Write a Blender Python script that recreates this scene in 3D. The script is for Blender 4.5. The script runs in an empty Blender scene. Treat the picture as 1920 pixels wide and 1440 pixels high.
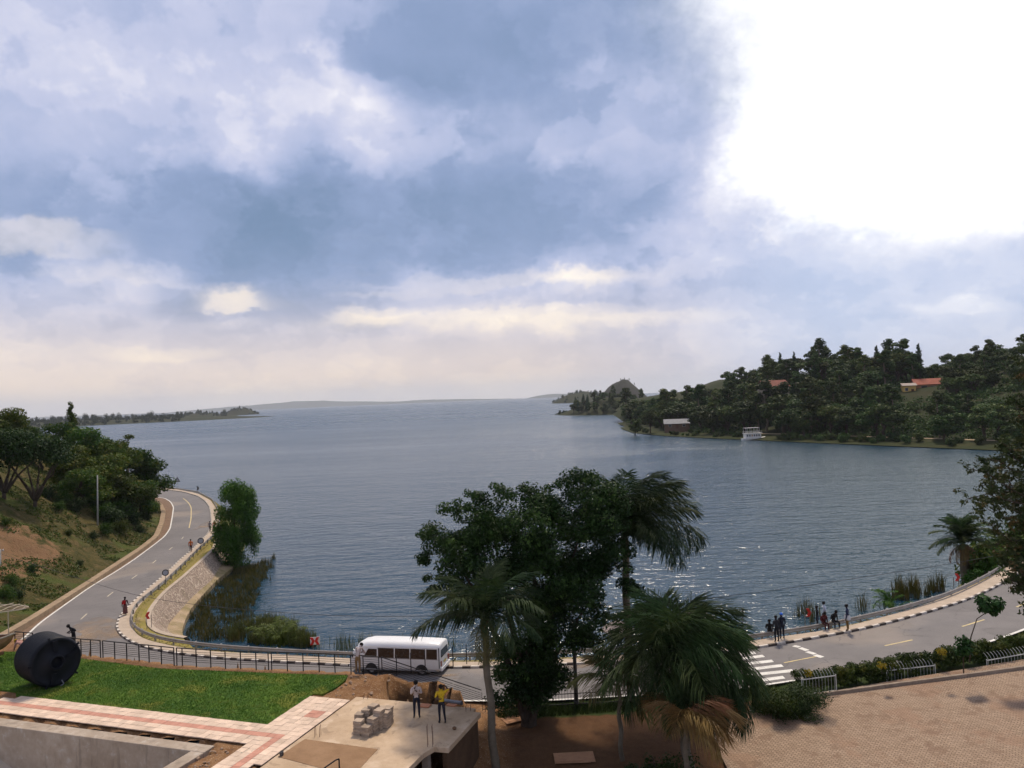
import bpy, bmesh, math, random
import numpy as np
from mathutils import Vector, Matrix, noise as mnoise
R = math.radians
rng = np.random.default_rng(7)
random.seed(7)
SC = bpy.context.scene
COL = SC.collection

# ------------------------------------------------------------------ camera
F = 1445.0                      # focal length in photograph pixels (1920 wide)
H = 22.0                        # camera height above the lake
PITCH, ROLL = R(1.02), R(2.42)
_f = Vector((0, math.cos(PITCH), math.sin(PITCH)))
_R = Vector((1, 0, 0)); _U = Vector((0, -math.sin(PITCH), math.cos(PITCH)))
_r = _R*math.cos(ROLL) - _U*math.sin(ROLL)
_u = _R*math.sin(ROLL) + _U*math.cos(ROLL)
cam = bpy.data.cameras.new('camera'); camo = bpy.data.objects.new('camera', cam); COL.objects.link(camo)
M3 = Matrix((_r, _u, -_f)).transposed()
camo.matrix_world = Matrix.Translation((0, 0, H)) @ M3.to_4x4()
cam.sensor_width = 36.0; cam.lens = 36.0*F/1920.0
cam.clip_start = 0.1; cam.clip_end = 60000
SC.camera = camo

def ray(px, py):
    return (_f + _r*((px-960)/F) + _u*((720-py)/F))
def onz(px, py, z):             # the point of height z seen at a photograph pixel
    d = ray(px, py); t = (z-H)/d.z
    return Vector((0, 0, H)) + d*t
def aty(px, py, Y):             # the point at distance Y seen at a photograph pixel
    d = ray(px, py); t = Y/d.y
    return Vector((0, 0, H)) + d*t
def azel(px, py):
    d = ray(px, py).normalized()
    return math.degrees(math.atan2(d.x, d.y)), math.degrees(math.asin(d.z))

# ------------------------------------------------------------------ view
SC.view_settings.view_transform = 'Standard'
SC.view_settings.look = 'None'
SC.view_settings.exposure = 0.2
SC.view_settings.gamma = 1.0
SC.view_settings.use_curve_mapping = False
SC.render.engine = 'CYCLES'
cy = SC.cycles
cy.max_bounces = 4; cy.diffuse_bounces = 2; cy.glossy_bounces = 2; cy.transmission_bounces = 2
cy.volume_bounces = 0; cy.transparent_max_bounces = 6
cy.use_denoising = True; cy.use_light_tree = False
cy.use_adaptive_sampling = True; cy.adaptive_threshold = 0.02; cy.adaptive_min_samples = 16
cy.sample_clamp_indirect = 4.0
cy.caustics_reflective = False; cy.caustics_refractive = False

SUN_AZ, SUN_EL = R(10), R(57)

# ------------------------------------------------------------------ node helper
def lin(c):
    return tuple(((v/255.0)/12.92 if v/255.0 <= 0.04045 else ((v/255.0+0.055)/1.055)**2.4) for v in c)
class X:                         # arithmetic on node sockets
    nt = None
    def __init__(s, sock): s.s = sock
    @staticmethod
    def m(op, a, b=None, c=None, clamp=False):
        n = X.nt.nodes.new('ShaderNodeMath'); n.operation = op; n.use_clamp = clamp
        for i, v in enumerate((a, b, c)):
            if v is None: continue
            if isinstance(v, X): X.nt.links.new(v.s, n.inputs[i])
            else: n.inputs[i].default_value = v
        return X(n.outputs[0])
    def __add__(s, o): return X.m('ADD', s, o)
    __radd__ = __add__
    def __mul__(s, o): return X.m('MULTIPLY', s, o)
    __rmul__ = __mul__
    def __sub__(s, o): return X.m('SUBTRACT', s, o)
    def __rsub__(s, o): return X.m('SUBTRACT', o, s)
    def __truediv__(s, o): return X.m('DIVIDE', s, o)
    def __rtruediv__(s, o): return X.m('DIVIDE', o, s)
    def clamp(s): return X.m('ADD', s, 0.0, clamp=True)
    def step(s, a, b):           # smoothstep
        n = X.nt.nodes.new('ShaderNodeMapRange'); n.interpolation_type = 'SMOOTHSTEP'
        X.nt.links.new(s.s, n.inputs[0]); n.inputs[1].default_value = a; n.inputs[2].default_value = b
        return X(n.outputs[0])
def vec(x, y, z=0.0):
    n = X.nt.nodes.new('ShaderNodeCombineXYZ')
    for i, v in enumerate((x, y, z)):
        if isinstance(v, X): X.nt.links.new(v.s, n.inputs[i])
        else: n.inputs[i].default_value = v
    return X(n.outputs[0])
def vm(op, a, b=None, out=0):
    n = X.nt.nodes.new('ShaderNodeVectorMath'); n.operation = op
    for i, v in enumerate((a, b)):
        if v is None: continue
        if isinstance(v, X): X.nt.links.new(v.s, n.inputs[i])
        else: n.inputs[i].default_value = v
    return X(n.outputs[out])
def noise(v, scale, detail=4, rough=0.55, lac=2.0, dist=0.0, color=False, w=None):
    n = X.nt.nodes.new('ShaderNodeTexNoise')
    if w is not None:            # cheap flat noise, shifted by w
        n.noise_dimensions = '2D'
        v = vm('ADD', v, (w*7.3, w*3.1, 0))
    if v is not None: X.nt.links.new(v.s, n.inputs['Vector'])
    n.inputs['Scale'].default_value = scale; n.inputs['Detail'].default_value = detail
    n.inputs['Roughness'].default_value = rough; n.inputs['Lacunarity'].default_value = lac
    n.inputs['Distortion'].default_value = dist
    return X(n.outputs[1 if color else 0])
def mixc(f, a, b, mode='MIX'):
    n = X.nt.nodes.new('ShaderNodeMix'); n.data_type = 'RGBA'; n.blend_type = mode
    for i, v in ((0, f), (6, a), (7, b)):
        if isinstance(v, X): X.nt.links.new(v.s, n.inputs[i])
        elif i == 0: n.inputs[0].default_value = v
        else: n.inputs[i].default_value = (*v[:3], 1.0)
    return X(n.outputs[2])
def ramp(f, stops, interp='LINEAR'):
    n = X.nt.nodes.new('ShaderNodeValToRGB'); cr = n.color_ramp; cr.interpolation = interp
    while len(cr.elements) < len(stops): cr.elements.new(0.5)
    for e, (p, c) in zip(cr.elements, stops):
        e.position = p; e.color = (*c, 1.0)
    X.nt.links.new(f.s, n.inputs[0])
    return X(n.outputs[0])

# ------------------------------------------------------------------ sky
world = bpy.data.worlds.new('World'); SC.world = world; world.use_nodes = True
wt = world.node_tree; wt.nodes.clear(); X.nt = wt
def build_sky():
    tc = wt.nodes.new('ShaderNodeTexCoord'); d = X(tc.outputs['Generated'])
    sep = wt.nodes.new('ShaderNodeSeparateXYZ'); wt.links.new(d.s, sep.inputs[0])
    dx, dy, dz = (X(sep.outputs[i]) for i in range(3))
    az = X.m('ARCTAN2', dx, dy) * 57.2958
    el = X.m('ARCSINE', dz) * 57.2958
    # cloud-deck coordinates: features shrink and flatten towards the horizon
    k = 1.0 / (X.m('MAXIMUM', dz, 0.0) + 0.62)
    P = vec(dx*k*1.5, dy*k*1.5, 0.0)
    w1 = noise(P, 2.2, 3, 0.55, color=True, w=0.0)
    e1 = vm('SUBTRACT', w1, (0.5, 0.5, 0.5))
    fine = noise(P, 5.5, 7, 0.66, w=9.1) - 0.5
    fin2 = noise(P, 9.0, 4, 0.62, w=3.0) - 0.5
    e2 = vec(fine, fin2, 0.0)
    sb = wt.nodes.new('ShaderNodeSeparateXYZ'); wt.links.new(e1.s, sb.inputs[0]); big = X(sb.outputs[2])
    amp = (el*0.045 + 0.25).clamp()
    q0 = vec(az, el, 0.0)
    def scl(v, sx, sy):
        return vm('MULTIPLY', v, vec(amp*sx, amp*sy, 0.0))
    q = vm('ADD', vm('ADD', q0, scl(e1, 11.0, 7.5)), scl(e2, 4.0, 3.6))
    qs = vm('ADD', vm('ADD', q0, scl(e1, 6.0, 4.0)), scl(e2, 4.5, 3.6))
    D2P = 180/math.pi/F
    def field(qq, lst, dom, rank):
        """sum of soft round cloud masses (1-r^2)^2, stored as a few products of curves over azimuth and elevation"""
        a0, a1, e0, e1_ = dom; A = np.linspace(a0, a1, 121); Eg = np.linspace(e0, e1_, 121); Z = np.zeros((121, 121))
        for px, py, rx, ry, w in lst:
            a, e = azel(px, py); r2 = ((A-a)/(1.9*rx*D2P))[:, None]**2 + ((Eg-e)/(1.9*ry*D2P))[None, :]**2
            Z += w*np.clip(1-r2, 0, 1)**2
        U, Sg, Vt = np.linalg.svd(Z); U = U*np.sqrt(Sg); Vt = Vt*np.sqrt(Sg)[:, None]
        sp_ = wt.nodes.new('ShaderNodeSeparateXYZ'); wt.links.new(qq.s, sp_.inputs[0])
        ta = ((X(sp_.outputs[0])-a0)*(1/(a1-a0))).clamp(); te = ((X(sp_.outputs[1])-e0)*(1/(e1_-e0))).clamp()
        acc = None
        for k in range(0, rank, 3):
            outs = []
            for t, M_ in ((ta, [U[:, k+i] for i in range(3)]), (te, [Vt[k+i] for i in range(3)])):
                n = wt.nodes.new('ShaderNodeRGBCurve'); mp = n.mapping; mp.use_clip = False; mp.extend = 'HORIZONTAL'; lo, sc = [], []
                for i, f in enumerate(M_):
                    l, h = float(f.min()), float(f.max()); h = max(h, l+1e-6); lo.append(l); sc.append(h-l); c = mp.curves[i]
                    c.points[0].location = (0, (f[0]-l)/(h-l)); c.points[-1].location = (1, (f[-1]-l)/(h-l))
                    for j in range(2, 119, 2): c.points.new(j/120, (float(f[j])-l)/(h-l))
                    for p in c.points: p.handle_type = 'AUTO'
                mp.update(); wt.links.new(vec(t, t, t).s, n.inputs['Color'])
                outs.append(vm('ADD', vm('MULTIPLY', X(n.outputs[0]), tuple(sc)), tuple(lo)))
            d_ = vm('DOT_PRODUCT', outs[0], outs[1], out=1); acc = d_ if acc is None else acc + d_
        return acc
    WIDE, VIEW = (-62, 62, -8, 52), (-42, 42, -4, 36)
    dark = [(420,455,240,75,-.50),(180,400,200,60,-.18),(1090,370,240,85,-.50),(760,390,260,80,-.28),
            (880,50,240,120,-.44),(1180,0,260,70,-.30),(815,165,75,50,-.22),(590,560,130,40,-.30),
            (1000,475,140,35,-.15),(560,415,190,75,-.34),(760,440,420,70,-.16),(1300,150,150,110,-.20),(1400,60,80,90,-.22),(120,455,110,40,-.12),(1330,75,130,80,-.14),(1080,220,220,45,-.16),(330,250,220,40,-.10),
            (520,90,90,60,-.14),(900,545,320,25,-.10),(1250,560,280,35,-.10),(380,630,220,35,-.08),(1180,450,120,40,-.12)]
    light = [(140,110,280,170,.10),(690,185,60,35,.26),(640,240,140,45,.12),(515,330,65,40,.17),
             (90,320,90,60,.12),(1330,240,120,55,.10),(1030,290,45,22,.20),(1350,330,60,90,.16),
             (960,190,60,60,.12),(1250,435,70,16,.20),(930,240,160,40,.10),(1600,470,300,90,.12)]
    warm = [(425,552,52,20,.50),(690,590,60,16,.34),(880,592,220,16,.28),(1080,605,200,14,.28),(1090,515,60,16,.26),
            (300,665,80,9,.22),(70,455,80,18,.26),(215,520,80,20,.14),(1000,520,220,14,.14),(60,650,80,14,.12)]
    small = [(22,495,40,26,-.26),(312,560,36,24,-.26),(722,607,75,12,-.36),(1395,445,22,45,-.10)]
    spark = [(1420,433,20,9,.5),(1817,577,55,11,.30),(620,120,28,30,.28),(1710,583,20,5,.2)]
    T = field(q, [(*b[:4], b[4]*0.74) for b in dark] + light, WIDE, 12); W = field(qs, warm, VIEW, 9); S = field(qs, small + spark, VIEW, 9)
    # broken fleece everywhere
    scud = noise(P, 3.4, 7, 0.58, w=5.3) - 0.5
    T = T + W + S + big*0.40 + fine*0.36 + scud.step(0.01, 0.07)*-0.15 + (scud*-1.0).step(0.04, 0.09)*0.11 + 0.58
    T = T*0.87 + 0.045
    T = T + (0.27-T).clamp()*0.5 + fine*0.06
    # clear glare round the veiled sun
    G = field(qs, [(1810,90,235,180,1.0),(1570,280,165,75,.85),(1900,280,260,100,1.0),(1690,325,160,55,.6),(1860,-250,400,250,1.0)], WIDE, 3)
    G0 = G; G = G0 + (fine*0.45 + scud*0.7 + big*0.2)*(G0*3.0).clamp()
    gap = G.step(0.10, 0.95); halo = (G0 + fine*0.2*(G0*4.0).clamp()).step(0.0, 0.55)
    cloud = ramp(T, [(0.0, lin((108,132,164))), (0.22, lin((136,154,189))), (0.42, lin((167,178,209))), (0.60, lin((190,195,220))),
                     (0.78, lin((217,217,231))), (0.93, lin((242,239,243))), (1.0, lin((255,253,250)))])
    # warm light low over the lake
    lowm = (1.0 - (el - 1.0).step(0.0, 9.0)) * (1.0 - (az - 4.0).step(-6.0, 22.0))
    cloud = mixc(lowm*0.85, cloud, mixc((T*1.0).clamp(), lin((210,194,192)), lin((255,230,200))))
    cloud = mixc(W.clamp()*1.15, cloud, lin((254,236,208)))
    # pale blue haze down at the horizon and to the right
    hb = (1.0 - (el*1.0).step(0.0, 2.2)) * 0.55
    cloud = mixc(hb, cloud, lin((206,212,222)))
    rb = (az - 10.0).step(0.0, 14.0) * (1.0 - (el - 7.0).step(0.0, 12.0))
    cloud = mixc(rb*0.55, cloud, mixc(T.clamp(), lin((166,190,226)), lin((226,230,243))))
    cloud = mixc(halo*0.62, cloud, lin((248,246,251)))
    cloud = mixc(gap, cloud, (1.2, 1.2, 1.19))
    # thin blue of the real sky behind the deck
    sky = wt.nodes.new('ShaderNodeTexSky'); sky.sky_type = 'NISHITA'; sky.sun_disc = False
    sky.sun_elevation = SUN_EL; sky.sun_rotation = SUN_AZ; sky.altitude = 1460; sky.dust_density = 2.0
    cl10 = vm('SCALE', cloud); cl10.s.node.inputs['Scale'].default_value = 10.0
    col = mixc(0.93, X(sky.outputs[0]), cl10)
    bg = wt.nodes.new('ShaderNodeBackground'); bg.inputs['Strength'].default_value = 0.1
    wt.links.new(col.s, bg.inputs['Color'])
    out = wt.nodes.new('ShaderNodeOutputWorld'); wt.links.new(bg.outputs[0], out.inputs['Surface'])
build_sky()
world.cycles.sampling_method = 'MANUAL'; world.cycles.sample_map_resolution = 512

sun = bpy.data.lights.new('sun', 'SUN'); sun.energy = 3.2; sun.angle = R(7); sun.color = (1.0, 0.87, 0.70)
suno = bpy.data.objects.new('sun', sun); COL.objects.link(suno)
_sd = Vector((math.sin(SUN_AZ)*math.cos(SUN_EL), math.cos(SUN_AZ)*math.cos(SUN_EL), math.sin(SUN_EL)))
suno.rotation_euler = _sd.to_track_quat('Z', 'Y').to_euler(); suno.location = (0, 0, 80)

# ------------------------------------------------------------------ materials
def new_mat(name):
    m = bpy.data.materials.new(name); m.use_nodes = True
    nt = m.node_tree; nt.nodes.clear(); X.nt = nt
    b = nt.nodes.new('ShaderNodeBsdfPrincipled'); o = nt.nodes.new('ShaderNodeOutputMaterial')
    nt.links.new(b.outputs[0], o.inputs[0])
    return m, nt, b
def setc(nt, b, col, key='Base Color'):
    if isinstance(col, X): nt.links.new(col.s, b.inputs[key])
    else: b.inputs[key].default_value = (*col[:3], 1.0) if key == 'Base Color' else col
def coord(nt, kind='Object'):
    return X(nt.nodes.new('ShaderNodeTexCoord').outputs[kind])
def geo(nt): return X(nt.nodes.new('ShaderNodeNewGeometry').outputs['Position'])
def bump(nt, b, h, strength=0.4, dist=0.02):
    n = nt.nodes.new('ShaderNodeBump'); n.inputs['Strength'].default_value = strength; n.inputs['Distance'].default_value = dist
    nt.links.new(h.s, n.inputs['Height']); nt.links.new(n.outputs[0], b.inputs['Normal'])
MATS = {}
def pm(name, c1, c2=None, scale=3.0, rough=0.8, spec=0.3, bstr=0.3, bdist=0.02, fine=18.0, metal=0.0, per_obj=0.0, sheen=None):
    """plain surface with mottled tone, fine grain and relief"""
    if name in MATS: return MATS[name]
    m, nt, b = new_mat(name)
    c2 = c2 or tuple(v*0.72 for v in c1)
    P = geo(nt)
    a = noise(P, scale, 5, 0.6); f = noise(P, fine, 3, 0.6)
    t = (a*0.75 + f*0.35 - 0.05).step(0.28, 0.72)
    col = mixc(t, c2, c1)
    if per_obj:
        r = X(nt.nodes.new('ShaderNodeObjectInfo').outputs['Random'])
        hs = nt.nodes.new('ShaderNodeHueSaturation'); nt.links.new(col.s, hs.inputs['Color'])
        nt.links.new((r*per_obj*2.0 + (1.0-per_obj)).s, hs.inputs['Value']); col = X(hs.outputs[0])
    setc(nt, b, col); b.inputs['Roughness'].default_value = rough; b.inputs['Metallic'].default_value = metal
    b.inputs['Specular IOR Level'].default_value = spec
    if bstr: bump(nt, b, a*0.6 + f*0.4, bstr, bdist)
    MATS[name] = m; return m
def leaf_mat(name, dark, light, tips=None, per_obj=0.25, trans=0.25):
    if name in MATS: return MATS[name]
    m = bpy.data.materials.new(name); m.use_nodes = True; nt = m.node_tree; nt.nodes.clear(); X.nt = nt
    P = coord(nt, 'Object')
    a = noise(P, 0.55, 3, 0.6); f = noise(P, 6.0, 2, 0.5)
    col = mixc((a*0.7 + f*0.5 - 0.1).step(0.3, 0.75), dark, light)
    if tips: col = mixc((noise(P, 1.3, 2, 0.5) - 0.56).step(0.0, 0.12)*0.7, col, tips)
    r = X(nt.nodes.new('ShaderNodeObjectInfo').outputs['Random'])
    hs = nt.nodes.new('ShaderNodeHueSaturation'); nt.links.new(col.s, hs.inputs['Color'])
    nt.links.new((r*per_obj*2.0 + (1.0-per_obj)).s, hs.inputs['Value'])
    r2 = X.m('FRACT', r*7.31)
    nt.links.new((r2*0.06*min(1.0, per_obj*4) + 0.5 - 0.03*min(1.0, per_obj*4)).s, hs.inputs['Hue'])
    col = X(hs.outputs[0])
    b = nt.nodes.new('ShaderNodeBsdfPrincipled'); setc(nt, b, col)
    b.inputs['Roughness'].default_value = 0.6; b.inputs['Specular IOR Level'].default_value = 0.10
    t = nt.nodes.new('ShaderNodeBsdfTranslucent'); nt.links.new(col.s, t.inputs['Color'])
    mx = nt.nodes.new('ShaderNodeMixShader'); mx.inputs[0].default_value = trans
    nt.links.new(b.outputs[0], mx.inputs[1]); nt.links.new(t.outputs[0], mx.inputs[2])
    o = nt.nodes.new('ShaderNodeOutputMaterial'); nt.links.new(mx.outputs[0], o.inputs[0])
    MATS[name] = m; return m

# ------------------------------------------------------------------ mesh helpers
class MB:
    def __init__(s): s.v = []; s.f = []; s.mi = []; s.cur = 0
    def quad_strip(s, A, B, closed=False):
        n = len(A); b0 = len(s.v); s.v += [tuple(p) for p in A] + [tuple(p) for p in B]
        for i in range(n-1 + (1 if closed else 0)):
            j = (i+1) % n
            s.f.append((b0+i, b0+j, b0+n+j, b0+n+i)); s.mi.append(s.cur)
    def poly(s, pts):
        b0 = len(s.v); s.v += [tuple(p) for p in pts]; s.f.append(tuple(range(b0, b0+len(pts)))); s.mi.append(s.cur)
    def box(s, c, size, rot=None):
        sx, sy, sz = (v/2 for v in size); c = Vector(c); b0 = len(s.v)
        for dx, dy, dz in ((-1,-1,-1),(1,-1,-1),(1,1,-1),(-1,1,-1),(-1,-1,1),(1,-1,1),(1,1,1),(-1,1,1)):
            p = Vector((dx*sx, dy*sy, dz*sz))
            if rot is not None: p = rot @ p
            s.v.append(tuple(c+p))
        for q in ((0,3,2,1),(4,5,6,7),(0,1,5,4),(1,2,6,5),(2,3,7,6),(3,0,4,7)):
            s.f.append(tuple(b0+i for i in q)); s.mi.append(s.cur)
    def beam(s, a, b, w, h):     # rectangular bar from a to b, h upright
        a, b = Vector(a), Vector(b); d = b-a; L = d.length
        if L < 1e-6: return
        x = d/L; up = Vector((0,0,1)) if abs(x.z) < 0.98 else Vector((0,1,0))
        y = up.cross(x).normalized(); z = x.cross(y)
        s.box((a+b)/2, (L, w, h), Matrix((x, y, z)).transposed())
    def tube(s, pts, rads, n=8, cap=True):
        pts = [Vector(p) for p in pts]; m = len(pts)
        if not hasattr(rads, '__len__'): rads = [rads]*m
        b0 = len(s.v); prev = None
        for i, p in enumerate(pts):
            t = (pts[min(i+1, m-1)] - pts[max(i-1, 0)])
            t = t.normalized() if t.length > 1e-9 else Vector((0,0,1))
            if prev is None:
                ref = Vector((0,0,1)) if abs(t.z) < 0.9 else Vector((1,0,0))
                u = t.cross(ref).normalized()
            else:
                u = (prev - t*prev.dot(t)); u = u.normalized() if u.length > 1e-6 else t.orthogonal().normalized()
            prev = u; w = t.cross(u)
            for k in range(n):
                a = 2*math.pi*k/n
                s.v.append(tuple(p + (u*math.cos(a) + w*math.sin(a))*rads[i]))
        for i in range(m-1):
            for k in range(n):
                k2 = (k+1) % n
                s.f.append((b0+i*n+k, b0+i*n+k2, b0+(i+1)*n+k2, b0+(i+1)*n+k)); s.mi.append(s.cur)
        if cap:
            s.f.append(tuple(b0+k for k in range(n))[::-1]); s.mi.append(s.cur)
            s.f.append(tuple(b0+(m-1)*n+k for k in range(n))); s.mi.append(s.cur)
    def lathe(s, prof, n=24, axis=None, origin=(0,0,0), cap=True):   # prof: (radius, height)
        b0 = len(s.v); o = Vector(origin); m = len(prof)
        for r, h in prof:
            for k in range(n):
                a = 2*math.pi*k/n; p = Vector((r*math.cos(a), r*math.sin(a), h))
                if axis is not None: p = axis @ p
                s.v.append(tuple(o+p))
        for i in range(m-1):
            for k in range(n):
                k2 = (k+1) % n
                s.f.append((b0+i*n+k, b0+i*n+k2, b0+(i+1)*n+k2, b0+(i+1)*n+k)); s.mi.append(s.cur)
        if cap:
            s.f.append(tuple(b0+k for k in range(n))[::-1]); s.mi.append(s.cur)
            s.f.append(tuple(b0+(m-1)*n+k for k in range(n))); s.mi.append(s.cur)
    def prism(s, poly, z0, z1):  # closed vertical prism over a polygon of (x,y)
        n = len(poly); b0 = len(s.v)
        s.v += [(p[0], p[1], z0) for p in poly] + [(p[0], p[1], z1) for p in poly]
        for i in range(n):
            j = (i+1) % n; s.f.append((b0+i, b0+j, b0+n+j, b0+n+i)); s.mi.append(s.cur)
        s.f.append(tuple(range(b0+n, b0+2*n))); s.mi.append(s.cur)
        s.f.append(tuple(range(b0, b0+n))[::-1]); s.mi.append(s.cur)
    def mesh(s, name, mats, smooth=False):
        me = bpy.data.meshes.new(name); me.from_pydata(s.v, [], s.f)
        for m in (mats if isinstance(mats, (list, tuple)) else [mats]): me.materials.append(m)
        if len(set(s.mi)) > 1: me.polygons.foreach_set('material_index', s.mi)
        if smooth: me.polygons.foreach_set('use_smooth', [True]*len(s.f))
        me.update(); return me
    def build(s, name, mats, parent=None, smooth=False, bevel=0.0, **kw):
        me = s.mesh(name, mats, smooth)
        if bevel:
            bm = bmesh.new(); bm.from_mesh(me)
            bmesh.ops.recalc_face_normals(bm, faces=bm.faces)
            bmesh.ops.bevel(bm, geom=[e for e in bm.edges if e.calc_face_angle(0) > 0.5], offset=bevel, segments=1, affect='EDGES')
            bm.to_mesh(me); bm.free()
        return link(name, me, parent, **kw)
def link(name, me, parent=None, **kw):
    o = bpy.data.objects.new(name, me); COL.objects.link(o)
    if parent is not None: o.parent = parent
    for k, v in kw.items(): o[k] = v
    return o
def root(name, label, cat, loc=(0,0,0), rz=0.0, group=None, scale=1.0):
    o = bpy.data.objects.new(name, None); COL.objects.link(o)
    o.location = loc; o.rotation_euler = (0, 0, rz); o.scale = (scale,)*3
    o['label'] = label; o['category'] = cat
    if group: o['group'] = group
    return o
def local(o):                    # parts whose mesh is given in world coordinates under a root
    for c in o.children: c.matrix_parent_inverse = Matrix.LocRotScale(o.location, o.rotation_euler, o.scale).inverted()
def raw_mesh(name, V, Fq, mat, smooth=False):   # numpy arrays, all quads or all tris
    me = bpy.data.meshes.new(name); V = np.asarray(V, np.float32); Fq = np.asarray(Fq, np.int32)
    k = Fq.shape[1]; me.vertices.add(len(V)); me.vertices.foreach_set('co', V.ravel())
    me.loops.add(Fq.size); me.loops.foreach_set('vertex_index', Fq.ravel())
    me.polygons.add(len(Fq)); me.polygons.foreach_set('loop_start', np.arange(0, Fq.size, k, dtype=np.int32))
    if smooth: me.polygons.foreach_set('use_smooth', np.ones(len(Fq), bool))
    me.materials.append(mat); me.update(calc_edges=True); return me

# ------------------------------------------------------------------ polylines
def resample(pts, step=None, n=None):
    P = np.array([tuple(p) for p in pts], float)
    d = np.r_[0, np.cumsum(np.linalg.norm(np.diff(P, axis=0), axis=1))]
    if n is None: n = max(2, int(round(d[-1]/step))+1)
    t = np.linspace(0, d[-1], n)
    return np.stack([np.interp(t, d, P[:, i]) for i in range(P.shape[1])], 1)
def smooth(P, it=3):
    P = np.array(P, float)
    for _ in range(it):
        Q = P.copy(); Q[1:-1] = 0.25*P[:-2] + 0.5*P[1:-1] + 0.25*P[2:]; P = Q
    return P
def pline(pts, step=1.0, it=6):
    return smooth(resample(pts, step), it)
def offset(P, d):                # to the left of travel (xy)
    T = np.gradient(P[:, :2], axis=0); T /= np.linalg.norm(T, axis=1)[:, None] + 1e-9
    Q = P.copy(); Q[:, 0] += -T[:, 1]*d; Q[:, 1] += T[:, 0]*d; return Q
def dist_poly(xy, P):            # distance of many points to a polyline, and the side (+ left of travel)
    xy = np.asarray(xy, float); best = np.full(len(xy), 1e9); side = np.zeros(len(xy)); zz = np.zeros(len(xy))
    for a, b in zip(P[:-1], P[1:]):
        ab = b[:2]-a[:2]; L2 = ab@ab + 1e-12
        t = np.clip(((xy-a[:2])@ab)/L2, 0, 1); q = a[:2] + t[:, None]*ab
        d = np.hypot(*(xy-q).T); m = d < best
        cr = ab[0]*(xy[:, 1]-a[1]) - ab[1]*(xy[:, 0]-a[0])
        best[m] = d[m]; side[m] = np.sign(cr[m]); zz[m] = (a[2] + t*(b[2]-a[2]))[m] if len(a) > 2 else 0
    return best, side, zz
def inpoly(xy, poly):
    x, y = xy[:, 0], xy[:, 1]; r = np.zeros(len(xy), bool); n = len(poly)
    for i in range(n):
        x1, y1 = poly[i][:2]; x2, y2 = poly[(i+1) % n][:2]
        c = ((y1 > y) != (y2 > y)) & (x < (x2-x1)*(y-y1)/(y2-y1+1e-12) + x1); r ^= c
    return r
def vnoise(x, y, s, seed=0.0):
    return np.array([mnoise.fractal((a*s+seed, b*s-seed, seed*1.7), 1.0, 2.0, 4) for a, b in zip(np.ravel(x), np.ravel(y))]).reshape(np.shape(x))

# ================================================================== THE SETTING
def zr_px(px):                   # height of the road above the lake, by where along it
    return float(np.interp(px, [0, 700, 904, 1166, 1440, 1590, 1920], [3.0, 3.0, 3.25, 3.9, 4.6, 5.0, 5.35]))
def up(pts, dz=0.0, z=None):
    return [onz(x, y, (zr_px(x)+dz) if z is None else z) for x, y in pts]

K_px = [(225,915),(262,915),(293,917),(315.5,919),(344,923),(371,931),(384,940),(392,951),(394,964),(395.5,978),(390,1000),(375.5,1015.5),(358,1033),(335.5,1051),
        (315.5,1071),(295.5,1089),(273,1107),(260,1119),(244,1133),(229,1149),(219,1163),(215,1178),(222,1191),(238,1202),(260,1213),(300,1223),(352,1230),(406,1235.5),
        (460,1239.5),(509,1242),(590,1246),(652,1250),(740,1253),(844,1254),(904,1253),(1000,1250),(1084,1246.5),(1166,1242),(1280,1233),(1405,1219),(1440,1213.5),(1465,1208.5),
        (1530,1198),(1590,1187),(1644,1176),(1725,1154),(1806,1130),(1844,1114),(1882,1095),(1916,1073),(1950,1045),(1985,1012),(2015,982),(2040,955)]
L_px = [(225,930),(262,930),(293,932),(309,934),(320,941),(325.5,951),(323,969),(319,991),(309,1005.5),(286.7,1023),(253,1048),(220,1070),(168,1101),(95,1153),(65,1175),(52,1192)]
K = pline(up(K_px), 0.8, 8)
L1 = up(L_px)
L_hid = [(-42.5,63.5,3.0),(-39.0,58.8,3.0),(-33.0,55.6,3.0),(-25.0,53.3,3.0),(-16.0,51.2,3.0),(-6.0,48.9,3.15)]
L2 = up([(1029,1314),(1107,1308),(1260,1300),(1400,1290),(1520,1271),(1617,1253),(1665,1245),(1725,1235.5),(1806,1218),(1860,1202),(1920,1181),(1990,1150),(2070,1100),(2130,1050),(2160,1010)])
L = pline(L1 + [Vector(p) for p in L_hid] + L2, 0.8, 8)
S_px = [(225,913.5),(293,915),(330,916.5),(371,925),(395,938),(404,951),(409,964),(412,978),(401,1002),(383,1021),(364,1040),(340,1061),(320,1081),(299,1099),(279,1117),(266,1129),(255,1143),(248,1158),(247,1175),(260,1196),
        (325,1212),(406,1222.5),(514,1226.5),(590,1230),(700,1236),(844,1241),(904,1241),(1084,1234.5),(1200,1226),(1400,1202),(1481,1191),(1535,1184),(1595,1173),(1671,1152.5),(1752,1127.5),(1806,1106),(1860,1080),(1895,1058),(1925,1033),(1958,1000),(1985,972),(2008,946)]
S = pline(up(S_px, 0.12), 0.8, 6)
RAIL_px = [(225,910),(262,911),(293,912.5),(330,914.5),(371,921),(398,935),(407,950),(412,968),(410,990),(398,1003),(375.5,1023),(349,1049),(309,1087),(282,1108),(264,1121),(250,1136),(245,1153),(247,1167),(264,1181),(298,1193),
           (352,1202),(433,1210),(514.5,1215),(590,1219),(663,1222),(750,1224.5),(844,1224.7),(904,1223),(1000,1220),(1084,1217),(1200,1210),(1400,1191),(1449,1183),(1535,1170.5),(1617,1153),(1698,1134),(1779,1110),(1833,1085),(1866,1067),(1896,1046),(1925,1022),(1955,991),(1982,963),(2004,938)]
RAIL = pline(up(RAIL_px, 0.5), 0.8, 6)           # top of the crash barrier
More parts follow.
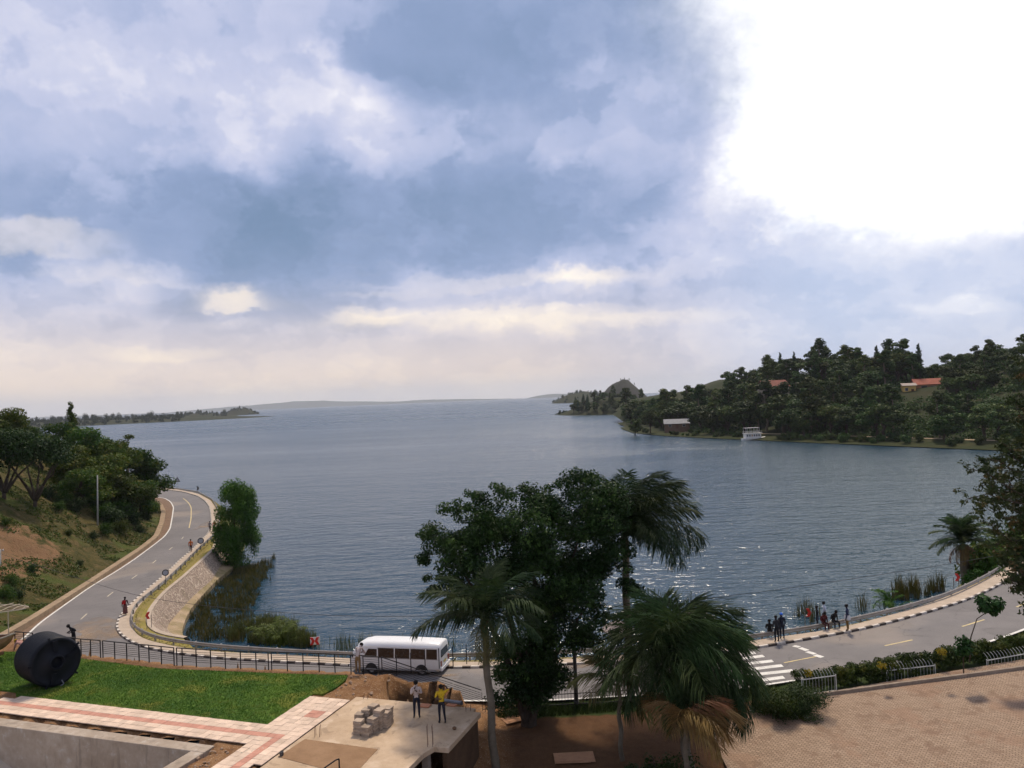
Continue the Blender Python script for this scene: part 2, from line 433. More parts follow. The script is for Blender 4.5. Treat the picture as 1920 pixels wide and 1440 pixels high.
HW_px = [(225,934),(280,934),(300,944),(306.7,958),(303,980),(293,1004),(264,1027),(227,1051),(162.5,1093),(89,1139),(35,1172),(0,1191),(-60,1225)]
HW = pline(up(HW_px, z=3.4), 0.8, 5)             # low wall below the hillside

def chunks(A, B, marks):         # strips between two lines, matched at given points
    out = []
    ia = [int(np.argmin(np.hypot(*(A[:, :2]-np.array(m[0][:2])).T))) for m in marks]
    ib = [int(np.argmin(np.hypot(*(B[:, :2]-np.array(m[1][:2])).T))) for m in marks]
    ia = [0]+ia+[len(A)-1]; ib = [0]+ib+[len(B)-1]
    for a0, a1, b0, b1 in zip(ia[:-1], ia[1:], ib[:-1], ib[1:]):
        n = max(a1-a0, b1-b0)+1
        out.append((resample(A[a0:a1+1], n=n), resample(B[b0:b1+1], n=n)))
    return out
Z3 = 3.0
marks = [(onz(395,978,Z3), onz(323,969,Z3)), (onz(315,1072,Z3), onz(232,1062,Z3)), (onz(229,1149,Z3), onz(110,1143,Z3)), (onz(215,1178,Z3), Vector((-41.5,62,3))),
         (onz(260,1213,Z3), Vector((-33,55.6,3))), (onz(509,1242,Z3), Vector((-18,51.7,3))), (onz(1084,1246,3.7), onz(1060,1311,3.7)), (onz(1590,1187,5), onz(1665,1245,5.1))]

# ---- asphalt
def m_asphalt():
    m, nt, b = new_mat('asphalt'); P = geo(nt)
    a = noise(P, 0.18, 4, 0.6); c = noise(P, 1.1, 4, 0.6); g = noise(P, 30.0, 3, 0.7)
    col = mixc((a*0.6+c*0.4).step(0.3, 0.7), (0.118,0.106,0.100), (0.160,0.143,0.134))
    col = mixc((noise(P, 0.09, 3, 0.5) - 0.55).step(0.0, 0.1)*0.55, col, (0.23,0.185,0.145))     # blown dust
    col = mixc((g-0.5).step(0.0, 0.25)*0.35, col, (0.22,0.21,0.2))
    vp_ = nt.nodes.new('ShaderNodeTexVoronoi'); vp_.inputs['Scale'].default_value = 0.16; nt.links.new(P.s, vp_.inputs['Vector'])
    hv = nt.nodes.new('ShaderNodeHueSaturation'); nt.links.new(col.s, hv.inputs['Color']); sc_ = nt.nodes.new('ShaderNodeSeparateXYZ'); nt.links.new(vp_.outputs['Color'], sc_.inputs[0])
    nt.links.new((X(sc_.outputs[0])*0.16 + 0.92).s, hv.inputs['Value']); col = X(hv.outputs[0])          # repair patches
    vc = nt.nodes.new('ShaderNodeTexVoronoi'); vc.feature = 'DISTANCE_TO_EDGE'; vc.inputs['Scale'].default_value = 0.42; nt.links.new(vm('ADD', P, vm('MULTIPLY', noise(P, 1.5, 3, .6, color=True), (.9,.9,0))).s, vc.inputs['Vector'])
    ck = (1.0-X(vc.outputs['Distance']).step(0.0, 0.022)) * (noise(P, 0.25, 2, .5)-0.5).step(0.0, 0.1)
    col = mixc(ck*0.55, col, (0.05,0.046,0.044))
    setc(nt, b, col); b.inputs['Roughness'].default_value = 0.78; b.inputs['Specular IOR Level'].default_value = 0.35
    bump(nt, b, g, 0.35, 0.01); return m
road_m = MB()
for A, B in chunks(K, L, marks):
    n = 5; prev = A
    for i in range(1, n+1):
        t = i/n; Q = A*(1-t) + B*t
        road_m.quad_strip(prev, Q); prev = Q
ROAD = road_m.build('road', m_asphalt(), kind='structure')

white_p = pm('road_paint_white', (0.72,0.69,0.62), (0.5,0.47,0.42), 2.5, 0.6)
yellow_p = pm('road_paint_yellow', (0.62,0.47,0.2), (0.4,0.32,0.17), 2.5, 0.6)
dust_m = pm('sandy_dust', (0.36,0.25,0.16), (0.27,0.19,0.12), 0.8, 0.95)
def ribbon(P, w, dz, name, mat, parent=ROAD, center=True):
    A = offset(P, w/2 if center else w); B = offset(P, -w/2 if center else 0)
    A = A.copy(); B = B.copy(); A[:, 2] += dz; B[:, 2] += dz
    m = MB(); m.quad_strip(A, B); return m.build(name, mat, parent)
ribbon(L, 0.2, 0.008, 'edge_line', white_p)
# centre line of the road
CEN = np.concatenate([(A+B)/2 for A, B in chunks(K, L, marks)]); CEN = pline(CEN, 0.4, 12)
cs = np.r_[0, np.cumsum(np.linalg.norm(np.diff(CEN, axis=0), axis=1))]
def stretch(s0, s1):
    i0, i1 = np.searchsorted(cs, s0), np.searchsorted(cs, s1); return CEN[i0:max(i1, i0+2)]
def s_at(px, py, z):
    p = onz(px, py, z); return cs[int(np.argmin(np.hypot(CEN[:, 0]-p.x, CEN[:, 1]-p.y)))]
sa, sb = s_at(342, 935, 3), s_at(358, 990, 3)
ribbon(stretch(sa, sb), 0.16, 0.008, 'centre_line', yellow_p)
for px, py in ((345,1008),(321,1028),(290,1052),(255,1080),(210,1113),(157,1155)):
    s = s_at(px, py, 3); ribbon(stretch(s-1.1, s+1.3), 0.13, 0.008, 'lane_dash', pm('lane_paint', (0.55,0.47,0.33), (0.36,0.31,0.24), 2.5, 0.7))
def flat_px(pts, z, name, mat, parent=None, dz=0.0, **kw):
    m = MB(); m.poly([onz(x, y, z)+Vector((0,0,dz)) for x, y in pts]); return m.build(name, mat, parent, **kw)
def road_z(x, y):
    i = int(np.argmin(np.hypot(CEN[:, 0]-x, CEN[:, 1]-y))); return CEN[i, 2]
def bar_world(a, b, w, name, mat, parent=ROAD, dz=0.012):
    P = resample([a, b], 0.8).copy()
    T = (P[-1]-P[0])[:2]; T /= np.linalg.norm(T); nrm = np.array([-T[1], T[0]])*w/2
    A = P.copy(); B = P.copy(); A[:, :2] += nrm; B[:, :2] -= nrm
    for Q in (A, B):
        for q in Q: q[2] = surf_z(q[0], q[1]) + dz
    m = MB(); m.quad_strip(A, B); return m.build(name, mat, parent)
_rv = np.array(road_m.v)
from mathutils.bvhtree import BVHTree
_bvh = BVHTree.FromPolygons([Vector(v) for v in road_m.v], road_m.f)
def surf_z(x, y):
    h = _bvh.ray_cast(Vector((x, y, 50)), Vector((0, 0, -1)))
    return h[0].z if h[0] is not None else road_z(x, y)
for (x0, y0), (x1, y1) in (((1505,1272),(1568,1254)),((1659,1211),(1711,1200)),((1804,1175),(1846,1162)),((1906,1138),(1940,1124))):
    bar_world(onz(x0, y0, zr_px(x0)), onz(x1, y1, zr_px(x1)), 0.14, 'lane_dash', yellow_p)
bar_world(onz(1470,1242.5,4.7), onz(1532,1232,4.8), 0.13, 'lane_dash', yellow_p)
# stop bar of four dashes and the zebra crossing
for x0, y0, x1, y1 in ((1488,1211,1499,1213.5),(1500,1215,1514,1220),(1513,1222,1528,1226.5),(1528,1228,1542,1232.5)):
    bar_world(onz(x0, y0, zr_px(x0)), onz(x1, y1, zr_px(x1)), 0.34, 'stop_line_dash', white_p, dz=0.014)
for x0, y0, x1, y1 in ((1385,1227,1416,1224),(1388,1236,1432,1230),(1390,1246,1449,1239.5),(1392,1257,1467,1248),(1398,1267,1487,1257.5),(1402,1279,1470,1270)):
    bar_world(onz(x0, y0, zr_px(x0)), onz(x1, y1, zr_px(x1)), 0.48, 'zebra_stripe', white_p)
# dusty sand washed on to the asphalt in the bend
def drift(cx, cy, z, rx, ry, name, rot=0.0):
    c = onz(cx, cy, z); m = MB(); pts = []
    for k in range(28):
        a = 2*math.pi*k/28; r = 1+0.22*math.sin(3*a+cx)+0.12*math.sin(5*a)
        x = rx*r*math.cos(a); y = ry*r*math.sin(a)
        X_ = c.x + x*math.cos(rot) - y*math.sin(rot); Y_ = c.y + x*math.sin(rot) + y*math.cos(rot)
        pts.append((X_, Y_, surf_z(X_, Y_)+0.006))
    b0 = len(m.v); m.v += pts + [(c.x, c.y, surf_z(c.x, c.y)+0.02)]
    for k in range(28): m.f.append((b0+k, b0+(k+1) % 28, b0+28)); m.mi.append(0)
    return m.build(name, M_SAND, ROAD)
def m_sand():
    m = bpy.data.materials.new('sand_film'); m.use_nodes = True; nt = m.node_tree; nt.nodes.clear(); X.nt = nt
    P = geo(nt); b = nt.nodes.new('ShaderNodeBsdfPrincipled'); b.inputs['Roughness'].default_value = 0.95
    setc(nt, b, mixc(noise(P, 2.0, 4, 0.6), (0.27,0.19,0.125), (0.36,0.26,0.17)))
    t = nt.nodes.new('ShaderNodeBsdfTransparent'); mx = nt.nodes.new('ShaderNodeMixShader')
    at = nt.nodes.new('ShaderNodeTexCoord')
    nt.links.new(((noise(P, 0.35, 4, 0.6)-0.36).step(0.0, 0.35)*0.62).s, mx.inputs[0])
    nt.links.new(t.outputs[0], mx.inputs[1]); nt.links.new(b.outputs[0], mx.inputs[2])
    o = nt.nodes.new('ShaderNodeOutputMaterial'); nt.links.new(mx.outputs[0], o.inputs[0]); return m
M_SAND = m_sand()
drift(196,1178,3,2.6,4.4,'sand_drift',0.5); drift(385,985,3,1.2,3.5,'sand_drift',0.15); drift(1000,1256,3.5,7.0,0.6,'sand_drift',-0.05); drift(205,1188,3.0,2.8,2.2,'sand_drift',0.5)

# ---- pavement, kerb stones, verge
pave_m = pm('pavement_concrete', (0.46,0.365,0.275), (0.35,0.28,0.21), 1.2, 0.9, 0.2, 0.3)
kw = 0.18
Kin = offset(K, 0.0); Kin[:, 2] += 0.12
def hgt(P, dz): Q = P.copy(); Q[:, 2] += dz; return Q
pv = MB()
Klake = offset(K, kw); Klake[:, 2] += 0.125      # lake lies to the left of travel (far left -> right)
for A, B in chunks(Klake, S, [(onz(395,978,3), onz(412,978,3.1)), (onz(315,1072,3), onz(320,1081,3.1)), (onz(215,1178,3), onz(247,1172,3.1)), (onz(300,1223,3), onz(325,1212,3.1)), (onz(904,1253,3.25), onz(904,1241,3.3)), (onz(1590,1187,5), onz(1595,1173,5.1))]):
    pv.quad_strip(A, (A+B)/2); pv.quad_strip((A+B)/2, B)
PAVE = pv.build('pavement', pave_m, kind='structure')
kerb_w = pm('kerb_paint_white', (0.66,0.60,0.52), (0.42,0.36,0.30), 5.0, 0.75)
kerb_b = pm('kerb_paint_black', (0.045,0.035,0.03), (0.10,0.075,0.06), 5.0, 0.75)
KR = MB()
KERB = bpy.data.objects.new('kerb', None); COL.objects.link(KERB); KERB['kind'] = 'structure'
ks = resample(K, 0.62)
far = MB(); cnt = 0
for i in range(len(ks)-1):
    a, b = Vector(ks[i]), Vector(ks[i+1]); mid = (a+b)/2
    T = (b-a).normalized(); nrm = Vector((-T.y, T.x, 0))
    c = mid + nrm*(kw/2) + Vector((0, 0, -0.06+random.uniform(-.006, .006)))
    dark = (i//1) % 2
    tgt = far if mid.y > 96 or mid.x > 46 else MB()
    tgt.cur = dark if tgt is far else 0
    tgt.beam(c - T*0.302, c + T*0.302, kw, 0.38)
    if tgt is not far:
        tgt.build('kerb_stone', kerb_b if dark else kerb_w, KERB); cnt += 1
far.build('kerb_stone_row', [kerb_w, kerb_b], KERB, kind='stuff')

grass_dry = pm('verge_grass', (0.17,0.15,0.035), (0.25,0.185,0.075), 1.6, 0.95, 0.1, 0.8, 0.05, fine=9.0)
soil_m = pm('red_soil', (0.24,0.135,0.068), (0.15,0.085,0.045), 1.2, 0.95, 0.1, 0.9, 0.06)
RB = RAIL.copy(); RB[:, 2] -= 0.54               # ground line under the barrier
V_ = offset(RB, 0.7); V_[:, 2] -= 0.25
vg = MB()
for A, B in chunks(S, V_, [(onz(412,978,3.1), V_[int(np.argmin(np.hypot(V_[:,0]-onz(412,975,3.5).x, V_[:,1]-onz(412,975,3.5).y)))]), (onz(320,1081,3.1), onz(309,1087,3.5)), (onz(247,1172,3.1), onz(246,1158,3.5)), (onz(325,1212,3.1), onz(352,1202,3.5)), (onz(904,1241,3.3), onz(904,1223,3.7)), (onz(1595,1173,5.1), onz(1617,1153,5.5))]):
    A = A.copy(); A[:, 2] -= 0.02
    vg.quad_strip(A, B)
VERGE = vg.build('grass_verge', grass_dry, kind='structure')
# bank down into the lake beyond the barrier
i_b = int(np.argmin(np.hypot(V_[:, 0]-onz(352,1202,3.5).x, V_[:, 1]-onz(352,1202,3.5).y)))
bank = MB()
A = V_[i_b:]; B1 = offset(A, 3.2); B1[:, 2] = np.maximum(A[:, 2]-2.2, 0.25) ; B2 = offset(A, 8.0); B2[:, 2] = -1.5
B1 = smooth(B1, 10); B2 = smooth(B2, 20)
bank.quad_strip(A, B1); bank.quad_strip(B1, B2)
i_f = int(np.argmin(np.hypot(V_[:, 0]-onz(398,1003,3.5).x, V_[:, 1]-onz(398,1003,3.5).y)))
A = V_[:i_f]; B1 = offset(A, 2.5); B1[:, 2] = 0.5; B2 = offset(A, 5.0); B2[:, 2] = -1.5
bank.quad_strip(A, B1); bank.quad_strip(B1, B2)
bank.build('lake_bank', pm('bank_grass', (0.075,0.10,0.025), (0.14,0.11,0.05), 0.7, 0.95, 0.1, 0.9, 0.1, fine=6.0), kind='structure')

# ---- pitched stone wall and concrete apron beside the inlet
WT_px = [(412,1000),(406,1022),(400,1033),(375.5,1055.5),(344,1084),(313,1109),(295.5,1129),(284,1147),(281,1160),(286,1176),(303,1187),(335,1193),(352,1195)]
TOE_px = [(432,1035),(418,1056),(411,1064),(398,1087),(362,1118),(335.5,1147),(318,1167),(312,1178),(315,1184),(324,1189),(338,1193.5),(348,1195.5),(354,1197)]
AP_px = [(448,1050),(436,1064),(429,1069),(404,1090),(380,1115.5),(362,1135.5),(349,1158),(342,1178),(341,1187),(343,1192),(346,1195),(351,1197),(356,1199)]
WT = smooth(resample(up(WT_px, z=2.75), n=60), 3)
TOE = smooth(resample(up(TOE_px, z=0.85), n=60), 3); AP = smooth(resample(up(AP_px, z=0.55), n=60), 3)
def m_stone():
    m, nt, b = new_mat('pitched_stone'); P = geo(nt)
    v = nt.nodes.new('ShaderNodeTexVoronoi'); v.feature = 'DISTANCE_TO_EDGE'; v.inputs['Scale'].default_value = 2.0; nt.links.new((vm('ADD', P, vm('MULTIPLY', noise(P, 2.0, 2, .5, color=True), (.3,.3,.3)))).s, v.inputs['Vector'])
    e = X(v.outputs['Distance']).step(0.02, 0.12)
    v2 = nt.nodes.new('ShaderNodeTexVoronoi'); v2.inputs['Scale'].default_value = 2.6; nt.links.new(P.s, v2.inputs['Vector'])
    s1 = mixc(noise(P, 1.7, 4, 0.7), (0.12,0.080,0.058), (0.34,0.25,0.185))
    col = mixc(e, mixc(noise(P, 3.0, 2, .5), (0.50,0.40,0.30), (0.36,0.28,0.21)), s1)
    col = mixc((noise(P, 0.5, 3, 0.6)-0.55).step(0, .15)*0.5, col, (0.13,0.10,0.05))
    setc(nt, b, col); b.inputs['Roughness'].default_value = 0.92
    bump(nt, b, e*0.7 + noise(P, 7.0, 4, 0.6)*0.5, 0.9, 0.07); return m
wl = root('stone_retaining_wall', 'sloping stone pitched retaining wall between road and reedy inlet', 'wall')
wm = MB(); prev = WT
for i in range(1, 7):
    t = i/6; Q = WT*(1-t)+TOE*t; wm.quad_strip(prev, Q); prev = Q
wm.build('stone_face', m_stone(), wl)
conc_l = pm('pale_concrete', (0.46,0.37,0.28), (0.33,0.265,0.2), 1.6, 0.9, 0.2, 0.4)
cp = MB(); W0 = offset(WT, -0.42)
if np.hypot(*(W0[20,:2]-TOE[20,:2])) < np.hypot(*(WT[20,:2]-TOE[20,:2])): W0 = offset(WT, 0.42)
hi = 0.09
cp.quad_strip(hgt(WT, hi), hgt(W0, hi)); cp.quad_strip(hgt(WT, hi), hgt(WT, -0.15)); cp.quad_strip(hgt(W0, hi), hgt(W0, -0.3))
cp.build('coping', conc_l, wl)
ap = MB(); ap.quad_strip(TOE, AP); ap.quad_strip(AP, np.c_[AP[:, :2], np.full(len(AP), -1.2)])
ap.build('apron', pm('stained_concrete', (0.40,0.29,0.19), (0.16,0.13,0.05), 0.55, 0.92, 0.2, 0.5), wl)
# grass strip between barrier and wall top
i0 = int(np.argmin(np.hypot(V_[:, 0]-onz(402,1000,3.5).x, V_[:, 1]-onz(402,1000,3.5).y)))
gs = MB(); n = 60
GA = resample(V_[i0-2:i_b+1], n=n); GB = resample(W0, n=n)
g_prev = GA
for i in range(1, 4):
    t = i/3; Q = GA*(1-t)+GB*t; Q[:, 2] += 0.0; gs.quad_strip(g_prev, Q); g_prev = Q
gs.build('grass_strip', pm('strip_grass', (0.20,0.185,0.035), (0.30,0.22,0.085), 1.3, 0.95, 0.1, 0.8, 0.05, fine=9.0), kind='structure')

# ---- low wall and shoulder under the hillside
sh = MB(); nH = 160
iH = int(np.argmin(np.hypot(L[:, 0]-L1[-1].x, L[:, 1]-L1[-1].y)))
SA = resample(L[:iH+8], n=nH); SBB = resample(HW[:-6], n=nH)
SM = SA*0.25+SBB*0.75
SA_ = hgt(SA, -0.01); SM[:, 2] = 2.93
sh.quad_strip(SA_, SM); SD = SBB.copy(); SD[:, 2] = 2.7; sh.quad_strip(SM, SD)
sh.build('road_shoulder', pm('shoulder_soil', (0.22,0.145,0.095), (0.15,0.10,0.07), 1.0, 0.95, 0.1, 0.5, 0.03), kind='structure')
lw = root('roadside_kerb_wall', 'low concrete wall edging the road below the green hillside', 'wall')
wb = MB(); H2 = offset(HW, -0.38)
wb.quad_strip(HW, H2); wb.quad_strip(HW, np.c_[HW[:, :2], np.full(len(HW), 2.4)]); wb.quad_strip(H2, np.c_[H2[:, :2], np.full(len(H2), 2.9)])
H2b = offset(HW, 0.38); wb.quad_strip(HW, H2b); wb.quad_strip(H2b, np.c_[H2b[:, :2], np.full(len(H2b), 2.5)])
wb.build('wall_body', pm('old_wall_concrete', (0.36,0.26,0.165), (0.22,0.155,0.095), 1.2, 0.92, 0.2, 0.5), lw)

# ---- lake
def m_water():
    m, nt, b = new_mat('lake_water'); P = geo(nt)
    sp = nt.nodes.new('ShaderNodeSeparateXYZ'); nt.links.new(P.s, sp.inputs[0])
    x, y = X(sp.outputs[0]), X(sp.outputs[1])
    # wind waves run roughly across the view, crests lie along x
    Pw = vec(x*0.42 + y*0.10, y*1.0 - x*0.06, 0.0)
    n1 = noise(Pw, 0.55, 3, 0.55, w=0.4); n2 = noise(Pw, 1.7, 3, 0.6, w=2.4)
    n3 = noise(vec(x*0.35, y, 0.0), 0.11, 2, 0.5, w=5.0)
    gust = noise(vec(x*0.25, y*1.0, 0.0), 0.012, 3, 0.55, w=7.7)
    far = (y-90.0).step(0.0, 900.0)
    h = n1*1.0 + n2*0.35 + n3*0.9
    setc(nt, b, (0.010,0.038,0.062))
    b.inputs['IOR'].default_value = 1.333
    nt.links.new(((gust-0.5)*0.14 + far*0.10 + 0.17).s, b.inputs['Roughness'])
    bm_ = nt.nodes.new('ShaderNodeBump'); nt.links.new(h.s, bm_.inputs['Height'])
    bm_.inputs['Distance'].default_value = 0.62
    nt.links.new(((gust-0.35).step(0.0, 0.3)*0.35 + 0.65).s, bm_.inputs['Strength'])
    nt.links.new(bm_.outputs[0], b.inputs['Normal'])
    return m
lk = MB()
xs = [-15000,-6000,-1500,-300,-60,0,60,300,1500,6000,15000]; ys = [20,60,150,400,1200,4000,9000,15500]
for j in range(len(ys)-1):
    lk.quad_strip([(x, ys[j], 0) for x in xs], [(x, ys[j+1], 0) for x in xs])
_me = lk.mesh('lake', m_water()); _bm = bmesh.new(); _bm.from_mesh(_me); bmesh.ops.remove_doubles(_bm, verts=_bm.verts, dist=0.01); bmesh.ops.recalc_face_normals(_bm, faces=_bm.faces); _bm.to_mesh(_me); _bm.free()
LAKE = link('lake', _me, kind='structure')

# ---- hillside on the left
def hill_z(x, y):
    xy = np.stack([np.ravel(x), np.ravel(y)], 1); d, s, _ = dist_poly(xy, HW)
    d = np.where(s < 0, d, -d)                    # inland lies to the right of travel
    z = np.where(d > 0, 3.1 + 0.22*np.minimum(d, 2.5) + 0.66*np.clip(d-2.5, 0, 26) + 0.16*np.clip(d-28.5, 0, 60), 2.3 + 1.2*np.clip(d, -2, 0))
    n = vnoise(xy[:, 0], xy[:, 1], 0.11, 3.3)*1.3 + vnoise(xy[:, 0], xy[:, 1], 0.45, 8.1)*0.35
    z = z + n*np.clip(d/6, 0, 1)
    return z.reshape(np.shape(x)), d.reshape(np.shape(x))
gx = np.arange(-150, -37, 1.0); gy = np.arange(52, 232, 1.0)
GX, GY = np.meshgrid(gx, gy); GZ, GD = hill_z(GX, GY)
def grid_mesh(GX, GY, GZ, keep, name, mat):
    V = np.stack([GX, GY, GZ], -1).reshape(-1, 3); ny, nx = GX.shape
    idx = np.arange(ny*nx).reshape(ny, nx)
    Q = np.stack([idx[:-1, :-1], idx[:-1, 1:], idx[1:, 1:], idx[1:, :-1]], -1).reshape(-1, 4)
    k = keep.ravel(); Q = Q[k[Q].all(1)]
    used = np.unique(Q); remap = -np.ones(len(V), int); remap[used] = np.arange(len(used))
    return raw_mesh(name, V[used], remap[Q], mat, True)
def m_hill():
    m, nt, b = new_mat('hill_ground'); P = geo(nt)
    a = noise(P, 0.14, 4, 0.6); c = noise(P, 0.8, 5, 0.65); g = noise(P, 5.0, 3, 0.6)
    col = mixc((c*0.6+g*0.4).step(0.32, 0.68), (0.034,0.038,0.010), (0.095,0.072,0.026))
    col = mixc((a-0.48).step(0, 0.12)*0.8, col, mixc(g, (0.036,0.055,0.011), (0.075,0.095,0.02)))
    sp = nt.nodes.new('ShaderNodeSeparateXYZ'); nt.links.new(P.s, sp.inputs[0])
    z_ = X(sp.outputs[2]); y_ = X(sp.outputs[1])
    # bare red cut slope above the road bend
    cut = (1.0-X.m('ABSOLUTE', z_-7.6).step(1.2, 4.0)) * (1.0-(y_-88.0).step(0.0, 12.0))
    col = mixc((cut*0.85 + (c-0.55)*1.8).step(0.25, 0.65), col, mixc(g*0.5+c*0.5, (0.10,0.055,0.028), (0.25,0.145,0.075)))
    col = mixc((noise(P, 1.1, 3, .6)-0.55).step(0, .1)*0.5, col, (0.15,0.10,0.05))
    setc(nt, b, col); b.inputs['Roughness'].default_value = 0.95; b.inputs['Specular IOR Level'].default_value = 0.1
    bump(nt, b, c*0.6+g*0.4, 1.0, 0.35); return m
def bil(gx, gy, G, x, y):        # quick height lookup on a grid
    fx = np.clip((np.asarray(x)-gx[0])/(gx[1]-gx[0]), 0, len(gx)-1.001); fy = np.clip((np.asarray(y)-gy[0])/(gy[1]-gy[0]), 0, len(gy)-1.001)
    i, j = fx.astype(int), fy.astype(int); a, b = fx-i, fy-j
    return G[j, i]*(1-a)*(1-b) + G[j, i+1]*a*(1-b) + G[j+1, i]*(1-a)*b + G[j+1, i+1]*a*b
HGX, HGY = gx.copy(), gy.copy()
_hm = grid_mesh(GX, GY, GZ, GD > -1.6, 'hillside', m_hill())
link('hillside', _hm, kind='structure')

# ---- ground between the building and the road
ZP = 6.8
O_ = Vector((-12.44, 37.30, 0)); U_ = Vector((0.946, -0.3245, 0)); Vv = Vector((-0.3245, -0.946, 0))
def uv(u, v, z=ZP): p = O_ + U_*u + Vv*v; return Vector((p.x, p.y, z))
FB_px = [(-40,1205),(62,1214),(111,1221),(152,1226),(192,1229.5),(238,1234.5),(282,1239),(325,1244),(368,1247),(422,1250),(509,1253),(598,1256),(657,1259),(717,1264)]
FB = [onz(x, y, ZP) for x, y in FB_px]
ctrl = []
Lnear = L[iH:]
for p in Lnear[::3]: ctrl.append((p[0], p[1], p[2]-0.16))
for p in offset(Lnear, -0.9)[::3]: ctrl.append((p[0], p[1], p[2]-0.10))
for p in offset(Lnear, 1.5)[::3]: ctrl.append((p[0], p[1], p[2]-0.5))
for p in resample(FB, 1.2): ctrl += [(p[0], p[1]+0.25, ZP-0.12), (p[0]-0.3, p[1]-1.2, ZP-0.06), (p[0]-.6, p[1]-3, ZP-0.06)]
for u in np.arange(-40, 1.9, 2.0):
    for v in (-8, -6, -4, -2, 0): ctrl.append((*uv(u, v)[:2], ZP-0.06))
for u in np.arange(-40, 2.6, 1.5): ctrl += [(*uv(u, 1.0)[:2], ZP-0.08), (*uv(u, 2.05)[:2], ZP-0.08)]
for v in np.arange(2.5, 9, 1.2): ctrl += [(*uv(-0.7, v)[:2], ZP-0.1), (*uv(0.6, v)[:2], ZP-0.08), (*uv(2.0, v)[:2], ZP-0.08)]
for u in np.arange(-40, -1.6, 2.0):
    for v in (3.3, 5, 8, 12): ctrl.append((*uv(u, v)[:2], 3.6))
for u in (3, 5, 7): ctrl += [(*uv(u, -3.0)[:2], 4.0), (*uv(u, 0)[:2], 4.0), (*uv(u, 3)[:2], 4.0)]
for p in resample(FB[2:], 0.45): ctrl += [(p[0]+.08, p[1]+.25, ZP-.14), (p[0], p[1]-.3, ZP-.08), (p[0]+.25, p[1]+.95, 3.6), (p[0]+.45, p[1]+1.7, 3.0), (p[0]+.6, p[1]+2.6, 2.85)]
for t in np.linspace(.15, 1, 7): ctrl += [(-7.4+4.9*t, 44.7+1.6*t, 3.4), (-7.0+4.9*t, 45.6+1.5*t, 3.0)]
# excavated pit behind the slab, spoil heap beside it
for x, y, z in [(-9.3,43.2,6.85),(-8.6,42.3,7.0),(-7.7,42.9,7.05),(-7.9,41.5,6.8),(-9.6,41.8,6.8),(-7.0,41.9,6.7),(-8.9,40.9,6.72),(-7.9,40.75,6.7),(-7.0,43.4,6.5),
                (-6.2,41.7,4.6),(-5.4,41.4,4.2),(-4.6,41.2,4.3),(-6.4,40.8,5.4),(-5.2,40.4,4.4),(-4.2,40.2,4.6),(-5.6,42.9,5.6),(-4.6,43.2,5.2),(-3.6,42.3,4.7),(-2.6,41.2,4.9),
                (-5.8,44.0,5.9),(-4.2,44.6,4.9),(-2.7,45.2,4.0),(-3.0,43.6,4.4),(-1.6,43.2,4.1),(-2.2,39.4,5.0),(-1.4,40.4,4.3),(-3.3,39.3,5.6)]: ctrl.append((x, y, z))
for x in np.arange(-1, 10, 1.5):
    for y in np.arange(24, 45, 2.0): ctrl.append((x, y, 4.0 + 0.06*max(0, x-4)))
for x, y in ((1029,1324),(1060,1330),(1110,1322),(1180,1318)): p = onz(x, y, 4.0); ctrl.append((p.x, p.y, 4.0))
def plaza_z(x): return float(np.interp(x, [10, 14, 30, 60], [4.55, 4.9, 5.35, 5.6]))
for x in np.arange(10.5, 60, 2.0):
    for y in np.arange(22, 43 if x > 14 else 41, 2.0): ctrl.append((x, y, plaza_z(x)-0.08))
ctrl = np.array(ctrl)
def near_z(x, y):
    xs, ys = np.ravel(x), np.ravel(y); out = np.zeros(len(xs))
    for i in range(0, len(xs), 2000):
        d2 = (xs[i:i+2000, None]-ctrl[:, 0])**2 + (ys[i:i+2000, None]-ctrl[:, 1])**2 + 0.01
        w = d2**-2.2; out[i:i+2000] = (w@ctrl[:, 2])/w.sum(1)
    return out.reshape(np.shape(x))
gx = np.arange(-62, 64, 0.45); gy = np.arange(19, 68, 0.45)
NX, NY = np.meshgrid(gx, gy); NZ = near_z(NX, NY)
npoly = [(p[0], p[1]) for p in offset(Lnear, 1.0)] + [(70, 15), (-70, 15), (-70, 66)]
keep = inpoly(np.stack([NX.ravel(), NY.ravel()], 1), npoly).reshape(NX.shape)
